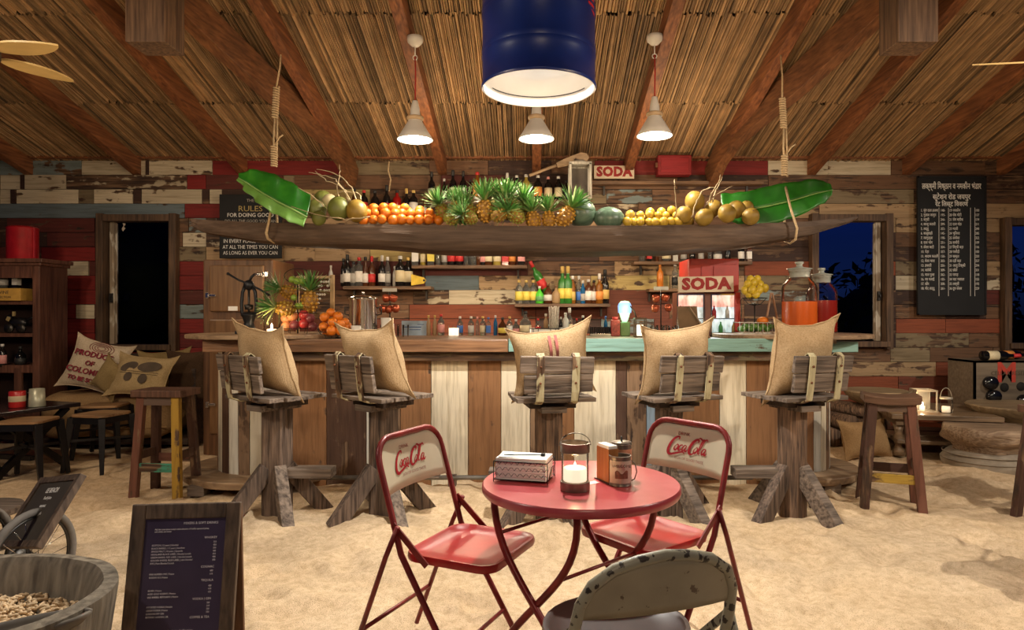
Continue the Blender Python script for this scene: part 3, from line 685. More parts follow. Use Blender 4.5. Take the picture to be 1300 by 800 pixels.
def folding_chair(x, y, ang, label, tube_m, seat_m, back_m, logo=True, round_back=False, hz=.85):
    """ang: heading of the chair's forward direction in the world"""
    o = thing('folding_chair', label, 'folding chair', (x, y, 0), ang-PI/2)       # local +y forward
    w_ = .205; r = .0115 if not round_back else .014
    def bk_(z): return -.17-(z-.45)*.30
    def ft(z): return -.17+(.45-z)*.62
    top = hz
    if round_back:
        q = [(-w_+.012, ft(0.0), 0.0), (-w_+.004, ft(.25), .25), (-w_, bk_(.46), .46), (-w_, bk_(.57), .57), (-w_+.006, bk_(.635), .635), (-w_+.03, bk_(.685), .685), (-w_+.08, bk_(.72), .72), (-w_+.14, bk_(.735), .735), (0, bk_(.742), .742)]
        q = q+[(-p[0], p[1], p[2]) for p in q[-2::-1]]
    else:
        rr = .085; q = [(-w_, ft(0), 0), (-w_, ft(.25), .25), (-w_, bk_(.46), .46), (-w_, bk_(top-rr), top-rr)]
        q += [(-w_+rr-rr*math.cos(a), bk_(top-rr+rr*math.sin(a)), top-rr+rr*math.sin(a)) for a in [PI/2*i/5 for i in range(1, 6)]]
        q = q+[(-p[0], p[1], p[2]) for p in q[::-1]]
    MB().tube(q, r, 10, up=(1, 0, 0) if False else (0, -1, .3)).build('back_frame', tube_m, o)
    # rear legs from the seat side back to the ground, joined by a cross bar
    for s_ in (-1, 1):
        MB().tube([(s_*(w_-.03), -.02, .445), (s_*(w_-.03), -.14, .40), (s_*(w_-.025), -.42, 0)] if False else [(s_*(w_+.018), -.175, .56), (s_*(w_+.018), -.225, .45), (s_*(w_+.018), -.40, 0)], r*.85, 8).build('leg', tube_m, o)
        MB().beam((s_*(w_+.01), -.20, .565), (s_*(w_+.01), -.06, .44), .006, .022).build('brace', tube_m, o)
    MB().tube([(-w_-.018, -.335, .17), (w_+.018, -.335, .17)], r*.7, 8).build('cross_bar', tube_m, o)
    MB().tube([(-w_, ft(.14), .14), (w_, ft(.14), .14)], r*.7, 8).build('cross_bar', tube_m, o)
    # seat pan
    if round_back:
        pl = [(.20*math.cos(a)*(1 if math.sin(a) < 0 else 1), .02+.19*math.sin(a)) for a in [2*PI*i/28 for i in range(28)]]
    else: pl = [(p[0], p[1]) for p in rrect(.385, .36, .06)]
    n = len(pl); mb = MB(); vs = []
    for sc, z in ((1, .436), (1.015, .45), (1, .463), (.94, .464), (.90, .456), (.5, .452)): vs += [(p[0]*sc, p[1]*sc+.01*(1-sc), z) for p in pl]
    vs.append((0, 0, .452)); fs = [(i+k*n, (i+1) % n+k*n, (i+1) % n+(k+1)*n, i+(k+1)*n) for k in range(5) for i in range(n)]+[(5*n+i, 5*n+(i+1) % n, 6*n) for i in range(n)]+[tuple(range(n))[::-1]]
    mb.add(vs, fs, True); mb.build('seat', seat_m, o, sharp=50)
    # curved back panel hung in the frame, bowed backwards
    zb = .655 if not round_back else .60
    def panel(u, v):
        X = -w_+2*w_*u; zt = top-.008
        if round_back: zt = .737-.085*abs(2*u-1)**3; zz = zb+(zt-zb)*v
        else:
            ex = abs(X)-(w_-.085); zt = top-.085+math.sqrt(max(0, .085**2-ex*ex)) if ex > 0 else top; zz = zb+(zt-zb)*v
        bow = .030*(1-(2*u-1)**2)
        return (X, bk_(zz)-bow*(1 if not round_back else .8)*(1-.6*v), zz)
    mb = MB(); mb.grid(panel, 17, 7); pn = mb.build('back_panel', back_m, o); sd = pn.modifiers.new('thick', 'SOLIDIFY'); sd.thickness = .003; sd.offset = 0
    if logo:
        lg = MB(); script_logo(lg, Matrix.Identity(4), .115)
        k = len(lg.v); vs = []
        for v in lg.v:
            X = v[0]-.097+v[2]*.0; Z = .732+v[2]*.9; sk = X+(Z-.735)*.25
            vs.append((sk, Z))
        def onp(X, Z, off=.004): return (X, bk_(Z)+.0-.030*(1-(X/w_)**2)*(1-.6*(Z-zb)/(top-zb))+off, Z)
        lg.v = [onp(a_, b_) for a_, b_ in vs]; lg.build('lettering', M_LOGO, pn)
        tl = text('DRINK', .020, 'lettering', M_LOGO, pn, (0, 0, 0)); t2 = text('SIGN OF GOOD TASTE', .0145, 'lettering', M_LOGO, pn, (0, 0, 0))
        for to, cx_, cz in ((tl, -.03, .800), (t2, .01, .700)):
            to.rotation_euler = (0, 0, 0); to.location = (0, 0, 0); to.data = to.data.copy()
            for v in to.data.vertices: q_ = onp(v.co.x+cx_, v.co.y+cz, .0045); v.co = q_
        # the sitter's side faces local +y: mirror so that it reads from the front
        for c_ in [c for c in pn.children]:
            for v in c_.data.vertices: v.co.x = -v.co.x
    return o
CA = math.atan2(-.42, .92)
folding_chair(-.215, 2.46, CA, 'red folding chair with cream back, left of the round red table', M_REDP, M_REDM, M_CREAMP)
folding_chair(.435, 2.61, math.atan2(-.62, -.78), 'red folding chair with cream back, right of the round red table', M_REDP, M_REDM, M_CREAMP)
def chipped(name, a, b, thr):
    m, t, bs = nodes(name); n = noise_vec(t, 38, (1, 1, 1), detail=10); n2 = noise_vec(t, 5, detail=4)
    c = mix(t, ramp(t, n2.outputs[0], [(.35, tuple(q*.75 for q in a)), (.65, a)]), b, ramp(t, n.outputs[0], [(thr, (0, 0, 0)), (thr+.03, (1, 1, 1))]))
    t.links.new(c, bs.inputs['Base Color']); bs.inputs['Roughness'].default_value = .45; bump(t, bs, n.outputs[0], .15); return m
M_GCH = chipped('chipped_olive_enamel', (.42, .39, .28), (.045, .032, .022), .56) or simple('chipped_grey_green_paint', (.24, .23, .165), .45, .1, var=.75, scale=22, bmp=.15)
folding_chair(.235, 1.80, math.atan2(.96, -.29), 'old grey green folding chair with a rounded back, nearest the camera', M_GCH, simple('dark_brown_seat', (.07, .042, .035), .4, var=.3), chipped('scuffed_cream_back', (.42, .37, .26), (.12, .08, .05), .66), logo=False, round_back=True, hz=.80)

# ---- round red table
TX, TY, TZ = .174, 2.38, .708
o = thing('bistro_table', 'round red metal bistro table with curved crossing legs', 'table', (TX, TY, 0))
m, t, bs = nodes('faded_red_enamel')
n = noise_vec(t, 3.5, detail=6); c = ramp(t, n.outputs[0], [(.35, (.38, .028, .036)), (.5, (.48, .075, .085)), (.66, (.58, .17, .17))])
t.links.new(c, bs.inputs['Base Color']); bs.inputs['Roughness'].default_value = .28; bump(t, bs, n.outputs[0], .03)
MB().lathe([(0, TZ-.012), (.338, TZ-.012), (.338, TZ-.028), (.346, TZ-.030), (.350, TZ-.022), (.350, TZ-.006), (.345, TZ), (.33, TZ), (0, TZ)], n=72).build('tabletop', m, o, sharp=40)
legp = [(.016*math.cos(2*PI*i/8), .016*math.sin(2*PI*i/8)) for i in range(8)]
def tleg(top, bot, bulge):
    a = Vector(top)-Vector((TX, TY, 0)); b = Vector(bot)-Vector((TX, TY, 0)); c = a.copy(); c.z = .42; c.x += bulge[0]; c.y += bulge[1]
    d = b+(a-b)*.22; d.z = .23; pts = bez(a, c, d+(a-b)*.18, b, 16); MB().tube(pts, .0125, 8).build('leg', M_REDP, o); return pts
lA = tleg((-.13, 2.30, .69), (.20, 2.05, 0), (.0, .0)); lB = tleg((.14, 2.10, .69), (-.18, 2.36, 0), (.03, -.02))
lC = tleg((.17, 2.60, .69), (.48, 2.33, 0), (.0, .0)); lD = tleg((.43, 2.36, .69), (.10, 2.62, 0), (.03, -.02))
mb = MB(); mb.tube([lA[3], lC[3]], .006, 6); mb.build('cross_bar', M_REDP, o); MB().tube([lB[6], lD[6]], .006, 6).build('cross_bar', M_REDP, o)
MB().tube([lA[13], lC[13]], .008, 6).build('cross_bar', M_REDP, o); MB().beam((-.15, -.15, TZ-.03), (.17, .12, TZ-.03), .03, .012).build('under_rail', M_REDP, o)

# ---- wire napkin holder
nx_, ny_, rzn = px(666, 2.42), 2.42, R(-14)
o = thing('napkin_holder', 'black wire napkin basket on the left of the red table', 'napkin holder', (nx_, ny_, TZ), rzn)
W2, D2, H2 = .098, .062, .072
mb = MB()
for z in (.008, H2): mb.tube([(-W2, -D2, z), (W2, -D2, z), (W2, D2, z), (-W2, D2, z)], .0018, 5, closed=True)
for sx_ in (-1, 1):
    for sy in (-1, 1): mb.tube([(sx_*W2, sy*D2, 0), (sx_*W2, sy*D2, H2)], .0018, 5)
    mb.tube([(sx_*W2, -.035, H2*.2), (sx_*(W2+.006), -.018, H2*.7), (sx_*(W2+.006), .018, H2*.7), (sx_*W2, .035, H2*.2)], .0016, 5)
mb.build('frame', M_WIRE, o)
mb = MB()
for sy in (-1, 1):
    nn = 9
    for i in range(nn):
        for j in range(3):
            cx_, cz = -W2+2*W2*(i+.5)/nn, .010+H2*.86*(j+.5)/3; hw, hh = W2/nn, H2*.86/6
            off = hw if j % 2 else 0
            mb.tube([(cx_-hw+off*.999, sy*D2, cz), (cx_-hw*.3+off, sy*D2, cz+hh), (cx_+hw*.3+off, sy*D2, cz+hh), (cx_+hw+off if off == 0 else min(cx_+hw+off, W2), sy*D2, cz)], .0008, 4)
mb.build('wire_mesh', M_WIRE, o)
mb = MB()
for i in range(9):
    z = .006+i*.0088; mb.box((random.uniform(-.001, .001), random.uniform(-.001, .001), z+.004), (2*W2-.012, 2*D2-.010, .0084), rz=random.uniform(-.01, .01))
mb.box((0, .0, .084), (2*W2-.02, 2*D2-.03, .004), rz=.12, ry=.04)
mb.build('napkins', M_WHITE, o, bevel=.002)
MB().tube([(-W2+.03, -.03, H2+.018), (W2-.03, .005, H2+.017)], .0018, 5).box((W2-.03, .005, H2+.018), (.014, .014, .008)).build('hold_down_bar', M_WIRE, o)

# ---- candle lantern
lx, ly = px(730, 2.27), 2.27
o = thing('candle_lantern', 'glass candle lantern with a metal rim and handle on the red table', 'lantern', (lx, ly, TZ))
M_TIN = simple('dull_tin', (.27, .22, .17), .42, .75, var=.35, scale=18)
MB().lathe([(0, 0), (.049, 0), (.050, .003), (.050, .030), (.047, .031), (.0, .031)], n=32).build('base', M_TIN, o, sharp=40)
MB().lathe([(.046, .031), (.0465, .15)], n=32, cap=False).build('glass_tube', M_CLEAR, o)
MB().lathe([(.047, .128), (.050, .129), (.050, .157), (.052, .160), (.047, .161), (.046, .158)], n=32, cap=False).build('rim', M_TIN, o, sharp=40)
MB().sweep([(.054*math.cos(a), 0, .150+.042*math.sin(a)) for a in [PI*i/14 for i in range(15)]], [(-.004, -.0012), (.004, -.0012), (.004, .0012), (-.004, .0012)], smooth=False).build('handle', M_TIN, o, rot=(0, 0, R(8)))
ca = MB().lathe([(0, .031), (.038, .031), (.040, .035), (.040, .072), (.036, .076), (.012, .070), (0, .069)], n=24).build('candle', M_CANDLE, o)
MB().lathe([(0, .068), (.004, .074), (.005, .080), (.0015, .092), (0, .096)], n=10).build('flame', M_FLAME, ca)
light('POINT', 'candle_light', (lx, ly, TZ+.10), .5, (1, .65, .32), .012)

# ---- tins
def label_box(): pass
M_OR = simple('orange_card', (.72, .26, .07), .5, var=.2); M_CRL = simple('aged_label_paper', (.55, .45, .34), .6, var=.2, scale=30); M_BRN = simple('dark_label_print', (.12, .05, .035), .6)
def tin(name, label, cat, x, y, r, h, body_m, lab, wds, handle=None):
    o = thing(name, label, cat, (x, y, TZ))
    MB().lathe([(0, 0), (r-.001, 0), (r, .003), (r-.0015, .006), (r-.0015, h-.005), (r+.001, h-.003), (r, h), (r-.003, h), (r-.003, .01), (0, .008)], n=32).build('body', body_m, o, sharp=30)
    mb = MB(); a0 = -PI/2-1.3
    mb.grid(lambda u, v: ((r+.0004)*math.cos(a0+2.6*u), (r+.0004)*math.sin(a0+2.6*u), h*(.12+.74*v)), 17, 2); lb = mb.build('label', lab, o)
    mb = MB(); mb.grid(lambda u, v: ((r+.0010)*math.cos(-PI/2-.6+1.2*u), (r+.0010)*math.sin(-PI/2-.6+1.2*u), h*(.28+.22*v+.06*math.sin(9*u)*(v))), 14, 3); mb.build('picture', simple('brown_picture_print', (.22, .09, .05), .6, var=.6, scale=60), lb)
    tw = text(wds, h*.13, 'lettering', M_BRN, lb, (0, -r-.0018, h*.70), (PI/2, 0, 0))
    return o
o = tin('tin_cup', 'small tin cup with an old printed label at the front of the red table', 'tin cup', px(787, 2.34), 2.335, .0385, .104, M_TIN, M_CRL, 'WELCOME')
MB().tube([(.038, 0, .085), (.052, .0, .075), (.058, 0, .045), (.05, 0, .02), (.039, 0, .015)], .0022, 6).build('handle', M_TIN, o)
o = tin('tea_tin', 'taller brown tin with a wire clip lid behind the tin cup', 'tin', px(789, 2.43), 2.43, .037, .128, M_TIN, simple('orange_label', (.62, .30, .16), .5, var=.3, scale=30), 'COFFEE')
MB().lathe([(.036, .128), (.036, .132), (0, .133)], n=28).build('lid', M_TIN, o); MB().tube([(.0, -.012, .133), (.0, -.008, .150), (.0, .008, .150), (.0, .012, .133)], .0022, 6).build('lid_clip', M_ROD, o)
o = thing('menu_holder', 'upright orange wooden holder left of the tins on the red table', 'holder', (px(771, 2.39), 2.39, TZ), R(24))
MB().box((0, 0, .062), (.040, .085, .118)).build('box', wood('orange_box_wood', (.42, .13, .03), (.70, .28, .08), 'z', .4), o, bevel=.002); MB().box((.0, 0, .126), (.034, .079, .01)).build('papers', M_WHITE, o)
MB().box((0, 0, .002), (.05, .10, .004)).build('base', M_ROD, o)
cd = MB().box((0, 0, .0009), (.045, .03, .0008)).build('card', M_WHITE, None, (px(752, 2.36), 2.36, TZ), rot=(0, 0, R(35))); tag(cd, 'tiny white card lying on the red table behind the lantern', 'card')
# ================================================================ hanging dugout canoe and its fruit
ZC = 5.4
M_CANOE = wood('dugout_wood', (.075, .045, .030), (.17, .11, .075), 'x', .75, scale=2.5, bmp=.9)
ctop = [(245, 277), (262, 279), (330, 282), (420, 284), (560, 286), (700, 287), (840, 286), (950, 284), (1020, 281), (1060, 277), (1087, 274)]
cbot = [(245, 288), (262, 296), (330, 306), (420, 313), (560, 320), (700, 323), (840, 321), (950, 313), (1020, 301), (1060, 288), (1087, 279)]
def lerp_t(tb, x):
    for (a, b), (c, d) in zip(tb[:-1], tb[1:]):
        if x <= c: return b+(d-b)*(x-a)/(c-a)
    return tb[-1][1]
canoe = thing('canoe', 'long weathered wooden dugout canoe hung on ropes over the bar, full of fruit', 'canoe', (0, ZC, 0))
def csec(u):
    X = 245+842*u; f = math.sin(PI*max(.0, min(1, u)))**.55; hw = .03+.25*f
    return (X-CX)*ZC/F, H-(lerp_t(ctop, X)-CY)*(ZC-hw)/F, H-(lerp_t(cbot, X)-CY)*(ZC-hw*.5)/F, hw
def hull(u, v, inset=0):
    x, zt, zb, hw = csec(u); zb += .025*noise.noise(Vector((x*1.2, 3, 1))); hw -= inset; zb += inset*1.2
    # v 0..1 runs from the near rim round the bottom to the far rim
    prof = [(-1, 1), (-1.04, .62), (-.98, .28), (-.82, .06), (-.5, 0), (0, -.01), (.5, 0), (.82, .06), (.98, .28), (1.04, .62), (1, 1)]
    k = v*(len(prof)-1); i = min(int(k), len(prof)-2); q = k-i; a, b = prof[i], prof[i+1]
    py_, pz_ = a[0]+(b[0]-a[0])*q, a[1]+(b[1]-a[1])*q
    wob = .010*noise.noise(Vector((x*3, py_*2, pz_*4)))
    return (x, py_*hw+wob, zb+(zt-zb)*pz_+wob*.6)
mb = MB(); NU, NV = 70, 21
mb.grid(lambda u, v: hull(u, v), NU, NV, smooth=True); outer = list(mb.v)
inner = MB().grid(lambda u, v: hull(.012+.976*u, v, .028), NU, NV); k = len(mb.v); mb.v += inner.v; mb.f += [tuple(i+k for i in f[::-1]) for f in inner.f]; mb.smooth += [True]*len(inner.f); mb.c += inner.c
for j in (0, NV-1):
    for i in range(NU-1): a, b = i*NV+j, (i+1)*NV+j; mb.f.append((a, b, b+k, a+k) if j else (b, a, a+k, b+k)); mb.smooth.append(False); mb.c.append((1, 1, 1))
for i in (0, NU-1):
    for j in range(NV-1): a, b = i*NV+j, i*NV+j+1; mb.f.append((a, b, b+k, a+k) if i else (b, a, a+k, b+k)); mb.smooth.append(False); mb.c.append((1, 1, 1))
mb.build('hull', M_CANOE, canoe, sharp=35)
# ropes
def wrap(mb, a, b, r, turns, rad=.008):
    a, b = Vector(a), Vector(b); pts = []
    n = int(turns*10)
    for i in range(n+1):
        t_ = i/n; p = a+(b-a)*t_; an = 2*PI*turns*t_; pts.append(p+Vector((r*math.cos(an), r*math.sin(an), 0)))
    mb.tube(pts, rad, 5)
def rope(name, label, top, w0, w1, low, bot, tail):
    o = thing(name, label, 'rope', (top[0], top[1], 0)); b0 = Vector((top[0], top[1], 0)); L = lambda p: Vector(p)-b0
    mb = MB(); mb.tube([L(top), L((top+w0)/2)+Vector((.008, 0, 0)), L(w0)], .007, 6); mb.build('rope_line', M_ROPE, o); MB().tube([L(w1), L((w1+low)/2)+Vector((-.006, 0, 0)), L(low)], .008, 6).build('rope_line', M_ROPE, o); mb = MB(); mb.tube([L(w1)+Vector((.02, 0, 0)), L((w1+low)/2)+Vector((.022, 0, 0)), L(low)+Vector((.02, 0, 0))], .007, 6)
    mb.build('rope_line', M_ROPE, o)
    mb = MB(); wrap(mb, L(w0), L(w1), .021, 13); mb.build('binding', M_ROPE, o)
    mb = MB(); wrap(mb, L(low)+Vector((0, 0, .11)), L(low)-Vector((0, 0, .06)), .022, 9); mb.tube([L(low)+Vector((0, 0, .10)), L(low)+Vector((.05, -.02, .17)), L(low)+Vector((.08, -.02, .19))], .006, 6); mb.build('knot', M_ROPE, o)
    mb = MB(); 
    mb.tube([L(p) for p in bot], .010, 6); mb.build('loop', M_ROPE, o)
rope('hanging_rope', 'pale rope with a wound knot holding the left end of the canoe', P(357, 62, ZC), P(351, 110, ZC), P(349, 150, ZC), P(348, 202, ZC),
     [P(347, 222, ZC), P(345, 262, ZC-.25), P(341, 283, ZC-.27), P(338, 296, ZC-.27), P(340, 303, ZC-.2), P(348, 308, ZC-.1), P(352, 306, ZC+.15), P(352, 283, ZC+.25), P(349, 240, ZC+.1)], None)
rope('hanging_rope', 'pale rope with a wound knot holding the right end of the canoe', P(991, 70, ZC), P(993, 124, ZC), P(995, 163, ZC), P(996, 214, ZC),
     [P(997, 236, ZC), P(1003, 262, ZC-.2), P(1008, 278, ZC-.25), P(1012, 290, ZC-.25), P(1010, 304, ZC-.2), P(1003, 309, ZC-.1), P(996, 306, ZC+.12), P(996, 280, ZC+.2), P(997, 240, ZC+.08)], None)

# ---- banana leaves
M_LEAF = None
m, t, bs = nodes('banana_leaf'); tc = t.nodes.new('ShaderNodeTexCoord'); wv = t.nodes.new('ShaderNodeTexWave'); wv.inputs['Scale'].default_value = 14; wv.inputs['Distortion'].default_value = 1; t.links.new(tc.outputs['UV'], wv.inputs[0])
n = noise_vec(t, 5); c = ramp(t, n.outputs[0], [(.3, (.008, .075, .006)), (.6, (.020, .17, .012)), (.75, (.06, .26, .02))]); t.links.new(c, bs.inputs['Base Color']); bs.inputs['Roughness'].default_value = .38
bump(t, bs, n.outputs[0], .1); M_LEAF = m
M_RIB = simple('leaf_midrib', (.24, .42, .12), .4); M_LEAFL = simple('leaf_underside', (.14, .32, .06), .5, var=.2)
def banana_leaf(label, spine, wid, up_w, dn_w, fold):
    """spine: points; blade halves above and below the rib, bent like an open book"""
    o = thing('banana_leaf', label, 'leaf', spine[0]); b0 = Vector(spine[0]); n_ = len(spine)
    def blade(sgn, wd, name, mm):
        def fn(u, v):
            k = u*(n_-1); i = min(int(k), n_-2); p = Vector(spine[i]).lerp(Vector(spine[i+1]), k-i)-b0; pr = wid(u)
            q = v*wd*pr; rag = .012*noise.noise(Vector((u*14, sgn, 0)))*v
            return p+Vector((0, (-fold if sgn < 0 else fold)*v*pr*(1-.3*v), sgn*(q+rag)))+Vector((.01*math.sin(u*30)*v, .015*math.sin(u*22)*v, 0))
        mb = MB(); mb.grid(fn, 40, 7); b = mb.build(name, mm, o); s_ = b.modifiers.new('thick', 'SOLIDIFY'); s_.thickness = .0025
    blade(1, up_w, 'upper_blade', M_LEAF); blade(-1, dn_w, 'lower_blade', M_LEAF if fold < .1 else M_LEAFL)
    MB().tube([Vector(p)-b0+Vector((0, -.006, 0)) for p in spine], .009, 6, scales=[1-.6*i/(n_-1) for i in range(n_)]).build('midrib', M_RIB, o)
banana_leaf('banana leaf drooping over the left end of the canoe', [P(390, 276, 5.12), P(372, 266, 5.1), P(350, 255, 5.08), P(330, 243, 5.06), P(315, 233, 5.05), P(303, 226, 5.05)], lambda u: (math.sin(PI*min(1, .30+.66*u)))**.8, .20, .10, .14)
banana_leaf('banana leaf spread over the right end of the canoe', [P(916, 262, 5.44), P(945, 267, 5.42), P(975, 262, 5.38), P(1005, 255, 5.35), P(1035, 246, 5.32), P(1057, 241, 5.30)], lambda u: (math.sin(PI*min(.98, .16+.80*u)))**.6, .165, .15, .05)

# ---- fruit
def rim_z(): return 0
M_ORANGE = simple('orange_peel', (.70, .19, .012), .42, var=.2, scale=60, bmp=.15); M_LEMON = simple('yellow_lime_peel', (.52, .34, .035), .42, var=.22, scale=50, bmp=.12)
M_COCO = simple('yellow_coconut', (.30, .19, .03), .45, var=.3, scale=10, bmp=.1); M_COCOG = simple('green_coconut', (.15, .17, .035), .45, var=.35, scale=9, bmp=.1); M_MELON = simple('watermelon_rind', (.085, .14, .095), .32, var=.35, scale=18, bmp=.05, stretch=(.4, 3, 3))
M_CALYX = simple('brown_calyx', (.16, .10, .04), .8)
def fruit(name, label, cat, pos, r, m, sc=(1, 1, 1), rot=None, group=None, stem=True):
    o = MB().ball((0, 0, 0), r, 16, 10, sc).build(name, m, None, pos, rot=rot or (random.uniform(-.5, .5), random.uniform(-.5, .5), random.uniform(0, 6)))
    if stem: MB().ball((0, 0, r*sc[2]*.985), r*.13, 6, 4, (1, 1, .4)).build('stem_end', M_CALYX, o)
    return tag(o, label, cat, group)
def hull_floor(x_, y_):
    return 0
# oranges: a long heap, rising to the middle
proto = fruit('orange', 'orange in the heap lying in the hanging canoe', 'orange', P(465, 276, 5.3), .041, M_ORANGE, group='oranges in the canoe')
spots = []
for row, (x0, x1, y_, n_, z_) in enumerate([(463, 556, 279.5, 9, 5.20), (462, 552, 278, 9, 5.30), (466, 545, 271, 8, 5.26), (470, 532, 268, 6, 5.36), (476, 512, 264.5, 4, 5.31)]):
    for i in range(n_): spots.append((x0+(x1-x0)*i/(n_-1)+random.uniform(-2, 2), y_+random.uniform(-1, 1), z_+random.uniform(-.02, .02)))
for i, (a, b, c_) in enumerate(spots):
    if i == 0: proto.location = P(a, b, c_); continue
    dup(proto, P(a, b, c_), rot=(random.uniform(-1, 1), random.uniform(-1, 1), random.uniform(0, 6)), scale=random.uniform(.88, 1.06))
proto = fruit('lime', 'small yellow lime in the heap beside the watermelons in the canoe', 'lime', P(796, 280, 5.2), .036, M_LEMON, (1, 1, 1.08), group='yellow limes in the canoe')
spots = []
for x0, x1, y_, n_, z_ in [(795, 862, 281, 8, 5.19), (798, 866, 279, 8, 5.29), (800, 858, 273.5, 6, 5.24), (826, 852, 269, 3, 5.28)]:
    for i in range(n_): spots.append((x0+(x1-x0)*i/(n_-1)+random.uniform(-2, 2), y_+random.uniform(-1, 1), z_+random.uniform(-.02, .02)))
for i, (a, b, c_) in enumerate(spots):
    if i == 0: proto.location = P(a, b, c_); continue
    dup(proto, P(a, b, c_), rot=(random.uniform(-1, 1), random.uniform(-1, 1), random.uniform(0, 6)), scale=random.uniform(.85, 1.1))
for i, (a, b, z, r, lb) in enumerate([(868, 273, 5.2, 11, 'dark yellow coconut right behind the limes'), (882, 256, 5.35, 12.5, 'brownish coconut on top of the yellow coconuts'), (894, 276, 5.15, 11, 'yellow coconut in front, third from the right end heap'),
        (906, 265, 5.35, 11, 'yellow coconut half hidden behind the others under the twigs'), (923, 271, 5.15, 11.5, 'large yellow coconut at the front of the right heap'), (935, 266, 5.3, 11.5, 'yellow coconut behind the large front one'), (953, 275, 5.15, 11, 'yellow coconut at the right end by the banana leaf'), (948, 264, 5.38, 9, 'small coconut by the right banana leaf'), (872, 281, 5.4, 9, 'low coconut between limes and coconuts')]):
    fruit('coconut', lb, 'coconut', P(a, b, z), r*z/F, M_COCO, (1, 1, 1.08), rot=(random.uniform(-1.2, 1.2), random.uniform(-1, 1), 0), group='yellow coconuts in the canoe')
for a, b, z, r, lb, mm in [(402, 266, 5.25, 12, 'dark green coconut beside the left banana leaf', M_COCOG), (410, 255, 5.38, 12, 'green coconut at the back of the left heap', M_COCOG), (405, 277, 5.18, 9, 'low green coconut next to the left leaf tip', M_COCOG), (430, 265, 5.2, 14, 'pear shaped green coconut in the left heap', M_COCOG), (453, 268, 5.2, 13.5, 'yellow green coconut next to the oranges', M_COCO), (418, 256, 5.3, 9, 'cut pale coconut top in the left heap', simple('coconut_husk', (.50, .42, .24), .7))]:
    fruit('coconut', lb, 'coconut', P(a, b, z), r*z/F, mm, (1, 1, 1.12), rot=(random.uniform(-.4, .4), random.uniform(-.4, .4), 0), group='coconuts at the left end of the canoe')
fruit('watermelon', 'round dark green watermelon beside the pineapples in the canoe', 'watermelon', P(738, 271, 5.25), .118, M_MELON, (1, 1, .98), (.2, -.5, 0))
fruit('watermelon', 'long green watermelon lying on its side next to the round one', 'watermelon', P(773, 277, 5.22), .09, M_MELON, (1, .85, 1.35), (0, PI/2, .05))
# dry fruit stalks
M_TWIG = simple('dry_fruit_stalk', (.42, .33, .20), .8)
def twigs(label, strands):
    o = thing('fruit_stalks', label, 'twigs', P(*strands[0][0])); b0 = P(*strands[0][0])
    for s_ in strands:
        pts = [P(*q)-b0 for q in s_]; cu_ = []
        for i in range(len(pts)-1):
            for j in range(4): cu_.append(pts[i].lerp(pts[i+1], j/4)+Vector((random.gauss(0, .003), random.gauss(0, .004), random.gauss(0, .003))))
        cu_.append(pts[-1]); MB().tube(cu_, .006, 5, scales=[1-.6*i/(len(cu_)-1) for i in range(len(cu_))]).build('stalk', M_TWIG, o)
twigs('dry curved fruit stalks rising over the left coconuts', [[(444, 256, 5.2), (436, 240, 5.2), (425, 228, 5.25), (410, 222, 5.3), (392, 219, 5.3)], [(444, 256, 5.2), (440, 244, 5.15), (430, 235, 5.1), (415, 230, 5.1), (400, 217, 5.1)], [(452, 256, 5.2), (448, 240, 5.2), (438, 228, 5.25), (424, 220, 5.3), (402, 215, 5.3)],
    [(430, 252, 5.2), (427, 240, 5.1), (431, 224, 5.1), (431, 209, 5.1)], [(458, 254, 5.25), (456, 246, 5.3), (440, 243, 5.3), (425, 246, 5.3)], [(412, 262, 5.1), (395, 247, 5.1), (378, 238, 5.1)], [(470, 275, 5.1), (440, 280, 5.1), (400, 272, 5.12), (370, 262, 5.1)]])
twigs('dry pale fruit stalks standing over the right coconuts', [[(900, 256, 5.2), (905, 243, 5.2), (912, 232, 5.2), (915, 222, 5.2)], [(904, 256, 5.2), (910, 240, 5.25), (917, 225, 5.3)], [(898, 258, 5.2), (908, 248, 5.2), (930, 236, 5.15)], [(857, 276, 5.1), (858, 255, 5.1), (856, 228, 5.1)], [(878, 276, 5.1), (884, 258, 5.1), (891, 243, 5.1), (905, 238, 5.2)], [(890, 244, 5.2), (900, 238, 5.2), (912, 240, 5.2)]])
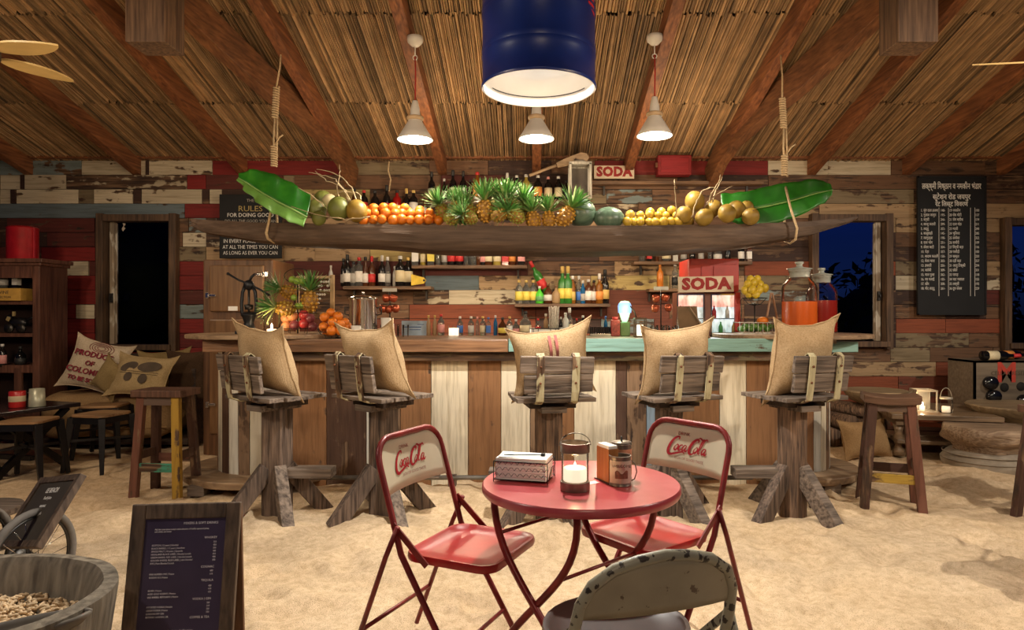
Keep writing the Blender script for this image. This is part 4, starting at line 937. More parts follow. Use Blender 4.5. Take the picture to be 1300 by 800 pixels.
# pineapples
M_PINE = attr_mat('pineapple_skin', 'tint', .5, .7, 30, (1, 1, 1), .2); M_PLEAF = attr_mat('pineapple_leaf', 'tint', .4, .7, 10, (1, 1, 1), .1)
def pineapple_meshes(seed, green=.3):
    random.seed(seed); mb = MB(); R0, H0 = .055, .075
    mb.cur = (.32, .15, .02); mb.ball((0, 0, 0), R0, 14, 9, (1, 1, H0/R0*1.0))
    rows = 8
    for j in range(rows):
        b = PI*(j+.8)/(rows+.6)-PI/2; rr = R0*math.cos(b); z = H0*math.sin(b); k = max(5, int(11*math.cos(b)))
        for i in range(k):
            a = 2*PI*(i+.5*(j % 2))/k; nrm = Vector((math.cos(a)*math.cos(b), math.sin(a)*math.cos(b), math.sin(b))); c = Vector((rr*math.cos(a), rr*math.sin(a), z)); tu = Vector((-math.sin(a), math.cos(a), 0)); tv = nrm.cross(tu)
            s_ = .0145; g = random.uniform(.75, 1.2); mb.cur = (.62*g*(1-green)+.2*green, .30*g*(1-green)+.30*green, .035)
            mb.add([c+tu*s_, c+tv*s_*.9, c-tu*s_, c-tv*s_*.9, c+nrm*.012], [(0, 1, 4), (1, 2, 4), (2, 3, 4), (3, 0, 4)])
    body = mb.mesh('pineapple_body', M_PINE, True); mb = MB()
    for i in range(54):
        t_ = i/54; a = i*2.4; L = .095+.085*(1-abs(t_-.4)); el = R(8+75*t_)+random.uniform(-.15, .15); d = Vector((math.cos(a)*math.cos(el), math.sin(a)*math.cos(el), math.sin(el))); sd = Vector((-math.sin(a), math.cos(a), 0)); base = Vector((0, 0, H0-.012+.02*t_))+d*.01
        g = random.uniform(.7, 1.3); mb.cur = (.10*g, .26*g, .06*g) if random.random() < .7 else (.34*g, .42*g, .17*g)
        w_ = .0085; pts = [base, base+d*L*.4, base+d*L*.75+Vector((0, 0, -.004)), base+d*L+Vector((0, 0, -.020*(1-t_)))]
        vs = []
        for q, ww in zip(pts, (1, 1.1, .7, .06)): vs += [q-sd*w_*ww, q+Vector((0, 0, -.002)), q+sd*w_*ww]
        mb.add(vs, [(3*q+s, 3*q+s+1, 3*q+s+4, 3*q+s+3) for q in range(3) for s in (0, 1)])
    crown = mb.mesh('pineapple_crown', M_PLEAF, True); return body, crown
pmesh = [pineapple_meshes(s_, g) for s_, g in ((5, .75), (6, .1), (7, .35))]
def pineapple(label, pos, k, sc=1, rot=(0, 0, 0), group=None):
    b, c_ = pmesh[k]; o = bpy.data.objects.new('pineapple', b); COL.objects.link(o); o.location = pos; o.rotation_euler = rot; o.scale = (sc, sc, sc)
    cr = bpy.data.objects.new('crown', c_); COL.objects.link(cr); cr.parent = o; return tag(o, label, 'pineapple', group)
for i, (a, b, z, k, s_, rx_, ry_, lb) in enumerate([
        (563, 270, 5.22, 0, .95, .3, -.5, 'greenish pineapple leaning left at the start of the pineapple row'), (578, 263, 5.2, 1, .62, -.2, .1, 'small orange pineapple with a tall crown near the left of the row'), (574, 277, 5.12, 0, .9, 1.4, -.3, 'green crown of a pineapple pointing at the camera, left in the row'),
        (598, 270, 5.2, 0, .95, .5, .2, 'green pineapple third in the row with an upright crown'), (596, 276, 5.1, 0, .85, 1.2, .3, 'green pineapple crown drooping over the rim, left of centre'), (616, 268, 5.18, 1, 1.15, -.1, -.05, 'ripe orange pineapple with a large crown in the middle of the row'),
        (634, 273, 5.12, 2, .85, 1.2, .0, 'pineapple with its dark green crown hanging forward at the middle'), (643, 265, 5.22, 2, 1.1, .1, .1, 'brownish pineapple just right of the middle of the row'), (655, 274, 5.12, 0, .95, .9, .5, 'bright green pineapple crown spread over the rim'), (663, 268, 5.25, 0, 1.0, .1, .3, 'green pineapple behind the spread crown'),
        (677, 280, 5.16, 1, .98, -.1, -.1, 'golden pineapple third from the watermelons'), (697, 279, 5.16, 1, .92, .0, .25, 'golden pineapple second from the watermelons'), (718, 275, 5.15, 1, 1.12, .1, -.55, 'golden pineapple leaning beside the round watermelon'), (585, 271, 5.34, 0, 1, .2, .1, 'pineapple crown at the back left of the row'), (628, 264, 5.36, 0, 1.05, -.2, .2, 'pineapple with tall pale leaves at the back of the row'), (650, 262, 5.36, 0, .9, 0, -.2, 'pineapple crown at the back right of the row')]):
    pineapple(lb, P(a, b, z), k, s_, (rx_, ry_, i*1.3), 'pineapples in the canoe')
random.seed(33)
# ================================================================ lamps overhead
M_SHADE = simple('white_lamp_enamel', (.66, .62, .56), .4, var=.08, bmp=.02); M_RINGW = simple('pale_turned_wood', (.55, .38, .22), .5)
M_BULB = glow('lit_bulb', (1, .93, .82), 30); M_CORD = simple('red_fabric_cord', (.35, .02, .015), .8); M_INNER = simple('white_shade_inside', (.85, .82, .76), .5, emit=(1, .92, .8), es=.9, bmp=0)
def pendant(px_, py_, label, topy):
    x, y, z = P(px_, py_, 5.2); o = thing('pendant_lamp', label, 'pendant lamp', (x, y, z), group='white pendant lamps over the bar')
    MB().lathe([(.137, 0), (.140, .004), (.105, .06), (.060, .135), (.052, .15), (.050, .155)], n=36, cap=False).lathe([(.055, .15), (.0, .155)], n=20, cap=False).build('shade', M_SHADE, o)
    MB().lathe([(.134, .002), (.101, .06), (.057, .132), (0, .145)], n=36, cap=False).build('shade_inside', M_INNER, o)
    MB().lathe([(.055, .152), (.064, .158), (.066, .172), (.062, .182), (.050, .186)], n=28).build('collar', M_RINGW, o); MB().lathe([(.040, .186), (.036, .24), (.022, .30), (.019, .305), (0, .305)], n=24).build('neck', M_SHADE, o, sharp=40)
    MB().ball((0, 0, .052), .058, 14, 10, (1, 1, .8)).build('bulb', M_BULB, o)
    zt = H+(400-topy)*5.2/F-z
    MB().tube([(0, 0, .30), (.004, 0, .30+(zt-.36)*.5), (0, 0, zt-.12)], .006, 6).build('cord', M_CORD, o)
    MB().tube([(0, 0, zt-.13), (0, 0, zt-.02)], .0045, 6).tube([(.018*math.cos(a), 0, zt-.13+.018*math.sin(a)) for a in [2*PI*i/10 for i in range(10)]], .004, 5, closed=True, up=(0, 1, 0)).build('hook', M_SHADE, o)
    MB().lathe([(0, zt-.045), (.03, zt-.04), (.058, zt-.012), (.062, zt+.005), (.062, zt+.03), (0, zt+.03)], n=28).build('ceiling_rose', M_SHADE, o)
    light('SPOT', 'pendant_light', (x, y, z+.015), 150, (1, .87, .68), .05, (x, y, 0), 150, .5)
    light('POINT', 'pendant_glow', (x, y, z-.03), 4.5, (1, .86, .66), .05)
pendant(527, 178, 'leftmost of the three white pendant lamps over the bar', 52)
pendant(681, 177, 'white pendant lamp in the middle, below the blue drum', 52)
pendant(831, 173, 'rightmost of the three white pendant lamps over the bar', 50)
# blue oil drum lamp
M_BLUE = simple('blue_drum_paint', (.005, .018, .14), .36, var=.35, scale=5, bmp=.05); M_DRIN = simple('white_drum_inside', (.9, .88, .84), .4, var=.12, scale=3, emit=(1, .97, .92), es=.05, bmp=.1)
DX, DY, DZ = px(684, 3.41), 3.41, H+.3365*3.41; rd = .286
o = thing('drum_lamp', 'blue oil drum cut open as a ceiling lamp, white inside', 'ceiling lamp', (DX, DY, DZ))
def ribs(r, hgt, s_=1):
    p = [(r, 0), (r+.006*s_, .006), (r+.006*s_, .014), (r, .02)]
    for z in (.155, .185, .36, .39): p += [(r, z-.014), (r+.004, z), (r, z+.014)]
    return p+[(r, hgt)]
MB().lathe(ribs(rd, .86)+[(0, .86)], n=64, cap=False).build('drum', M_BLUE, o, sharp=60)
MB().lathe([(rd, 0), (rd-.004, .0), (rd-.008, .03), (rd-.004, .05), (rd-.010, .07), (rd-.006, .14), (rd-.014, .155), (rd-.006, .17), (rd-.008, .42), (0, .42)], n=64, cap=False).build('drum_inside', M_DRIN, o)
mb = MB(); mb.grid(lambda u, v: ((rd-.013)*math.cos(PI*.15+PI*.7*u), (rd-.013)*math.sin(PI*.15+PI*.7*u), .048+.006*v), 24, 2); mb.build('inner_seam', M_ROD, o)
mb = MB(); a0 = -PI/2+R(57); mb.grid(lambda u, v: ((rd+.0015)*math.cos(a0+.30*u-.10*v), (rd+.0015)*math.sin(a0+.30*u-.10*v), .36-.0+.13*v-.03*u), 6, 6); mb.build('sticker', simple('red_diamond_sticker', (.5, .01, .02), .4), o)
MB().tube([(0, 0, .86), (0, 0, 1.6)], .012, 8).build('hanging_rod', M_ROD, o)
MB().ball((0, 0, .28), .05, 14, 10).build('bulb', glow('drum_bulb', (1, .97, .92), 6), o)
light('SPOT', 'drum_light', (DX, DY, DZ+.20), 270, (1, .95, .86), .05, (DX, DY, 0), 112, .35)
# ceiling fans at both edges
M_FAN = simple('pale_palm_fan_blade', (.60, .42, .17), .5, var=.12)
def fan(label, x, y, z, angs, L, pitch):
    o = thing('ceiling_fan', label, 'ceiling fan', (x, y, z))
    MB().lathe([(0, -.06), (.05, -.055), (.09, -.02), (.09, .03), (.05, .07), (.02, .09), (0, .09)], n=24).build('hub', M_DARK, o); MB().tube([(0, 0, .08), (0, 0, rz_(y)-z+.05)], .014, 8).build('down_rod', M_DARK, o)
    for a in angs:
        pl = []; n = 26
        for i in range(n+1): t_ = i/n; pl.append((.10+L*t_, .085*math.sin(PI*t_**.8)**.7))
        poly = pl+[(p[0], -p[1]) for p in pl[-2:0:-1]]
        vs = [(p[0], p[1], .004) for p in poly]+[(p[0], p[1], -.004) for p in poly]; k = len(poly); mb = MB()
        mb.add(vs, [tuple(range(k)), tuple(range(k, 2*k))[::-1]]+[(i, i+k, (i+1) % k+k, (i+1) % k) for i in range(k)], False, Matrix.Rotation(a, 4, 'Z') @ Matrix.Rotation(pitch, 4, 'X'))
        mb.build('blade', M_FAN, o)
fan('ceiling fan with pale leaf blades at the upper left corner', px(-30, 3.05), 3.05, H+1.2, [R(-10), R(66), R(140), R(212), R(280)], .33, R(3))
fan('ceiling fan with pale leaf blades at the upper right edge', px(1440, 3.4), 3.4, H+1.31, [R(172), R(82), R(-8), R(262)], .66, R(-19))
# ================================================================ shelves and the back bar
ORD = ['first', 'second', 'third', 'fourth', 'fifth', 'sixth', 'seventh', 'eighth', 'ninth', 'tenth', 'eleventh', 'twelfth', 'thirteenth', 'fourteenth', 'fifteenth', 'sixteenth', 'seventeenth', 'eighteenth', 'nineteenth', 'twentieth', 'twenty-first', 'twenty-second']
M_SHELF = wood('shelf_wood', (.10, .05, .026), (.30, .17, .09), 'x', .6)
def shelf(label, x0, x1, y, Z=7.2, d=.22, th=.035):
    xa, xb = px(x0, Z-d/2), px(x1, Z-d/2); z = H-(y-CY)*(Z-d/2)/F
    o = MB().box((0, 0, 0), (xb-xa, d, th)).build('shelf', M_SHELF, None, ((xa+xb)/2, 7.375-d/2, z-th/2), bevel=.004)
    for s in (-.42, .42): MB().box((s*(xb-xa), .08, -th/2-.05), (.02, .05, .10)).build('bracket', M_ROD, o)
    return tag(o, label, 'shelf')
shelf('wooden wall shelf left of centre holding liquor bottles', 433, 546, 363)
shelf('long wooden wall shelf just under the middle of the canoe', 521, 669, 336)
shelf('wooden wall shelf with clear and green bottles right of centre', 653, 776, 385.5)
shelf('wooden wall shelf behind the canoe above the soda signs', 806, 958, 331)
shelf('upper wooden wall shelf behind the pineapples', 545, 738, 252)
shelf('upper wooden wall shelf behind the oranges', 440, 547, 272)
shelf('brown ledge along the wall right of the soda sign', 752, 975, 227, d=.12)
BT = {'wine': [(0, 0), (.118, 0), (.125, .01), (.125, .56), (.11, .64), (.055, .72), (.044, .80), (.043, .97), (.052, .975), (.052, 1), (0, 1)],
      'spirit': [(0, 0), (.148, 0), (.155, .01), (.155, .60), (.13, .68), (.07, .74), (.056, .78), (.056, .93), (0, .93)],
      'square': [(0, 0), (.16, 0), (.168, .01), (.168, .62), (.155, .68), (.06, .74), (.052, .78), (.052, .92), (0, .92)],
      'fat': [(0, 0), (.17, 0), (.20, .06), (.21, .30), (.19, .48), (.10, .60), (.06, .66), (.055, .82), (0, .82)],
      'slim': [(0, 0), (.095, 0), (.10, .01), (.10, .55), (.085, .66), (.05, .76), (.04, .82), (.04, .95), (0, .95)]}
CAPZ = {'wine': (.84, .055), 'spirit': (.86, .066), 'square': (.86, .062), 'fat': (.74, .068), 'slim': (.86, .052)}
BCACHE = {}
GL = {'dark': ((.012, .010, .010), 0, .12), 'black': ((.006, .006, .007), 0, .1), 'clear': ((.80, .84, .82), .9, .05), 'amber': ((.42, .15, .02), .35, .1), 'brown': ((.11, .035, .012), .15, .1), 'red': ((.40, .012, .010), .1, .15),
      'green': ((.06, .30, .05), .3, .1), 'limegreen': ((.12, .75, .06), .1, .2), 'yellow': ((.65, .50, .10), .35, .12), 'blue': ((.02, .18, .45), .3, .1), 'tan': ((.40, .25, .12), 0, .5), 'white': ((.7, .7, .66), 0, .3), 'orange': ((.72, .22, .02), 0, .35), 'silver': ((.45, .42, .38), 0, .3)}
LBW = {'cream': (.72, .62, .40), 'white': (.78, .75, .70), 'yellow': (.75, .60, .10), 'red': (.55, .03, .03), 'black': (.02, .02, .02), 'gold': (.62, .42, .12), 'blue': (.05, .16, .50), 'orange': (.75, .28, .06), 'pink': (.70, .30, .28), 'silver': (.6, .58, .54), 'green': (.1, .3, .1), 'grey': (.4, .38, .35), 'brown': (.2, .1, .05)}
def glm(k): c, tr, ro = GL[k]; return simple('bottle_glass_'+k, tuple(.8*q for q in c), ro, trans=tr, var=.08, bmp=0)
def lbm(k): return simple('bottle_label_'+k, LBW[k], .55, var=.15, scale=50, bmp=0)
def bmesh_(key, fn):
    if key not in BCACHE: BCACHE[key] = fn()
    return BCACHE[key]
def bottle(xp, yb, Z, hp, ty, g, lb=None, cap='black', label='', group=None, name='bottle', zbase=None, rot=None, pos=None):
    n = 12 if ty != 'square' else 4
    me = bmesh_(('g', ty, g), lambda: MB().lathe(BT[ty], n=(14 if ty != 'square' else 4), M=Matrix.Rotation(PI/4, 4, 'Z') if ty == 'square' else None, smooth=ty != 'square', c=(0, 0, 0)).mesh('bottle_glass', glm(g)))
    h = hp*Z/F; p = pos or P(xp, yb, Z)
    if zbase is not None and pos is None: p.z = zbase
    o = bpy.data.objects.new(name, me); COL.objects.link(o); o.location = p; o.scale = (h, h, h)
    if rot: o.rotation_euler = rot
    else: o.rotation_euler = (0, 0, random.uniform(-.15, .15))
    r = {'wine': .127, 'spirit': .157, 'square': .170, 'fat': .212, 'slim': .102}[ty]
    def lab():
        z0, z1 = {'wine': (.14, .42), 'spirit': (.14, .50), 'square': (.14, .52), 'fat': (.12, .36), 'slim': (.12, .42)}[ty]
        if ty == 'square': q = r/math.sqrt(2); return MB().box((0, 0, (z0+z1)/2), (2*q+.004, 2*q+.004, z1-z0)).mesh('bottle_label', lbm(lb))
        return MB().lathe([(r, z0), (r+.003, z0+.001), (r+.003, z1-.001), (r, z1)], n=14, cap=False).mesh('bottle_label', lbm(lb))
    if lb: c = bpy.data.objects.new('label', bmesh_(('l', ty, lb), lab)); COL.objects.link(c); c.parent = o
    z0, cr = CAPZ[ty]; zt = BT[ty][-1][1]
    if cap: c = bpy.data.objects.new('cap', bmesh_(('c', ty, cap), lambda: MB().lathe([(cr, z0), (cr, zt+.02), (cr*.8, zt+.035), (0, zt+.035)], n=10).mesh('bottle_cap', lbm(cap)))); COL.objects.link(c); c.parent = o
    return tag(o, label, 'bottle', group)
def row(spec, yb, Z, where, group, zbase):
    items = [s.split() for s in spec.split(';')]; items = [i for i in items if i]
    items.sort(key=lambda i: float(i[0]))
    for k, it in enumerate(items):
        x_, hp, ty, g = float(it[0]), float(it[1]), it[2], it[3]; lb = it[4] if len(it) > 4 and it[4] != '-' else None; cap = it[5] if len(it) > 5 else 'black'
        if cap == '-': cap = None
        shape = {'wine': 'tall', 'spirit': '', 'square': 'square', 'fat': 'round', 'slim': 'slim'}[ty]
        lbl = f"{shape} {g} bottle with {lb} label" if lb else f"{shape} {g} bottle without label"
        bottle(x_, yb, Z+random.uniform(-.02, .02), hp, ty, g, lb, cap, f"{lbl.strip()}, {ORD[k]} from left {where}".replace('limegreen', 'bright green'), group, zbase=zbase)
def shz(y): return H-(y-CY)*7.09/F
row('420 27 slim white - silver;436 36 slim dark grey black;441 39 wine dark white black;449 33 spirit clear grey black;456 38 spirit clear white red;464 38 slim brown white black;472 37 wine brown red red;485 38 wine dark white silver;492 38 slim clear grey white;501 26 slim silver - silver;508 40 spirit dark cream white;518 38 spirit dark cream gold', 363, 7.22,
    'on the left shelf', 'bottles on the left wall shelf', shz(363)+.001)
row('527 34 square clear white silver;537 34 slim yellow cream black;547 34 square clear yellow black;556 34 slim clear - silver;564 34 slim clear grey silver;573 34 spirit dark red red;583 34 spirit dark red red;592 34 slim clear - silver;600 34 spirit clear - silver;607 33 slim brown - black;613 34 slim dark pink black;620 34 spirit brown cream black;631 34 spirit yellow cream gold;642 34 square red red black;650 34 spirit brown orange black;662 34 square dark pink black', 336, 7.22,
    'on the shelf under the canoe', 'bottles on the long middle shelf', shz(336)+.001)
row('659 31 spirit clear yellow gold;668 31 spirit clear yellow gold;677 31 spirit clear yellow gold;685 26 fat limegreen green white;696 31 fat brown silver brown;706 27 fat tan - brown;714 46 wine green yellow gold;721 46 wine green yellow gold;727 36 slim amber gold white;735 36 slim clear blue silver;740 30 slim blue grey silver;747 32 spirit brown white silver;754 31 spirit brown silver black;761 37 wine amber orange white;768 42 wine dark gold black', 385, 7.22,
    'on the right shelf', 'bottles on the right wall shelf', shz(385.5)+.001)
row('815 26 spirit clear - silver;824 24 square dark red black;834 26 slim brown - black;846 26 fat clear cream silver;857 26 square white - white;868 24 spirit clear grey silver;879 24 spirit dark - black;890 22 spirit clear grey black;901 24 slim clear - silver;911 26 fat clear silver silver;924 24 spirit dark - black;941 25 spirit dark white white;951 24 square brown white white', 331, 7.22,
    'above the soda signs', 'bottles and jars on the shelf above the soda signs', shz(331)+.001)
row('548 35 wine black grey black;564 28 slim dark grey silver;575 37 wine black grey black;588 36 wine black silver black;597 27 slim dark - black;606 37 spirit amber orange red;644 34 wine dark pink silver;656 33 square black silver silver;668 34 spirit yellow - silver;683 33 spirit black orange white;696 31 spirit black cream pink;709 32 spirit black cream white;719 26 slim dark - black', 252, 7.22,
    'behind the pineapples', 'bottles on the upper shelf', shz(252)+.001)
row('450 36 slim brown red black;462 34 spirit dark red red;476 33 spirit dark - black;491 38 wine dark red black;504 34 spirit red - black;516 34 wine dark silver gold;525 34 spirit dark white gold;539 26 slim brown silver brown', 272, 7.22,
    'behind the oranges', 'bottles on the upper left shelf', shz(272)+.001)
CT = 1.1185
row('544 26 slim tan - gold;552 26 slim tan - gold;560 28 spirit clear pink red;584 25 spirit clear blue white;598 25 spirit clear silver white;606 24 slim clear - pink;613 25 spirit clear cream gold;620 24 square clear blue blue;629 26 slim blue - silver;638 27 fat brown yellow black;647 25 spirit clear white gold;655 24 fat clear pink white;667 36 fat clear cream black;683 22 spirit clear red red;693 28 slim tan - white;712 24 slim dark silver silver;718 30 spirit white - silver;723 34 wine clear cream white;732 22 slim brown pink red;740 26 spirit dark - silver;769 25 slim blue - blue', 426, 5.96,
    'along the bar back', 'bottles along the back of the bar', CT)
bottle(838, 0, 7.2, 33, 'wine', 'orange', None, 'orange', 'orange bottle standing on the wall behind the right mug tree', zbase=shz(366)); bottle(857, 0, 7.2, 34, 'wine', 'clear', 'black', 'white', 'clear bottle with a black label left of the big soda sign', zbase=shz(366))
s_ = shelf('short wall ledge left of the big soda sign', 826, 868, 366)
bottle(0, 0, 7.1, 44, 'wine', 'green', 'red', 'red', 'green bottle with red label hung aslant on the wall right of the middle shelf', pos=P(694, 371, 7.28), rot=(.1, -.5, 0))

# ---- signs and oddments on the wall
M_SIGNP = simple('cream_sign_paint', (.66, .53, .38), .6, var=.15, scale=6); M_SIGNR = simple('faded_red_letters', (.30, .016, .014), .7, bmp=0)
def soda(label, x0, y0, x1, y1, Z, tilt=0):
    c = P((x0+x1)/2, (y0+y1)/2, Z); w_, h_ = (x1-x0)*Z/F, (y1-y0)*Z/F; o = thing('sign_board', label, 'sign', c); o.rotation_euler = (0, tilt, 0)
    MB().box((0, 0, 0), (w_, .02, h_)).build('board', M_SIGNP, o, bevel=.002)
    text('SODA', h_*.98, 'lettering', M_SIGNR, o, (0, -.0115, -.0), (PI/2, 0, 0), bold=.0085*h_/.15, sx=w_/(h_*2.95)*.93)
    return o
soda('small cream sign reading SODA in red on the wall beside the white lantern', 754, 210.5, 805, 227, 7.3)
soda('large cream sign reading SODA in red on the red drinks cooler', 861, 351, 931, 371, 5.705, R(-1))
o = thing('tin_box', 'red tin box on the ledge under the roof right of the small soda sign', 'tin box', P(855, 211, 7.25)); w_ = 43*7.2/F
MB().box((0, 0, 0), (w_, .14, .215)).build('box', M_PX, o, color=(.22, .010, .012, .3), bevel=.012); MB().box((0, -.072, 0), (w_*.82, .006, .165)).build('lid', M_PX, o, color=(.27, .012, .016, .3), bevel=.003)
MB().box((-w_/2-.01, -.04, 0), (.025, .04, .05)).build('hinge', M_RUST, o)
# white lantern and paddle
M_CHIP = wood('chipped_white_wood', (.40, .37, .30), (.78, .74, .64), 'z', .6, scale=6)
c = P(736, 231, 7.0); o = thing('box_lantern', 'chipped white wooden box lantern on the upper shelf left of the soda sign', 'lantern', c); a_, b_ = .115, .175
mb = MB()
for s1 in (-1, 1):
    for s2 in (-1, 1): mb.box((s1*(a_-.012), s2*(a_-.012), 0), (.026, .026, 2*b_))
for z in (-b_, b_):
    for s1 in (-1, 1): mb.box((s1*(a_-.012), 0, z), (.026, 2*a_, .028)).box((0, s1*(a_-.012), z), (2*a_, .026, .028))
mb.build('frame', M_CHIP, o, bevel=.002); MB().lathe([(.09, b_), (.095, b_+.02), (.05, b_+.05), (0, b_+.055)], n=16).build('lid', M_CHIP, o)
for s1 in (-1, 1): MB().box((0, s1*(a_-.012), 0), (2*a_-.04, .003, 2*b_-.02)).build('pane', M_CLEAR, o)
MB().box((0, .10, 0), (2*a_-.03, .004, 2*b_-.02)).build('back_panel', simple('smoky_panel', (.10, .08, .06), .4), o)
mb = MB(); pts = [P(672, 223, 7.12), P(690, 216, 7.12), P(706, 210, 7.12)]
o = thing('paddle', 'pale wooden paddle lying aslant above the bottles left of the white lantern', 'paddle', pts[0]); q = [p-pts[0] for p in pts]
mb.tube(q, .016, 8); mb.build('shaft', simple('pale_paddle_wood', (.46, .32, .19), .6, stretch=(1, 6, 6)), o)
pl = [(706, 207), (716, 202), (728, 197), (738, 193.5), (745, 195), (748, 200), (745, 205), (736, 206), (724, 210), (708, 213)]
mb = MB().prism([((P(a, b, 7.12)-pts[0]).x, (P(a, b, 7.12)-pts[0]).z) for a, b in pl], .02); mb.build('blade', MATS['pale_paddle_wood'], o, bevel=.004)
mb = MB(); cc = P(731, 203, 7.105)-pts[0]; mb.prism([(cc.x+(.026 if i % 2 == 0 else .010)*math.sin(i*PI/5), cc.z+(.026 if i % 2 == 0 else .010)*math.cos(i*PI/5)) for i in range(10)], .006, Matrix.Translation((0, cc.y, 0))); mb.build('star', M_DARK, o)
o = MB().tube([P(494, 205, 7.3)-P(494, 205, 7.3), P(493, 217, 7.3)-P(494, 205, 7.3), P(496, 228, 7.3)-P(494, 205, 7.3), P(494, 243, 7.3)-P(494, 205, 7.3)], .008, 6).build('cord', M_ROPE, None, P(494, 205, 7.3)); tag(o, 'short frayed cord hanging from the wall plate above the oranges', 'cord')
# yellow plate, blue poster, fire-red cards
o = thing('wall_plate', 'yellow tapered metal plate at the right end of the left shelf', 'plate', P(531, 356, 7.1)); MB().prism([(-.075, -.055), (-.075, .065), (.06, .03), (.085, 0), (.06, -.035)], .012).build('plate', simple('yellow_plate_paint', (.68, .47, .04), .5), o, bevel=.002); MB().lathe([(.012, -.004), (.012, .012), (0, .012)], n=10, M=Matrix.Translation((.065, -.006, 0)) @ Matrix.Rotation(PI/2, 4, 'X')).build('bolt', M_ROD, o)
o = thing('poster', 'small pale blue card leaning behind the bar bottles', 'poster', P(527, 417, 5.98)); MB().box((0, 0, 0), (.24, .006, .135)).build('card', simple('pale_blue_card', (.42, .55, .68), .5, var=.35, scale=7), o); MB().box((-.02, -.004, .012), (.15, .002, .008)).box((.0, -.004, -.012), (.10, .002, .006)).box((.05, -.004, .035), (.06, .002, .005)).build('print', simple('blue_print', (.03, .08, .25), .6), o)
# chalk boards on the wall
def cboard(label, x0, y0, x1, y1, Z=7.32):
    c = P((x0+x1)/2, (y0+y1)/2, Z); o = thing('blackboard', label, 'blackboard', c); w_, h_ = (x1-x0)*Z/F, (y1-y0)*Z/F
    MB().box((0, 0, 0), (w_, .025, h_)).build('board', M_BLACKB, o, bevel=.004); return o, w_, h_
o, w_, h_ = cboard('black wall board of painted rules hung behind the left half of the canoe', 279, 247, 358, 328)
pz = F/7.32
def bt_(s, y, sz, col=None, sx=1, x=0): return text(s, sz, 'lettering', col or M_CHALK, o, (x, -.014, (287.5-y)/pz), (PI/2, 0, 0), sx=sx)
M_CHD = simple('faded_chalk', (.40, .37, .32), .9)
bt_('RULES', 265.5, .085, simple('dull_gold_paint', (.45, .34, .12), .7), 1.15); bt_('THE', 255, .045, M_CHD); bt_('FOR DOING GOOD', 273.5, .060, None, .95)
for i, s in enumerate(['DO ALL THE GOOD YOU CAN', 'BY ALL THE MEANS YOU CAN', 'IN ALL THE WAYS YOU CAN']): bt_(s, 281+6.3*i, .045, M_CHD, .9)
bt_('TO ALL THE PEOPLE', 299.5, .052, None, .9, -.06); bt_('IN EVERY PLACE YOU CAN', 306.5, .058, None, .84); bt_('AT ALL THE TIMES YOU CAN', 314, .058, None, .80); bt_('AS LONG AS EVER YOU CAN', 321.5, .056, None, .82)
# the painted price list in hindi
o, w_, h_ = cboard('tall black price list board painted in white Hindi letters right of the bar window', 1164, 224, 1251, 400)
mb = MB()
for s in (-1, 1): mb.box((s*(w_/2-.008), -.016, 0), (.016, .01, h_))
mb.box((0, -.016, h_/2-.008), (w_, .01, .016)).box((0, -.016, -h_/2+.008), (w_, .01, .016)); mb.build('frame', M_BLACKB, o)
import re
def hp_(s, x, y, sz, al='CENTER', sx=1, b=0):
    s = re.sub('((?:[\u0915-\u0939]\u094d)*[\u0915-\u0939])\u093f', '\u093f\\1', s)
    return text(s, sz, 'lettering', M_CHALK, o, ((x-1207.5)/pz, -.0145, (312-y)/pz), (PI/2, 0, 0), al, sx=sx, bold=b)
hp_('लक्ष्मी मिष्ठान व नमकीन भंडार', 1207, 237, .088, sx=.60, b=.0012); hp_('स्टेशन रोड जयपुर', 1207, 250.5, .078, sx=.8, b=.001); hp_('रेट लिस्ट विवरण', 1207, 259.5, .072, sx=.8, b=.001)
nm1 = 'मूंग दाल हलवा|गुलाब जामुन|बर्फी|काजू कतली|लड्डू|बालूशाही|रसगुल्ला|राज भोग|केसर बाटी|पेड़ा|बादाम कतली|घेवर मावा|इमरती|जलेबी|माल पुआ|रस मलाई|खीर|गोंद लड्डू'.split('|')
nm2 = 'नमकीन|सेव मोटी|सेव बारीक|दाल मोठ|मठरी|भुजिया|समोसा|कचौरी|मिर्ची बड़ा|पकौड़ी|खस्ता|दही बड़ा|आलू टिक्की|छोले|पापड़|चाट मसाला|लस्सी|दूध केसर'.split('|')
for i in range(18):
    y = 267.5+5.82*i
    hp_(str(i+1)+'. '+nm1[i], 1168, y, .042, 'LEFT', .72); hp_('%d-' % (140+(i*53) % 260), 1193, y, .040, 'LEFT', .72); hp_(str(i+19)+' '+nm2[i], 1204, y, .042, 'LEFT', .72); hp_('%d' % (100+(i*37) % 250), 1237, y, .040, 'LEFT', .72)
mb = MB()
for x_ in (1191, 1203, 1231, 1236.5): mb.box(((x_-1207.5)/pz, -.0145, (312-320)/pz), (.004, .002, 112/pz))
mb.build('ruled_lines', M_CHALK, o)

# ---- drinks cooler with the red top
QS = 5.75/6.5
o = thing('drinks_cooler', 'red topped drinks cooler with two lit glass fronts on the bar', 'cooler', (px(902, 5.75), 5.93, CT)); o.scale = (QS, QS, QS); wq = 75*6.5/F; zt = (H+(400-328)*5.7/F-CT)/QS
M_REDC = 'M'; mr_ = simple('red_cooler_paint', (.40, .022, .012), .45, var=.25, scale=5)
MB().box((.03, .0, zt-.16), (64*6.5/F, .42, .32)).build('red_top', mr_, o, bevel=.008)
MB().box((.03, -.215, zt-.035), (64*6.5/F-.04, .01, .045)).box((.03, -.213, zt-.12), (.006, .01, .09)).box((-.09, -.213, zt-.12), (.006, .01, .09)).build('trim_strip', simple('dark_red_trim', (.30, .015, .01), .5), o)
MB().box((0, .03, .21), (wq, .34, .44)).build('housing', simple('brown_cooler_side', (.16, .05, .03), .5), o, bevel=.004)
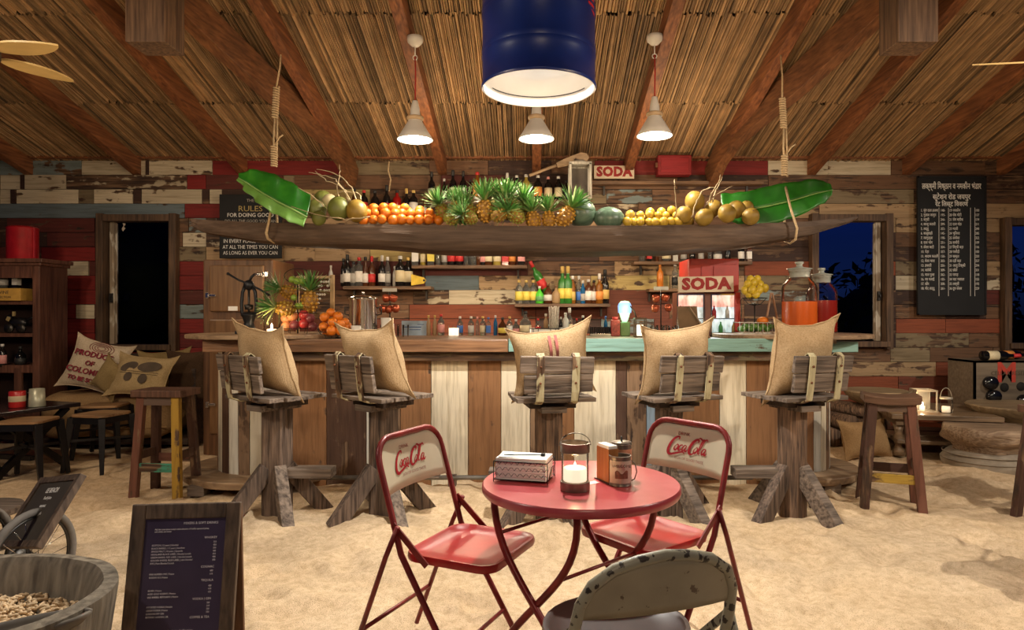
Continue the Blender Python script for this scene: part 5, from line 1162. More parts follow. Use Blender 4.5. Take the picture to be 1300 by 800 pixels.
MB().box((wq/2-.02, -.17, .21), (.05, .05, .43)).build('side_post', mr_, o); MB().box((-.018, -.165, .21), (.055, .03, .43)).build('middle_post', simple('brown_cooler_side', (.16, .05, .03)), o)
m, t, bs = nodes('lit_cooler_display'); tc = t.nodes.new('ShaderNodeTexCoord'); sp = t.nodes.new('ShaderNodeSeparateXYZ'); t.links.new(tc.outputs['Generated'], sp.inputs[0])
n = noise_vec(t, 22, (1, 1, .4)); c = ramp(t, sp.outputs['Z'], [(0, (.35, .50, .50)), (.55, (.75, .85, .88)), (.69, (.6, .75, .8)), (.7, (.9, .45, .38)), (1, (.95, .75, .62))])
cc = mix(t, c, ramp(t, n.outputs[0], [(.35, (.35, .3, .25)), (.6, (1, 1, 1))]), .8, 'MULTIPLY'); t.links.new(cc, bs.inputs['Emission Color']); bs.inputs['Emission Strength'].default_value = 1.1; t.links.new(cc, bs.inputs['Base Color'])
for x0 in (861, 904):
    xa = (x0-902)*6.5/F; xb = (x0+33-902)*6.5/F
    ds = MB().box(((xa+xb)/2, -.150, .205), (xb-xa, .02, .40)).build('lit_display', m, o)
    fr_ = MB()
    for xx in (xa, xb): fr_.box((xx, -.175, .205), (.012, .02, .41))
    fr_.box(((xa+xb)/2, -.175, .405), (xb-xa, .02, .012)).box(((xa+xb)/2, -.175, .02), (xb-xa, .02, .012)).box(((xa+xb)/2, -.175, .17), (xb-xa, .02, .008)); fr_.build('door_frame', M_CHROME, ds)
    for k in range(4): MB().lathe([(0, 0), (.022, 0), (.022, .07), (.008, .10), (.008, .12), (0, .12)], n=10, c=(xa+.03+k*(xb-xa-.06)/3, -.166, .02 if k % 2 else .175)).build('drink_bottle', glm(('red', 'green', 'white', 'amber')[k]), ds)
light('AREA', 'cooler_glow', (px(905, 5.5), 5.5, CT+.2), 2, (.8, .95, 1), .3, (px(905, 4.9), 4.9, CT))

# ---- wooden icebox behind the left end of the bar
M_ICE = wood('icebox_wood', (.09, .038, .016), (.22, .105, .045), 'z', .4, scale=2, bmp=.1)
x0_, x1_ = px(257, 6.2), px(345, 6.2); wi = x1_-x0_
o = thing('icebox', 'old brown wooden icebox cabinet with metal latches behind the left end of the bar', 'icebox', ((x0_+x1_)/2, 6.5, 0)); zt = H+72*6.2/F
MB().box((0, 0, zt/2-.02), (wi, .58, zt+.02)).build('body', M_ICE, o, bevel=.012)
M_ICED = wood('icebox_door_wood', (.15, .068, .025), (.28, .145, .06), 'z', .35, scale=2, bmp=.08)
for z0, z1, tx_ in ((1.33, 1.76, 0), (.20, .98, 0), (1.08, 1.26, 0)):
    d = MB().box((0, -.30, (z0+z1)/2), (wi-.14, .035, z1-z0)).build('door', M_ICED, o, bevel=.012)
    if z1-z0 > .3:
        for sx_, zz in ((-1, .35), (1, .8)):
            MB().box((sx_*(wi/2-.09), -.325, z0+(z1-z0)*zz), (.09, .02, .022)).box((sx_*(wi/2-.06), -.328, z0+(z1-z0)*zz), (.03, .028, .05)).build('latch', M_CHROME, d, bevel=.003)
MB().box((-.03, -.32, 1.36), (.085, .006, .04)).build('price_tag', M_WHITE, o)
# ---- cast iron press
o = thing('juice_press', 'black cast iron lever press standing on the left round bar top', 'press', (px(316, 5.3), 5.3, 1.151)); M_IRON = simple('black_cast_iron', (.018, .019, .022), .4, .5, bmp=.2)
MB().box((0, 0, .012), (.17, .13, .024)).lathe([(.075, .024), (.045, .05), (.035, .09), (.05, .13), (.062, .15), (.04, .17)], n=16).build('base', M_IRON, o, bevel=.004)
mb = MB()
for s in (-1, 1): mb.tube([(s*.035, 0, .14), (s*.055, 0, .17), (s*.058, 0, .24), (s*.050, 0, .33), (s*.03, 0, .38)], .014, 8)
mb.ball((0, 0, .385), .042, 12, 8, (1, .8, 1)).tube([(0, 0, .40), (.02, 0, .45), (.05, 0, .475)], .010, 6); mb.build('yoke', M_IRON, o)
MB().tube([(-.165, 0, .475), (-.08, 0, .425), (0, 0, .395), (.10, -.01, .345), (.17, -.02, .305)], .008, 8).ball((-.165, 0, .475), .012).build('lever', M_IRON, o)
MB().tube([(.0, 0, .12), (.0, 0, .36)], .01, 8).lathe([(.03, .19), (.036, .23), (0, .235)], n=12).build('plunger', M_ROD, o)
MB().tube([(.03, 0, .46), (.07, -.01, .478), (.13, -.01, .47)], .006, 6).box((.145, -.01, .47), (.02, .01, .035)).build('crank', M_CHROME, o)
# ---- candle glass on the left bar top
o = thing('candle_glass', 'small burning candle in a clear glass on the left round bar top', 'candle', (px(345, 5.2), 5.2, 1.151))
MB().lathe([(0, .002), (.055, .002), (.060, .008), (.060, .17)], n=24, cap=False).build('glass', M_CLEAR, o); MB().lathe([(0, .004), (.035, .004), (.037, .04), (0, .042)], n=18).build('candle', M_CANDLE, o)
MB().lathe([(0, .040), (.008, .05), (.009, .058), (0, .085)], n=8).build('flame', glow('bright_flame', (1, .85, .6), 60), o); light('POINT', 'candle_light', (px(345, 5.2), 5.17, 1.23), 1.6, (1, .66, .34), .015)
# ---- fruit at the left of the bar
pineapple('ripe pineapple lying on the fruit stand beside the icebox', P(367, 371, 5.5), 1, .95, (.4, -1.2, 0)); pineapple('upright pineapple on the fruit stand left of the bead frame', P(393, 383, 5.4), 1, 1.15, (0, 0, 0)); pineapple('dark crowned pineapple drooping over the candle glass', P(362, 392, 5.3), 2, 1.0, (.2, -1.4, .2))
o = thing('fruit_stand', 'two tier dark wire fruit stand at the left of the bar', 'fruit stand', (px(378, 5.45), 5.45, CT))
for z, r in ((.03, .16), (.20, .15)):
    mb = MB()
    for q in (0, .045): mb.tube([((r+q*.4)*math.cos(2*PI*i/24), (r+q*.4)*math.sin(2*PI*i/24), z+q) for i in range(24)], .003, 5, closed=True)
    for i in range(8): mb.tube([(0, 0, z-.01), (r*math.cos(i*PI/4), r*math.sin(i*PI/4), z), ((r+.018)*math.cos(i*PI/4), (r+.018)*math.sin(i*PI/4), z+.045)], .0022, 4)
    mb.build('basket', M_WIRE, o)
mb = MB().tube([(0, 0, 0), (0, 0, .48)], .006, 6).tube([(.11*math.cos(2*PI*i/20), 0, .50+.06*math.sin(2*PI*i/20)) for i in range(20)], .003, 5, closed=True, up=(0, 1, 0)); mb.build('stem', M_WIRE, o)
M_APR = simple('red_apple_skin', (.50, .05, .05), .3, var=.4, scale=12); M_PEACH = simple('peach_skin', (.80, .35, .14), .5, var=.3, scale=10); M_LIMEG = simple('green_lime_peel', (.25, .38, .05), .4, var=.3, scale=30); M_PLUM = simple('dark_onion_skin', (.22, .05, .06), .35, var=.4)
for a, b, r, mm, lb, nm in [(386, 400, 6.5, M_APR, 'red apple at the top of the lower fruit basket', 'apple'), (386, 411, 6.5, M_APR, 'red apple in front at the foot of the fruit stand', 'apple'), (371, 401, 7, M_PEACH, 'orange peach beside the candle glass', 'peach'), (363, 404, 6.5, M_PEACH, 'orange peach nearest the candle glass', 'peach'), (363, 414, 6, M_PEACH, 'peach on the bar behind the candle glass', 'peach'), (374, 413, 6.5, M_PLUM, 'dark onion at the front of the fruit stand', 'onion'), (394, 404, 6, M_PLUM, 'dark onion behind the red apples', 'onion'), (397, 415, 6, M_PLUM, 'dark onion between apples and orange basket', 'onion'),
        (371, 355, 4.5, M_LIMEG, 'green lime at the left of the top tier', 'lime'), (377, 357, 4.5, M_LIMEG, 'green lime second from left on the top tier', 'lime'), (384, 357, 4.5, M_LIMEG, 'green lime third from left on the top tier', 'lime'), (373, 378, 4, M_LIMEG, 'green lime between the two bar pineapples', 'lime'), (378, 389, 4.5, M_LIMEG, 'green lime low beside the upright pineapple', 'lime'), (384, 388, 4.5, M_LIMEG, 'green lime just under the upright pineapple', 'lime')]:
    fruit(nm, lb, nm, P(a, b, 5.38), r*5.38/F, mm)
o = thing('bead_frame', 'counting frame with rows of pale beads standing behind the bar fruit', 'abacus', P(402, 376, 5.72)); z_ = F/5.72
mb = MB().box((-24/z_, 0, -13/z_), (.022, .03, 76/z_)).box((20/z_, 0, -12/z_), (.032, .03, 78/z_)).box((-2/z_, 0, 24/z_), (44/z_, .03, .022)).box((-2/z_, 0, -22/z_), (44/z_, .03, .022)); mb.build('frame', simple('pale_pine', (.55, .38, .20), .6), o, bevel=.002)
mb = MB(); rods = [(-y_) for y_ in (17, 11.5, 6, .5, -5, -10.5)]
for i, y_ in enumerate((18, 13, 7.5, 2, -3.5, -9)): mb.tube([(-23/z_, 0, y_/z_), (19/z_, 0, y_/z_)], .0015, 4)
mb.build('rods', M_ROD, o); mb = MB()
for y_, xs_ in ((18, (6, 9, 12, 15, -14, -11)), (13, (3, 6, 14, -17, -13)), (7.5, (5, 10, 13, 16)), (2, (1, 4, 7, 10)), (-3.5, (0, 4)), (-9, (2, -14))):
    for x_ in xs_: mb.ball((x_/z_, 0, y_/z_), .011, 8, 6)
mb.build('beads', M_WHITE, o)
# basket of oranges on the bar
o = thing('wire_basket', 'low wire basket heaped with oranges at the left of the bar', 'basket', (px(425, 5.2), 5.2, CT)); mb = MB()
for z, r in ((.004, .085), (.05, .12), (.075, .13)): mb.tube([(r*math.cos(2*PI*i/24), r*math.sin(2*PI*i/24), z) for i in range(24)], .0025, 5, closed=True)
for i in range(12): a = i*PI/6; mb.tube([(.085*math.cos(a), .085*math.sin(a), .004), (.12*math.cos(a), .12*math.sin(a), .05), (.13*math.cos(a), .13*math.sin(a), .075)], .002, 4)
mb.build('wire', M_WIRE, o)
pr = None
for a, b, z in [(412, 403, 5.15), (411, 415, 5.12), (420, 397, 5.2), (422, 409, 5.10), (421, 420, 5.08), (429, 402, 5.18), (432, 412, 5.1), (432, 420, 5.1), (438, 409, 5.2), (437, 417, 5.15), (415, 421, 5.2), (427, 414, 5.22), (441, 414, 5.25)]:
    if pr is None: pr = fruit('orange', 'orange heaped in the wire basket on the bar', 'orange', P(a, b, z), .037, M_ORANGE, group='oranges in the bar basket')
    else: dup(pr, P(a, b, z), rot=(random.uniform(-1, 1), random.uniform(-1, 1), 0), scale=random.uniform(.9, 1.05))
# steel drinks urn
o = thing('drinks_urn', 'polished steel drinks urn with a lid on the left half of the bar', 'urn', (px(461, 5.5), 5.5, CT)); MB().lathe([(0, 0), (.105, 0), (.112, .008), (.112, .30), (.116, .305), (.116, .312), (0, .312)], n=36).build('body', M_CHROME, o, sharp=40)
MB().lathe([(.12, .312), (.118, .322), (.07, .34), (0, .346)], n=32).ball((0, 0, .362), .014).build('lid', M_CHROME, o)
for s in (-1, 1): MB().tube([(s*.112, 0, .24), (s*.15, 0, .25), (s*.15, 0, .19), (s*.112, 0, .18)], .006, 6).build('handle', M_ROD, o)
MB().tube([(0, -.11, .06), (0, -.15, .06), (0, -.16, .035)], .010, 8).box((0, -.145, .08), (.012, .012, .03)).build('tap', M_CHROME, o)
# mug trees
M_COPPER = simple('orange_copper_cup', (.58, .13, .06), .22, .55, var=.3, bmp=.05)
def mug_tree(label, xp, Z, yt, yb, cups):
    z0 = H-(yb-CY)*Z/F; o = thing('mug_tree', label, 'mug tree', (px(xp, Z), Z, CT)); hh = H-(yt-CY)*Z/F-CT
    MB().lathe([(0, 0), (.06, 0), (.06, .008), (0, .01)], n=20).tube([(0, 0, 0), (0, 0, hh)], .005, 6).build('stand', M_WIRE, o)
    MB().box((0, -.01, hh+.012), (.125, .012, .032)).build('name_plate', simple('cream_enamel_plate', (.62, .58, .48), .4), o, bevel=.005)
    mb = MB()
    for a, b in cups: mb.tube([(0, 0, (H-(b-CY-5)*Z/F)-CT), ((a-xp)*Z/F, -.02, (H-(b-CY-6)*Z/F)-CT)], .003, 5)
    mb.build('arms', M_WIRE, o)
    for i, (a, b) in enumerate(cups):
        s = MB().lathe([(0, -.030), (.020, -.030), (.031, -.015), (.034, .005), (.032, .024), (.029, .026), (.031, .005), (.0, -.02)], n=16); c_ = s.build('copper_cup', M_COPPER, None, ((px(a, Z)), Z-.02, H-(b-CY)*Z/F), rot=(.3, .1, i))
        tag(c_, '%s copper cup hanging on the %s' % (['upper left', 'upper right', 'lower left', 'lower right', 'lowest middle', 'lowest outer'][i], label.split(' with')[0]), 'cup', 'copper cups on the mug trees')
mug_tree('left wire mug tree with a name plate under the left shelf', 495, 5.7, 370, 425, [(491, 379), (500, 379), (487, 392), (503, 392), (494, 393)])
mug_tree('right wire mug tree with a name plate left of the drinks cooler', 839, 5.7, 368, 425, [(832, 379), (844, 378), (831, 392), (848, 391)])
# jugs, glasses, cups on the bar
def tumbler(xp, Z, r, h, label, mm=None, group='clear glasses on the bar'):
    me = bmesh_(('tum', r, h, mm), lambda: MB().lathe([(0, 0), (r*.8, 0), (r*.82, .004), (r, h), (r*.95, h), (r*.76, .008), (0, .008)], n=16).mesh('tumbler', M_CLEAR if not mm else mm))
    o = bpy.data.objects.new('drinking_glass', me); COL.objects.link(o); o.location = (px(xp, Z), Z, CT); return tag(o, label, 'glass', group)
for i, (x_, z_) in enumerate([(824, 5.5), (831, 5.6), (838, 5.45), (846, 5.55), (853, 5.45), (861, 5.55), (869, 5.45), (878, 5.5), (886, 5.4), (895, 5.5), (829, 5.85), (843, 5.85), (857, 5.85), (872, 5.85)]): tumbler(x_, z_, .030, .095 if i % 2 else .08, '%s of the clear glasses from the left, %s row on the bar' % (ORD[i if i < 10 else i-10], 'front' if i < 10 else 'back'))
for i, (x_, z_) in enumerate([(437, 5.6), (481, 5.5), (487, 5.6), (494, 5.5), (502, 5.6), (509, 5.5), (515, 5.6)]): tumbler(x_, z_, .028, .10, '%s of the clear glasses from the left around the steel urn' % ORD[i], None, 'clear glasses by the urn')
M_MUGW = simple('white_ceramic', (.78, .76, .70), .25, var=.05)
for i, (x_, z_, h_) in enumerate([(452, 5.15, .10), (464, 5.1, .05), (490, 5.2, .16), (443, 5.2, .07)]):
    r = .04; o = MB().lathe([(0, 0), (r*.75, 0), (r*.8, .004), (r, h_), (r*.92, h_), (r*.7, .01), (0, .01)], n=20).build('white_cup', M_MUGW, None, (px(x_, z_), z_, CT)); tag(o, ['tall white cup in front of the steel urn', 'low white cup in front of the steel urn', 'tall white jug right of the steel urn', 'white cup between the oranges and the urn'][i], 'cup')
    MB().tube([(r*.95, 0, h_*.8), (r+.02, 0, h_*.7), (r+.02, 0, h_*.35), (r*.85, 0, h_*.25)], .004, 6).build('handle', M_MUGW, o)
o = thing('straw_jar', 'jar of striped drinking straws at the middle of the bar', 'straws', (px(703, 5.9), 5.9, CT)); MB().lathe([(0, 0), (.045, 0), (.05, .10)], n=18, cap=False).build('jar', M_CLEAR, o); mb = MB()
for i in range(30): a = i*2.4; r = .007*i**.5; mb.tube([(r*math.cos(a), r*math.sin(a), .005), (1.35*r*math.cos(a)+.002, 1.35*r*math.sin(a), .24+.01*(i % 3))], .0035, 5)
mb.build('straws', simple('striped_straw_paper', (.66, .60, .52), .6, var=.5, scale=90), o)
o = thing('bar_caddy', 'white wire napkin caddy at the middle of the bar', 'caddy', (px(691, 5.5), 5.5, CT)); MB().box((0, 0, .035), (.22, .11, .06)).build('napkins', M_WHITE, o, bevel=.004); mb = MB()
for z in (.005, .07): mb.tube([(-.118, -.06, z), (.118, -.06, z), (.118, .06, z), (-.118, .06, z)], .003, 5, closed=True)
for x_ in (-.07, .07): mb.tube([(x_-.02, -.061, .07), (x_-.02, -.066, .03), (x_+.02, -.066, .03), (x_+.02, -.061, .07)], .003, 5)
mb.build('frame', M_WIRE, o)
o = thing('bar_mat', 'black ribbed rack of small bottle stoppers on the bar left of the glowing lamp', 'rack', (px(763, 5.8), 5.8, CT)); MB().box((0, 0, .012), (.20, .14, .024)).build('tray', M_CHROME, o, bevel=.003); mb = MB()
for i in range(11): mb.box((-.09+.018*i, 0, .05), (.006, .12, .055))
mb.build('slats', M_WIRE, o)
o = thing('glow_lamp', 'small glowing white and green lamp on the right half of the bar', 'lamp', (px(793, 5.8), 5.8, CT)); MB().box((0, 0, .06), (.085, .08, .12)).build('base', simple('olive_glass_block', (.12, .16, .05), .3), o, bevel=.006)
MB().lathe([(.02, .12), (.030, .14), (.042, .18), (.056, .24), (.054, .275), (.035, .30), (0, .305)], n=24).build('bulb', glow('green_white_glow', (.55, 1, .60), 1.1), o); MB().lathe([(.057, .20), (.060, .26), (.050, .285)], n=24, cap=False).build('shade', simple('pale_blue_glow', (.3, .55, 1), .4, emit=(.3, .55, 1), es=.7), o); light('POINT', 'green_glow', (px(793, 5.7), 5.65, CT+.22), 1.6, (.55, 1, .6), .05)
o = thing('salsa_jar', 'red patterned square jar left of the glowing lamp', 'jar', (px(781, 5.75), 5.75, CT)); MB().box((0, 0, .07), (.075, .075, .14)).build('jar', simple('red_patterned_jar', (.42, .06, .05), .35, var=.7, scale=45), o, bevel=.006); MB().lathe([(.026, .14), (.026, .165), (0, .165)], n=12).build('lid', lbm('red'), o)
o = thing('box_lantern', 'little metal box lantern with a lit candle right of the glowing lamp', 'lantern', (px(812.5, 5.5), 5.5, CT)); mb = MB()
for a in (-1, 1):
    for b in (-1, 1): mb.box((a*.042, b*.042, .075), (.008, .008, .15))
mb.box((0, 0, .006), (.095, .095, .012)).box((0, 0, .152), (.095, .095, .014)); mb.tube([(-.03, 0, .16), (-.045, 0, .21), (-.08, 0, .255)], .006, 6); mb.build('frame', simple('dark_bronze', (.10, .07, .045), .4, .6), o); MB().lathe([(0, .012), (.026, .012), (.026, .10), (0, .10)], n=16).build('candle', glow('lit_pillar_candle', (1, .88, .66), 2.2), o)
# leaning brown board on the bar
o = thing('menu_stand', 'brown folded menu standing like a tent on the bar before the drinks cooler', 'menu', (px(893, 5.3), 5.3, CT)); MB().beam((-.13, 0, .25), (.035, 0, .0), .16, .008).build('panel', simple('brown_kraft_cover', (.26, .17, .10), .7), o); MB().beam((-.13, 0, .25), (-.10, .05, .0), .16, .008).build('panel', simple('brown_kraft_cover', (.26, .17, .10)), o)
# lemon stand and lime basket
ox, oz = px(958, 5.5), 5.5
o = thing('lemon_stand', 'wire stand with a lemon bowl above a low lime basket, right of the cooler', 'fruit stand', (ox, oz, CT)); mb = MB().tube([(0, 0, 0), (0, 0, .28)], .005, 6)
for z, r in ((.27, .05), (.32, .10)): mb.tube([(r*math.cos(2*PI*i/20), r*math.sin(2*PI*i/20), z) for i in range(20)], .003, 5, closed=True)
for i in range(8): a = i*PI/4; mb.tube([(0, 0, .26), (.05*math.cos(a), .05*math.sin(a), .27), (.10*math.cos(a), .10*math.sin(a), .32)], .002, 4)
mb.tube([(-.10, 0, .32), (-.115, 0, .30), (-.105, 0, .20), (-.12, 0, .10)], .003, 5); mb.build('frame', M_WIRE, o)
mb = MB(); [mb.tube([(-.15, -.09, z), (.15, -.09, z), (.15, .09, z), (-.15, .09, z)], .003, 5, closed=True) for z in (.03, .12)]
for i in range(9): x_ = -.15+.0375*i; mb.tube([(x_, -.09, 0), (x_, -.09, .12)], .0022, 4)
mb.box((0, 0, .035), (.29, .17, .006)); mb.build('basket', simple('white_wire', (.6, .58, .52), .4, .3), o)
M_LEM = simple('lemon_peel', (.60, .42, .03), .4, var=.15, scale=40, bmp=.1)
for i, (a, b, z) in enumerate([(949, 361, 5.5), (957, 359, 5.5), (965, 361, 5.52), (946, 369, 5.46), (955, 368, 5.42), (964, 368, 5.42), (971, 366, 5.5), (951, 374, 5.45), (960, 374, 5.42), (953, 355, 5.52), (961, 355, 5.52)]):
    fruit('lemon', 'yellow lemon in the bowl of the wire stand', 'lemon', P(a, b, z), .032, M_LEM, (1, 1, 1.2), group='lemons in the wire bowl')
M_LG = simple('dark_green_lime', (.08, .20, .03), .4, var=.35, scale=30)
for i in range(14): fruit('lime', 'green lime in the low wire basket', 'lime', (ox-.115+.033*(i % 8), oz-.055+.06*(i//8), CT+.068+.02*(i % 2)), .025, M_LG, group='limes in the low basket')
fruit('orange', 'single orange lying on the limes under the lemon stand', 'orange', (ox+.06, oz-.02, CT+.135), .04, M_ORANGE, (1.2, 1, .8), rot=(0, 0, 0))
o = thing('small_easel', 'small wooden easel between the lemon stand and the glass jars', 'easel', (px(979, 5.75), 5.75, 1.151)); MB().beam((-.06, 0, 0), (0, 0, .34), .012, .016).beam((.075, 0, 0), (.01, 0, .34), .012, .016).beam((-.04, 0, .12), (.05, 0, .12), .012, .012).build('legs', simple('easel_wood', (.40, .22, .12), .6), o)
# big glass jars with drink
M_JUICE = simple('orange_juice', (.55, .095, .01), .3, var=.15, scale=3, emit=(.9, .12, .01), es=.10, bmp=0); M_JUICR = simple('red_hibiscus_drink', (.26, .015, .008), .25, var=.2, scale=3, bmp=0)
def jar(label, xp, Z, sc, mj, lv, cup):
    o = thing('glass_jar', label, 'jar', (px(xp, Z), Z, 1.151)); r = .135*sc; h = .36*sc
    MB().lathe([(0, .004), (r*.96, .004), (r, .02), (r, h), (r*.93, h+.03), (r*.66, h+.075), (r*.56, h+.085), (r*.56, h+.12), (r*.62, h+.13), (r*.62, h+.138)], n=36, cap=False).build('glass', M_CLEAR, o)
    j_ = MB().lathe([(0, .008), (r*.95, .008), (r*.975, .022), (r*.975, lv), (0, lv)], n=36).build('drink', mj, o, sharp=40)
    gw = simple('frosted_stopper_glass', (.62, .66, .60), .2, trans=.5, var=.1)
    MB().lathe([(r*.565, h+.088), (r*.565, h+.135), (r*.62, h+.14), (r*.62, h+.150), (r*.3, h+.155)], n=28, cap=False).build('neck', gw, o)
    MB().lathe([(0, h+.150), (r*.70, h+.150), (r*.72, h+.158), (r*.3, h+.166), (r*.18, h+.175), (r*.16, h+.19), (r*.24, h+.197), (r*.24, h+.212), (0, h+.215)], n=28).build('lid', gw, o)
jar('large glass jar of orange drink on the right round bar top', 1015, 5.32, 1.0, M_JUICE, .255, 0); jar('glass jar of dark red drink behind the orange one', 1043, 5.62, .92, M_JUICR, .27, 0)
# small lamp glass behind: short candle glasses between bottles
for i, x_ in enumerate((573, 579, 676)): 
    o = thing('tea_light', ['lit candle glass left of the blue bottle on the bar', 'second lit candle glass left of the blue bottle', 'lit candle glass beside the straw jar'][i], 'candle', (px(x_, 5.75), 5.75, CT)); MB().lathe([(0, .003), (.026, .003), (.028, .09)], n=16, cap=False).build('glass', M_CLEAR, o); MB().lathe([(0, .004), (.022, .004), (.022, .07), (0, .07)], n=14).build('candle', glow('lit_tea_light', (1, .86, .62), 1.3), o)
# ================================================================ left lounge
M_BLKM = simple('black_metal', (.014, .013, .015), .35, .4, var=.3, bmp=.05); M_SEATW = wood('stool_seat_wood', (.22, .11, .05), (.46, .27, .13), 'x', .4)
def metal_stool(label, x, y, rz, h=.45, tilt=0):
    o = thing('metal_stool', label, 'stool', (x, y, 0), rz, 'black metal stools with wooden seats')
    MB().sweep([(0, 0, h-.002), (0, 0, h+.018)], rrect(.33, .33, .05), smooth=False).build('seat', M_SEATW, o, bevel=.003)
    mb = MB(); s = .16
    for a in range(4):
        M_ = Matrix.Rotation(a*PI/2, 4, 'Z'); mb.add([(-s, -s, h), (s, -s, h), (s, -s-.005, h-.055), (-s, -s-.005, h-.055), (-s, -s+.006, h), (s, -s+.006, h), (s, -s+.001, h-.055), (-s, -s+.001, h-.055)], [(3, 2, 1, 0), (4, 5, 6, 7), (0, 1, 5, 4), (2, 3, 7, 6)], M=M_)
    mb.build('apron', M_BLKM, o)
    for sx_ in (-1, 1):
        for sy in (-1, 1):
            MB().sweep([(sx_*.150, sy*.150, h-.01), (sx_*.195, sy*.195, -.01)], [(-.028*1, -.028), (.028, -.028), (.028, .028), (-.028, .028)], smooth=False, scales=[1, .55]).build('leg', M_BLKM, o, bevel=.004)
    MB().beam((-.17, -.17, h*.55), (.17, .17, h*.55), .012, .02).beam((-.17, .17, h*.55), (.17, -.17, h*.55), .012, .02).build('cross_brace', M_BLKM, o)
metal_stool('black metal stool with a wooden seat nearest the left edge, before the black table', px(36, 5.35), 5.35, R(8)); metal_stool('black metal stool with a wooden seat in the middle, in front of the burlap daybed', px(129, 5.7), 5.7, R(-12)); metal_stool('black metal stool with a wooden seat behind the middle one, against the daybed', px(133, 6.25), 6.25, R(10))
o = thing('lounge_table', 'low black wooden table with crossed legs at the left edge', 'table', (-4.62, 5.75, 0), R(-18)); MB().box((0, 0, .51), (1.1, .72, .035)).build('tabletop', simple('black_glossy_tabletop', (.018, .012, .014), .22, var=.4), o, bevel=.006)
for s in (-1, 1): MB().beam((s*.46, -.30, .49), (s*.46, .28, .0), .04, .05).build('leg', M_BLKM, o); MB().beam((s*.46, .30, .49), (s*.46, -.28, 0), .04, .05).build('leg', M_BLKM, o)
for a, b, z in ((-.46, .46, .25), (-.46, .46, .08)): MB().beam((a, 0, z), (b, 0, z+.02), .04, .04).build('cross_bar', M_BLKM, o)
MB().beam((.46, -.25, .05), (-.1, -.28, .40), .03, .035).build('cross_bar', M_BLKM, o)
zt_ = .5285
o = thing('food_tin', 'red tin with a cream label on the black lounge table', 'tin', (px(22, 5.6), 5.6, zt_)); MB().lathe([(0, 0), (.058, 0), (.06, .004), (.06, .13), (.057, .135), (0, .132)], n=24).build('can', simple('red_tin_paint', (.45, .02, .02), .35), o); MB().lathe([(.0605, .05), (.061, .052), (.061, .095), (.0605, .097)], n=24, cap=False).build('label', simple('cream_tin_label', (.62, .50, .32), .5), o)
o = thing('metal_mug', 'grey enamel mug with a handle beside the red tin on the black table', 'mug', (px(47, 5.65), 5.65, zt_)); MB().lathe([(0, 0), (.06, 0), (.062, .005), (.055, .15), (.05, .15), (.05, .01)], n=24).build('body', simple('worn_grey_enamel', (.42, .42, .32), .35, .3, var=.3), o); MB().tube([(-.055, 0, .12), (-.12, 0, .10), (-.06, 0, .03)], .006, 6).build('handle', M_ROD, o)
# daybed and cushions
o = thing('daybed', 'low burlap covered daybed with a dark wooden back under the left window', 'daybed', (px(165, 6.9), 6.9, 0))
def bolster(w_, d_, h_, m, nm, loc, seed):
    def fn(u, v):
        a = 2*PI*v; q = (abs(math.cos(a))**.35)*math.copysign(1, math.cos(a)), (abs(math.sin(a))**.35)*math.copysign(1, math.sin(a)); e = min(1, (min(u, 1-u)*9))**.35
        x = -w_/2+w_*u; wr = .02*noise.noise(Vector((x*5, q[0]*2, q[1]*2+seed)))
        return (x, q[0]*d_/2*e+wr, q[1]*h_/2*e+wr)
    MB().grid(fn, 40, 28).build(nm, m, o, loc)
M_BURD = burlap('dark_burlap', (.26, .155, .075), (.40, .26, .13))
bolster(1.36, .66, .43, M_BURD, 'mattress', (-.03, -.12, .315), 2)
MB().box((0.06, .27, .46), (1.42, .05, .86)).box((.79, .0, .40), (.05, .55, .74)).box((0, 0, .05), (1.5, .6, .06)).build('frame', M_DARK, o, bevel=.006); MB().tube([(-.62, -.44, .22), (0, -.465, .20), (.62, -.44, .22)], .008, 5).build('seam', M_BURD, o)
M_SACKW = burlap('pale_sacking', (.50, .40, .28), (.66, .54, .40)); M_BURO = burlap('olive_burlap', (.22, .15, .065), (.36, .26, .12)); M_PRINTD = simple('dark_brown_print', (.085, .06, .04), .9, bmp=0); M_PRINTR = simple('maroon_print', (.22, .02, .035), .9, bmp=0)
def on_cush(mbpts_fn): pass
c1 = cushion('sack_cushion', 'large pale sack cushion printed PRODUCT OF COLOMBIA at the left of the daybed', .54, .50, .15, (px(122, 6.62), 6.62, .80), (-.30, R(14), R(4)), M_SACKW, .03, 11)
for s, z, sz in (('PRODUCT', .085, .075), ('OF', -.005, .065), ('COLOMBIA', -.085, .075), ('TO BE SOLD', -.165, .055)):
    tx_ = text(s, sz, 'lettering', M_PRINTR, c1, (-.02, -.088+abs(z)*.10, z), (PI/2, 0, 0), bold=.002, ext=.004)
mb = MB()
for r in (.03, .05, .07, .09): mb.tube([(.02+r*1.3*math.cos(a), -.078+r*.15, .165+r*.65*math.sin(a)) for a in [2*PI*i/20 for i in range(20)]], .0028, 4, closed=True, up=(0, 1, 0))
mb.build('emblem', M_PRINTR, c1)
cushion('sack_cushion', 'small olive burlap cushion standing on its corner between the printed cushions', .32, .30, .12, (px(140, 6.42), 6.42, .70), (-.25, R(28), R(-20)), M_BURO, .03, 12)
c2 = cushion('sack_cushion', 'burlap cushion printed with dark leaf and bean shapes in the middle of the daybed', .58, .40, .15, (px(180, 6.38), 6.38, .72), (-.45, R(4), R(-6)), burlap('tan_burlap', (.36, .26, .13), (.52, .38, .20)), .035, 13)
mb = MB()
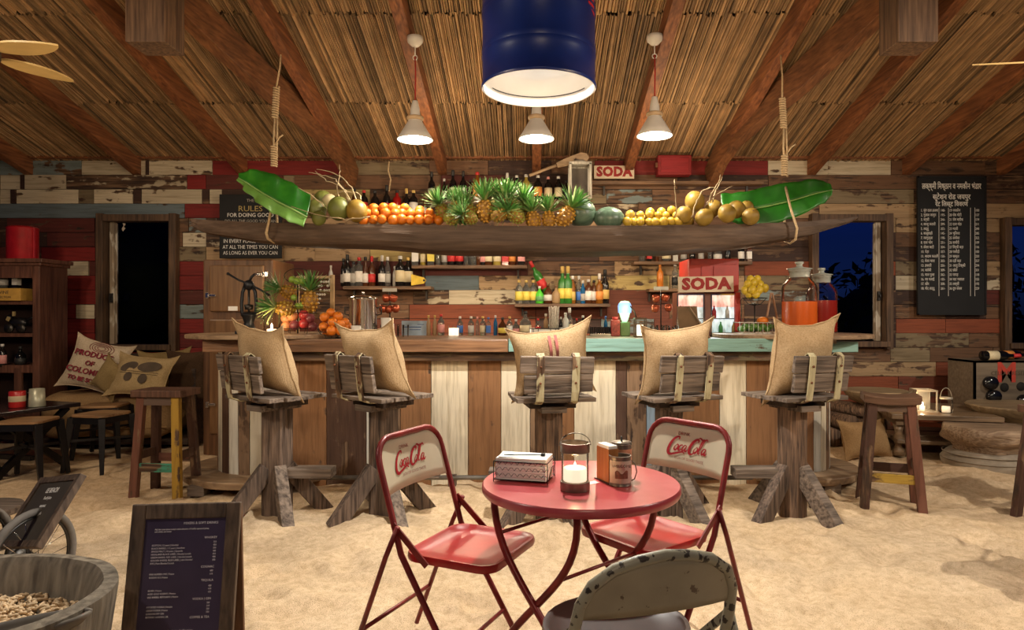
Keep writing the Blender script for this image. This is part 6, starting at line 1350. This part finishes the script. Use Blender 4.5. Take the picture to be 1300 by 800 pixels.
for cx_, cz, a, b, rr in ((-.10, .06, .085, .045, .35), (.10, .07, .12, .05, .1), (-.08, -.04, .040, .045, 0), (.07, -.05, .045, .048, .2)):
    mb.add([(cx_+a*math.cos(q)*math.cos(rr)-b*math.sin(q)*math.sin(rr), -.080+.35*(abs(cx_)**2)+.2*cz*cz, cz+a*math.cos(q)*math.sin(rr)+b*math.sin(q)*math.cos(rr)) for q in [2*PI*i/20 for i in range(20)]], [tuple(range(20))[::-1]])
for z in (.02, .0): mb.tube([(-.18, -.072, z), (0, -.084, z-.006), (.2, -.066, z-.004)], .002, 4)
mb.build('print', M_PRINTD, c2)
cushion('sack_cushion', 'plain burlap cushion behind the printed ones at the back of the daybed', .50, .38, .13, (px(208, 6.72), 6.72, .75), (-.2, R(-4), R(3)), M_BURO, .03, 14)
o = thing('armrest_cushion', 'dark brown cushion standing at the right end of the daybed', 'cushion', (px(238, 6.68), 6.68, .70)); mb, _e = cushion_mb(.42, .50, .12, .01, 9); mb.build('cover', burlap('brown_cloth', (.06, .035, .02), (.11, .065, .04)), o)

# open cabinet at the left edge
M_CAB = wood('red_brown_cabinet', (.08, .03, .018), (.20, .085, .05), 'z', .5)
xr_ = px(52, 6.6); xw = 1.1; o = thing('open_cabinet', 'tall brown open cabinet with bottles on its shelves at the left edge', 'cabinet', (xr_-xw/2, 6.78, 0)); zt = H+72*6.55/F
for s in (-1, 1): MB().box((s*(xw/2-.035), 0, zt/2-.03), (.07, .40, zt-.06)).build('side_panel', M_CAB, o, bevel=.004)
MB().box((0, .19, zt/2), (xw-.1, .02, zt-.1)).build('back_panel', simple('dark_cabinet_back', (.035, .016, .012), .8), o)
MB().box((0, -.01, zt-.02), (xw+.10, .46, .04)).box((0, -.005, zt-.055), (xw+.05, .43, .03)).build('cornice', M_CAB, o, bevel=.006); MB().box((0, -.19, zt-.13), (xw-.14, .03, .12)).build('frieze', M_CAB, o)
shs = [382, 423, 466]
for y_ in shs: MB().box((0, 0, H-(y_-CY)*6.6/F-.02), (xw-.14, .38, .035 if y_ < 460 else .075)).build('shelf', M_CAB, o, bevel=.003)
MB().box((0, -.02, .3), (xw-.14, .36, .05)).box((xw/2-.22, -.18, .5), (.07, .03, .56)).build('lower_frame', M_CAB, o, bevel=.003)
cz_ = [H-(y_-CY)*6.6/F for y_ in shs]
bottle(21, 0, 6.68, 28, 'square', 'dark', 'silver', 'silver', 'dark square bottle on the yellow box in the left cabinet', zbase=cz_[0]+.128); bottle(3, 0, 6.68, 30, 'fat', 'clear', 'grey', 'silver', 'clear round bottle on the yellow box at the very left edge', zbase=cz_[0]+.128)
o = thing('wine_crate', 'yellow lettered wooden box on the top shelf of the left cabinet', 'box', (px(14, 6.66), 6.68, cz_[0])); MB().box((0, 0, .062), (.34, .24, .122)).build('box', simple('yellow_crate_wood', (.52, .30, .06), .6), o, bevel=.003); text('WINE', .045, 'lettering', M_PRINTD, o, (0, -.122, .08), (PI/2, 0, 0)); text('SELECTION', .03, 'lettering', M_PRINTD, o, (0, -.122, .035), (PI/2, 0, 0))
o = thing('toy_bull', 'dark figure of a small toy cart with pale tags on the middle cabinet shelf', 'figure', (px(18, 6.6), 6.66, cz_[1])); MB().ball((0, 0, .10), .07, 14, 8, (1.3, .6, .8)).ball((-.09, 0, .15), .035, 10, 6).tube([(.08, 0, .13), (.16, 0, .16)], .012, 6).build('body', M_BLKM, o)
for a in (-.06, .06): MB().lathe([(0, -.01), (.045, -.01), (.045, .01), (0, .01)], n=18, M=Matrix.Translation((a, -.05, .045)) @ Matrix.Rotation(PI/2, 4, 'X')).build('wheel', M_ROD, o)
MB().box((-.06, -.06, .14), (.035, .004, .04), ry=.5).box((-.01, -.05, .19), (.02, .02, .045)).build('tag', simple('brass_tag', (.6, .45, .2), .35, .4), o)
bottle(3, 0, 6.62, 30, 'spirit', 'dark', 'pink', 'white', 'dark bottle with a pink label at the left edge of the lower cabinet shelf', zbase=cz_[2]); o = bottle(26, 0, 6.66, 30, 'fat', 'black', 'black', 'black', 'squat black jug on the lower cabinet shelf', zbase=cz_[2])
o = thing('red_canister', 'tall dark red canister on top of the left cabinet', 'canister', (px(24, 6.7), 6.75, zt)); MB().lathe([(0, 0), (.13, 0), (.135, .01), (.135, .31), (.14, .32), (.12, .335), (0, .34)], n=32).build('body', simple('dark_red_canister', (.36, .01, .018), .35), o, sharp=40); MB().box((.137, -.03, .17), (.008, .02, .30)).build('seam_strip', simple('red_strip', (.5, .04, .05), .3), o)

# ---- tall wooden stools left and right
M_STW = wood('dark_stool_wood', (.075, .030, .018), (.20, .095, .055), 'z', .6); 
def tall_stool(label, x, y, rz, h, sw, sd, cols, seat_m, thick=.05, saddle=0, sp=.09):
    o = thing('tall_stool', label, 'stool', (x, y, 0), rz); mb = MB()
    mb.grid(lambda u, v: ((u-.5)*sw, (v-.5)*sd, h-saddle*(1-(2*u-1)**2)), 13, 5, smooth=True); k = len(mb.v)
    mb = MB(); n = 13; vs = []
    for i in range(n):
        u = i/(n-1); zt2 = h-saddle*(1-(2*u-1)**2); X = (u-.5)*sw
        vs += [(X, -sd/2, zt2-thick), (X, sd/2, zt2-thick), (X, sd/2, zt2), (X, -sd/2, zt2)]
    mb.add(vs, [(i*4+j, i*4+(j+1) % 4, i*4+4+(j+1) % 4, i*4+4+j) for i in range(n-1) for j in range(4)]+[(3, 2, 1, 0), tuple(range(4*n-4, 4*n))]); mb.build('seat', seat_m, o, bevel=.006, fixn=True)
    lg = {}
    for i, (sx_, sy) in enumerate(((-1, -1), (1, -1), (-1, 1), (1, 1))):
        a = (sx_*(sw/2-.06), sy*(sd/2-.045), h-thick); b = (sx_*(sw/2-.06+sp), sy*(sd/2-.02+sp*.45), -.02); lg[(sx_, sy)] = (Vector(a), Vector(b))
        c = cols[i]; MB().beam(a, b, .058, .045, up=(0, 1, 0)).build('leg', M_PZ, o, bevel=.004, color=c)
    for sy, z, c in ((-1, .21, cols[4]), (1, .24, cols[5])):
        f = 1-z/(h-thick); p, q = [lg[(s, sy)][0].lerp(lg[(s, sy)][1], f) for s in (-1, 1)]; MB().beam(p, q, .022, .062).build('stretcher', M_PX, o, bevel=.003, color=c)
    for sx_, z in ((-1, .29), (1, .29)):
        f = 1-z/(h-thick); p, q = [lg[(sx_, s)][0].lerp(lg[(sx_, s)][1], f) for s in (-1, 1)]; MB().beam(p, q, .022, .06).build('stretcher', M_PZ, o, bevel=.003, color=(.1, .05, .03, .5))
    for sy in (-1, 1): MB().beam((-(sw/2-.05), sy*(sd/2-.035), h-thick-.03), ((sw/2-.05), sy*(sd/2-.035), h-thick-.03), .02, .06).build('apron', M_PX, o, color=(.12, .075, .055, .5))
    return o
br = (.16, .06, .035, .45); dk = (.075, .032, .02, .5)
tall_stool('tall wooden stool with one yellow leg and a turquoise rung, left of the bar', px(211, 4.95), 4.95, R(-4), .755, .38, .26, [br, (.42, .25, .03, .50), dk, dk, (.06, .30, .20, .5), br], M_STW, sp=.035)
tall_stool('tall dark wooden stool with curved seat and yellow painted rung, right of the bar', px(1130, 4.62), 4.62, R(-20), .76, .35, .24, [dk, br, dk, br, (.50, .33, .05, .58), dk], wood('worn_stool_seat', (.07, .035, .02), (.24, .13, .08), 'x', .35), .055, .018, .06)

# ================================================================ right lounge
M_LOGW = wood('pale_root_wood', (.20, .12, .07), (.50, .36, .24), 'x', .7, scale=4, bmp=1.0); M_STONE = simple('grey_carved_stone', (.32, .27, .21), .85, var=.35, scale=9, bmp=.6)
xq = px(1251, 5.8); o = thing('log_stool', 'round rough log pouf on a carved stone ring at the right', 'pouf', (xq, 5.8, 0))
def rough(r, z0, z1, prof, m, nm, amp, fr_):
    def fn(u, v):
        k = v*(len(prof)-1); i = min(int(k), len(prof)-2); q = k-i; rr = r*(prof[i]+(prof[i+1]-prof[i])*q); a = 2*PI*u
        rr *= 1+amp*noise.noise(Vector((math.cos(a)*fr_, math.sin(a)*fr_, v*3))); return (rr*math.cos(a), rr*math.sin(a), z0+(z1-z0)*(v if v < .92 else .92+(v-.92)*1))
    mb = MB(); mb.grid(fn, 48, 16, closed_u=True); top = [i*16+15 for i in range(48)]; mb.f.append(tuple(top)); mb.smooth.append(False); mb.c.append((1, 1, 1)); return mb.build(nm, m, o, sharp=50)
rough(.33, .13, .345, [.74, .76, .80, .95, 1.0, 1.0, .97, .93], M_LOGW, 'seat', .10, 2.2); rough(.335, -.04, .135, [.9, .98, 1, .99, .93, .80], M_STONE, 'stone_base', .03, 2)
mb = MB(); [mb.tube([(.335*math.cos(2*PI*i/40)*q, .335*math.sin(2*PI*i/40)*q, z) for i in range(40)], .006, 5, closed=True) for z, q in ((.112, .96), (.06, 1.0))]; mb.build('carved_ring', M_STONE, o)
def bowl_stool(label, xp, Z, r, zt, mm):
    o = thing('bowl_stool', label, 'stool', (px(xp, Z), Z, 0)); MB().lathe([(0, zt-.15), (r*.45, zt-.15), (r*.80, zt-.10), (r*.97, zt-.04), (r, zt-.012), (r*.97, zt), (0, zt-.008)], n=40).build('seat', mm, o, sharp=40)
    MB().lathe([(r*.75, -.02), (r*.7, .05), (r*.35, .12), (r*.30, zt-.2), (r*.5, zt-.14)], n=24).build('foot', mm, o)
M_BOWL = wood('turned_bowl_wood', (.24, .16, .09), (.46, .34, .20), 'x', .5, scale=2)
bowl_stool('round wooden bowl stool behind the tall dark stool', 1112, 6.72, .30, .55, M_BOWL); bowl_stool('large round wooden bowl stool at the right edge before the wine rack', 1292, 6.25, .42, .465, M_BOWL)
M_LT = wood('low_table_wood', (.12, .075, .04), (.34, .23, .14), 'x', .35, scale=2.5)
o = thing('low_table', 'low square plank table carrying two lanterns at the right', 'low table', (px(1180, 6.45), 6.45, 0), R(-14))
for i in range(6): MB().box((0, -.40+.16*i, .375), (.90, .155, .045)).build('top_board', M_LT, o, bevel=.004)
for s in (-1, 1): MB().box((s*.36, 0, .32), (.08, .84, .06)).build('cross_rail', M_LT, o)
for sx_ in (-1, 1):
    for sy in (-1, 1): MB().lathe([(.05, 0), (.055, .05), (.03, .09), (.05, .16), (.032, .22), (.05, .29)], n=14, c=(sx_*.36, sy*.34, 0)).build('leg', M_LT, o)
for k in range(3): MB().box((0, -.33+.30*k, .145), (.80, .25, .035)).build('lower_board', M_LT, o, bevel=.004)
o = thing('log_pile', 'small dark pile of split logs by the wall between the bar and the low table', 'logs', (px(1082, 6.9), 6.9, 0))
for i, (a, z, r) in enumerate([(-.3, .08, .09), (-.08, .08, .09), (.14, .08, .08), (-.18, .22, .08), (.04, .22, .08), (-.05, .34, .07)]): MB().lathe([(0, -.25), (r, -.25), (r*1.03, 0), (r, .25), (0, .25)], n=12, M=Matrix.Translation((a, 0, z)) @ Matrix.Rotation(PI/2, 4, 'X') @ Matrix.Rotation(.1*i, 4, 'Y')).build('log', M_BARK, o)
c_ = cushion('bean_sack', 'burlap sack slumped on the sand behind the tall dark stool', .5, .34, .22, (px(1098, 6.2), 6.2, .15), (-.3, 0, R(15)), M_BURD, .02, 20)
zt_ = .3975
o = thing('box_lantern', 'square tin lantern with a bright burning candle on the low table', 'lantern', (px(1172, 6.3), 6.3, zt_), R(-10)); mb = MB()
for a in (-.085, .085):
    for b in (-.085, .085): mb.box((a, b, .10), (.012, .012, .20))
mb.box((0, 0, .005), (.19, .19, .01)); [mb.box((0, s*.085, .198), (.18, .012, .014)).box((s*.085, 0, .198), (.012, .18, .014)) for s in (-1, 1)]; mb.box((0, .085, .10), (.17, .004, .18)).box((-.085, 0, .10), (.004, .17, .18)); mb.tube([(-.09, 0, .19), (-.14, -.02, .15), (-.155, -.02, .06)], .005, 6)
mb.build('frame', simple('pale_tin', (.52, .46, .36), .4, .4), o); MB().lathe([(0, .01), (.022, .01), (.022, .05), (0, .05)], n=14, c=(-.02, -.03, 0)).build('candle', M_CANDLE, o); MB().lathe([(0, .05), (.008, .06), (.009, .07), (0, .098)], n=8, c=(-.02, -.03, 0)).build('flame', glow('bright_flame', (1, .85, .6), 120), o)
light('POINT', 'candle_light', (px(1168, 6.2), 6.16, zt_+.12), 1.8, (1, .68, .36), .015)
o = thing('jar_lantern', 'small glass jar lantern with a wire handle on the low table', 'lantern', (px(1201, 6.18), 6.18, zt_)); MB().lathe([(0, .003), (.05, .003), (.056, .012), (.056, .11), (.045, .13)], n=22, cap=False).build('glass', M_CLEAR, o); MB().lathe([(.050, .125), (.054, .128), (.054, .145), (.048, .147)], n=22, cap=False).build('rim', simple('pale_tin', (.5, .45, .36)), o); MB().tube([(.052*math.cos(a), 0, .14+.09*math.sin(a)) for a in [PI*i/12 for i in range(13)]], .003, 5, up=(0, 1, 0)).build('handle', simple('pale_tin', (.5, .45, .36)), o); MB().lathe([(0, .006), (.035, .006), (.035, .06), (0, .06)], n=16).build('candle', M_WAX, o)
# wine rack box
M_RACK = wood('grey_plywood', (.15, .11, .075), (.26, .20, .135), 'x', .6, scale=2, bmp=.15)
xa = px(1236, 6.65); o = thing('wine_rack', 'grey wooden wine rack box with a red letter M and bottle ends, right edge', 'wine rack', (xa+.45, 6.8, .0)); zt = H-(458-CY)*6.65/F
MB().box((0, -.15, zt/2), (.90, .02, zt)).build('front_board', M_RACK, o); [MB().box((s*.44, .05, zt/2), (.02, .42, zt)).build('side_board', M_RACK, o) for s in (-1, 1)]; MB().box((0, .05, zt-.01), (.90, .42, .02)).build('top_board', M_RACK, o)
text('M', .27, 'lettering', simple('faded_red_paint', (.48, .05, .03), .8), o, (-.13, -.162, zt-.125), (PI/2, 0, 0), bold=.008, sx=.95); text('CELLAR RESERVE', .055, 'lettering', M_PRINTD, o, (-.08, -.1635, zt-.125), (PI/2, 0, 0))
for a, b, f in ((1256, 486, 1), (1260, 503, 1), (1276, 492, 0), (1297, 491, 0), (1299, 509, 1)):
    x_ = px(a, 6.63)-(xa+.45); z = H-(b-CY)*6.63/F
    if f: MB().lathe([(0, 0), (.060, 0), (.064, .008), (.064, .06), (0, .06)], n=22, M=Matrix.Translation((x_, -.155, z)) @ Matrix.Rotation(PI/2, 4, 'X')).build('bottle_end', simple('black_bottle_glass', (.008, .008, .010), .12, bmp=0), o)
    else: MB().lathe([(0, 0), (.045, 0), (.045, .004), (0, .004)], n=22, M=Matrix.Translation((x_, -.158, z)) @ Matrix.Rotation(PI/2, 4, 'X')).build('round_hole', simple('dark_hole', (.01, .008, .006), .9), o)
bottle(0, 0, 6.65, 48, 'wine', 'black', 'cream', 'red', 'dark wine bottle with a cream label lying on top of the wine rack', pos=Vector((px(1246, 6.68), 6.68, zt+.048)), rot=(0, PI/2, 0))
bottle(0, 0, 6.65, 44, 'wine', 'black', 'orange', 'red', 'wine bottle with an orange label lying behind the cream labelled one on the rack', pos=Vector((px(1272, 6.80), 6.84, zt+.044)), rot=(0, PI/2, .12))

# ================================================================ foreground left
M_FRM = wood('worn_board_frame', (.055, .032, .020), (.17, .11, .07), 'z', .6, scale=4, bmp=.5, spots=0); M_PRN = simple('white_menu_print', (.72, .68, .72), .8, bmp=0)
def menu_board(label, loc, rz, lean, w_, h_, rows, head=True, back=True, screen=(.055, .040, .076), al=1, fr_=.045, zb_=.02):
    o = thing('menu_board', label, 'menu board', loc, rz); o.rotation_euler = (0, 0, rz); T = Matrix.Rotation(-lean, 4, 'X')
    for s in (-1, 1): MB().box((s*(w_/2-fr_/2), 0, h_/2), (fr_, .022, h_), M=T).build('frame_side', M_FRM, o, bevel=.004)
    MB().box((0, 0, h_-fr_*.55), (w_-2*fr_, .022, fr_*1.1), M=T).build('frame_top', M_FRM, o, bevel=.004); MB().box((0, 0, zb_+fr_*.5), (w_-2*fr_, .022, fr_*1.1), M=T).build('frame_bottom', M_FRM, o, bevel=.004)
    sc = MB().box((0, 0.001, (h_+zb_)/2), (w_-2*fr_+.004, .012, h_-zb_-2*fr_), M=T).build('menu_sheet', simple('dark_violet_menu_sheet_%d' % int(screen[0]*1e4), screen, .35, var=.15, bmp=0), o)
    for s_, x_, z, sz, al_, sx_ in rows:
        tx_ = text(s_, sz, 'lettering', M_PRN, sc, T @ Vector((x_, -.0062, z)), (PI/2-lean, 0, 0), al_, sx=sx_, ext=.0003)
    if back:
        T2 = Matrix.Translation((0, .02+math.sin(lean)*h_*.985, 0)) @ Matrix.Translation((0, 0, math.cos(lean)*h_*.985)) @ Matrix.Rotation(lean*.30, 4, 'X')
        MB().box((0, .0, -h_*.49), (w_-.01, .016, h_*.98), M=T2).build('back_leg', wood('orange_back_panel', (.14, .055, .02), (.30, .14, .06), 'z'), o, bevel=.003)
    return o
WW, HH = .328, .70; L_ = -.125; rr_ = []
def mr2(s, x, yf, sz, al='LEFT', sx=.8): rr_.append((s, x*.82, HH-.052-yf*(HH-.052-.285), sz*.88, al, sx))
mr2('MIXERS & SOFT DRINKS', .128, .035, .0125, 'RIGHT', .95); mr2('Ask the team about today\'s wide selection of freshly squeezed juices,', -.118, .085, .0088, 'LEFT', .80); mr2('soft drinks and water', -.118, .105, .0088)
mr2('WHISKEY', .128, .165, .0115, 'RIGHT', .95)
for i, (s, p) in enumerate([('SCOTCH | 12 years | blended', '350'), ('BLACK BARREL | 12 years | bourbon', '450'), ('SINGLE MALT | 10 years | Speyside', '550'), ('HIGHLAND BLACK LABEL | blended scotch', '400'), ('GREEN BARREL RED LABEL | blended scotch', '450'), ('GOLDEN BARREL BLUE LABEL | rare blended', '900'), ('RYE | Pure Blended Scotch', '300')]): mr2(s, L_, .225+.0262*i, .0092, sx=.85); mr2(p, .126, .205+.0262*i, .0092, 'RIGHT')
mr2('COGNAC', .124, .42, .0115, 'RIGHT', .95)
for i, s in enumerate(['FINE NUMBER ONE | France', 'RESERVE XO | France']): mr2(s, L_, .475+.028*i, .0092); mr2('6%d0' % i, .12, .455+.028*i, .0092, 'RIGHT')
mr2('TEQUILA', .124, .537, .0115, 'RIGHT', .95)
for i, s in enumerate(['SILVER | Mexico', 'AGED GOLD RESERVE | Mexico', 'OLD BARREL REPOSADO | Mexico']): mr2(s, L_, .615+.028*i, .0092); mr2('4%d0' % i, .118, .585+.026*i, .0092, 'RIGHT')
mr2('VODKA | GIN', .120, .695, .0115, 'RIGHT', .95)
for i, s in enumerate(['IMPORTED VODKA | Sweden', 'GRAIN VODKA | France', 'LONDON DRY GIN', 'BOTANIC GARDEN | UK']): mr2(s, L_, .755+.028*i, .0092); mr2('3%d0' % i, .116, .73+.026*i, .0092, 'RIGHT')
mr2('COFFEE & TEA', .118, .85, .0115, 'RIGHT', .95); mr2('Ask the team about our wide selection of coffee and tea', -.125, .955, .0088, 'LEFT', .85)
menu_board('standing menu board with a dark violet drinks list in the left foreground', (px(216, 2.12), 2.12, -.02), R(5), R(11), WW+.02, HH, rr_, zb_=.24)
# mortar bowl with peanuts
o = thing('grain_mortar', 'big carved wooden bowl full of peanuts in the lower left corner', 'bowl', (-1.60, 1.84, 0))
M_MORT = wood('old_mortar_wood', (.10, .078, .055), (.36, .30, .22), 'z', .7, scale=2.2, bmp=.6)
RB = .385; ZB = .515
prof = [(RB*.42, 0), (RB*.5, .06), (RB*.72, .18), (RB*.93, .36), (RB, ZB-.02), (RB*1.0, ZB), (RB*.90, ZB+.004), (RB*.86, ZB-.02), (RB*.82, .42), (RB*.74, .34), (0, .30)]
mb = MB(); mb.lathe(prof, n=56, sx=1.08, sy=.92)
mb.v = [(v[0]+.010*noise.noise(Vector(v)*7), v[1]+.010*noise.noise(Vector(v)*7+Vector((5, 0, 0))), v[2]+.012*noise.noise(Vector(v)*4+Vector((0, 5, 0)))) for v in mb.v]
mb.build('bowl', M_MORT, o, sharp=38)
random.seed(3); mb = MB(); M_NUT = attr_mat('peanut_shell', 'tint', .75, .7, 60, (1, 1, 1), .5)
def nut(mb, c, a, el, s, cu_):
    mb.cur = cu_; d = Vector((math.cos(a)*math.cos(el), math.sin(a)*math.cos(el), math.sin(el))); sd = d.cross(Vector((.01, .02, 1))).normalized(); u = sd.cross(d); vs = []; n = 7
    pr_ = [(-1, .0), (-.88, .55), (-.5, .85), (0, .58), (.5, .8), (.88, .5), (1, 0)]
    for t_, r_ in pr_: vs += [Vector(c)+d*t_*.019*s+sd*math.cos(2*PI*i/n)*r_*.0085*s+u*math.sin(2*PI*i/n)*r_*.0085*s for i in range(n)]
    mb.add(vs, [(k*n+i, k*n+(i+1) % n, (k+1)*n+(i+1) % n, (k+1)*n+i) for k in range(6) for i in range(n)], True)
for i in range(1800):
    r = math.sqrt(random.random())*RB*.82; a = random.uniform(0, 2*PI); x_, y_ = r*math.cos(a)*1.06, r*math.sin(a)*.9
    z = .405+.045*math.exp(-((x_+.05)**2+(y_-.02)**2)/.03)+random.uniform(-.014, .012); g = random.uniform(.75, 1.1)
    nut(mb, (x_, y_, z), random.uniform(0, 2*PI), random.gauss(0, .35), random.uniform(.6, .85), (.85*g, .62*g, .37*g))
pn = mb.build('peanuts', M_NUT, None, (-1.60, 1.84, 0), attr=True, kind='stuff'); tag(pn, 'unshelled peanuts heaped in the big wooden bowl', 'peanuts')
o = thing('wooden_scoop', 'grey wooden scoop half sunk in the peanuts', 'scoop', (-1.33, 1.73, .452)); o.rotation_euler = (0, R(-8), R(16))
mb = MB(); mb.grid(lambda u, v: (-.17+.34*u, .060*math.sin(PI*min(1, .08+.92*u))**.5*math.cos(PI+PI*v), .012+.042*math.sin(PI*min(1, .1+.9*u))**.5*-math.sin(PI*v)+.03), 16, 11); b = mb.build('bowl', simple('grey_scoop_wood', (.14, .12, .095), .6, var=.3), o); sd = b.modifiers.new('thick', 'SOLIDIFY'); sd.thickness = .010
MB().tube([(-.16, 0, .03), (-.24, 0, .035), (-.33, 0, .04)], .013, 8).build('handle', MATS['grey_scoop_wood'], o)
# hand cart wheel with the leaning board
wc = Vector((px(41, 2.95), 2.95, .222)); o = thing('hand_cart', 'old hand cart with spoked wheels behind the peanut bowl at the left edge', 'cart', (wc.x, wc.y, 0), R(79))
M_TYRE = simple('dusty_tyre', (.16, .14, .12), .8, var=.3, bmp=.3)
def wheel(dy, nm):
    r = .205; q = MB().tube([(r*math.cos(2*PI*i/40), dy, .222+r*math.sin(2*PI*i/40)) for i in range(40)], .017, 8, closed=True, up=(0, 1, 0)).build('wheel', M_TYRE, o)
    MB().tube([(.182*math.cos(2*PI*i/40), dy, .222+.182*math.sin(2*PI*i/40)) for i in range(40)], .006, 6, closed=True, up=(0, 1, 0)).build('rim', M_ROD, q)
    MB().lathe([(0, -.03), (.02, -.03), (.03, 0), (.02, .03), (0, .03)], n=14, M=Matrix.Translation((0, dy, .222)) @ Matrix.Rotation(PI/2, 4, 'X')).build('hub', M_ROD, q)
    mb = MB()
    for i in range(18): a = 2*PI*i/18; b = a+.35*(1 if i % 2 else -1); mb.tube([(.02*math.cos(b), dy+(.02 if i % 2 else -.02), .222+.02*math.sin(b)), (.182*math.cos(a), dy, .222+.182*math.sin(a))], .0018, 4)
    mb.build('spokes', M_CHROME, q)
wheel(0, 'w'); wheel(.34, 'w')
MB().tube([(0, -.03, .222), (0, .37, .222)], .012, 8).build('axle', M_ROD, o); MB().box((-.05, .40, .25), (.5, .40, .03)).build('bed_frame', M_DARK, o, bevel=.004); MB().lathe([(0, 0), (.055, 0), (.055, .02), (0, .02)], n=20, M=Matrix.Translation((-.02, .05, .222)) @ Matrix.Rotation(PI/2, 4, 'X')).build('chain_ring', M_ROD, o)
p0, p1, p2, p3 = P(-2, 696, 2.98), P(50, 696, 2.80), P(34, 616, 3.22), P(87, 604, 3.02)
o = thing('chalk_menu', 'tilted framed chalk menu leaning on the hand cart at the left edge', 'menu board', (p0+p1)/2); c0 = (p0+p1)/2
ux = (p1-p0).normalized(); uz = ((p2-p0)-ux*(p2-p0).dot(ux)).normalized(); un = uz.cross(ux).normalized(); wd = .30; hd = (p2-p0).length
Mx = Matrix((ux, un, uz)).transposed().to_4x4()
w2_ = (p1-p0).length
for s in (-1, 1): MB().box((s*(w2_/2-.015), 0, hd/2), (.03, .03, hd), M=Mx).build('frame_side', M_FRM, o, bevel=.002)
for z in (.015, hd-.015): MB().box((0, 0, z), (w2_-.06, .03, .03), M=Mx).build('frame_rail', M_FRM, o, bevel=.002)
cb_ = MB().box((0, 0, hd/2), (w2_-.05, .014, hd-.05), M=Mx).build('slate', simple('brown_slate', (.055, .042, .030), .6), o)
for k, (s, sz) in enumerate((('LE BEACH', .034), ('Fresh juice', .022), ('coconut', .022), ('pineapple', .022))):
    t2 = text(s, sz, 'lettering', M_CHALK, cb_, Mx @ Vector((.0, -.008, hd-.07-.036*k)), (0, 0, 0), sx=.7); t2.rotation_euler = (Mx @ Matrix.Rotation(PI/2, 4, 'X')).to_euler()
# things just outside the right edge whose feet and shadows are in view
tall_stool('wooden stool cut by the right edge of the picture', px(1342, 4.3), 4.3, R(20), .72, .36, .26, [br, br, dk, dk, br, dk], M_STW, sp=.06)
folding_chair(px(1385, 3.1), 3.1, R(190), 'red folding chair just beyond the right edge', M_REDP, M_REDM, M_CREAMP, logo=False)
o = thing('plank_stool', 'round plank stool cut by the left edge behind the chalk menu', 'stool', (px(-28, 3.7), 3.7, 0)); MB().lathe([(0, .20), (.20, .20), (.205, .21), (.205, .235), (0, .24)], n=32).build('seat', M_GREYW, o, sharp=40)
for i in range(3): a = i*2.09+.3; MB().beam((.12*math.cos(a), .12*math.sin(a), .2), (.17*math.cos(a), .17*math.sin(a), -.02), .035, .035).build('leg', M_ROD, o)
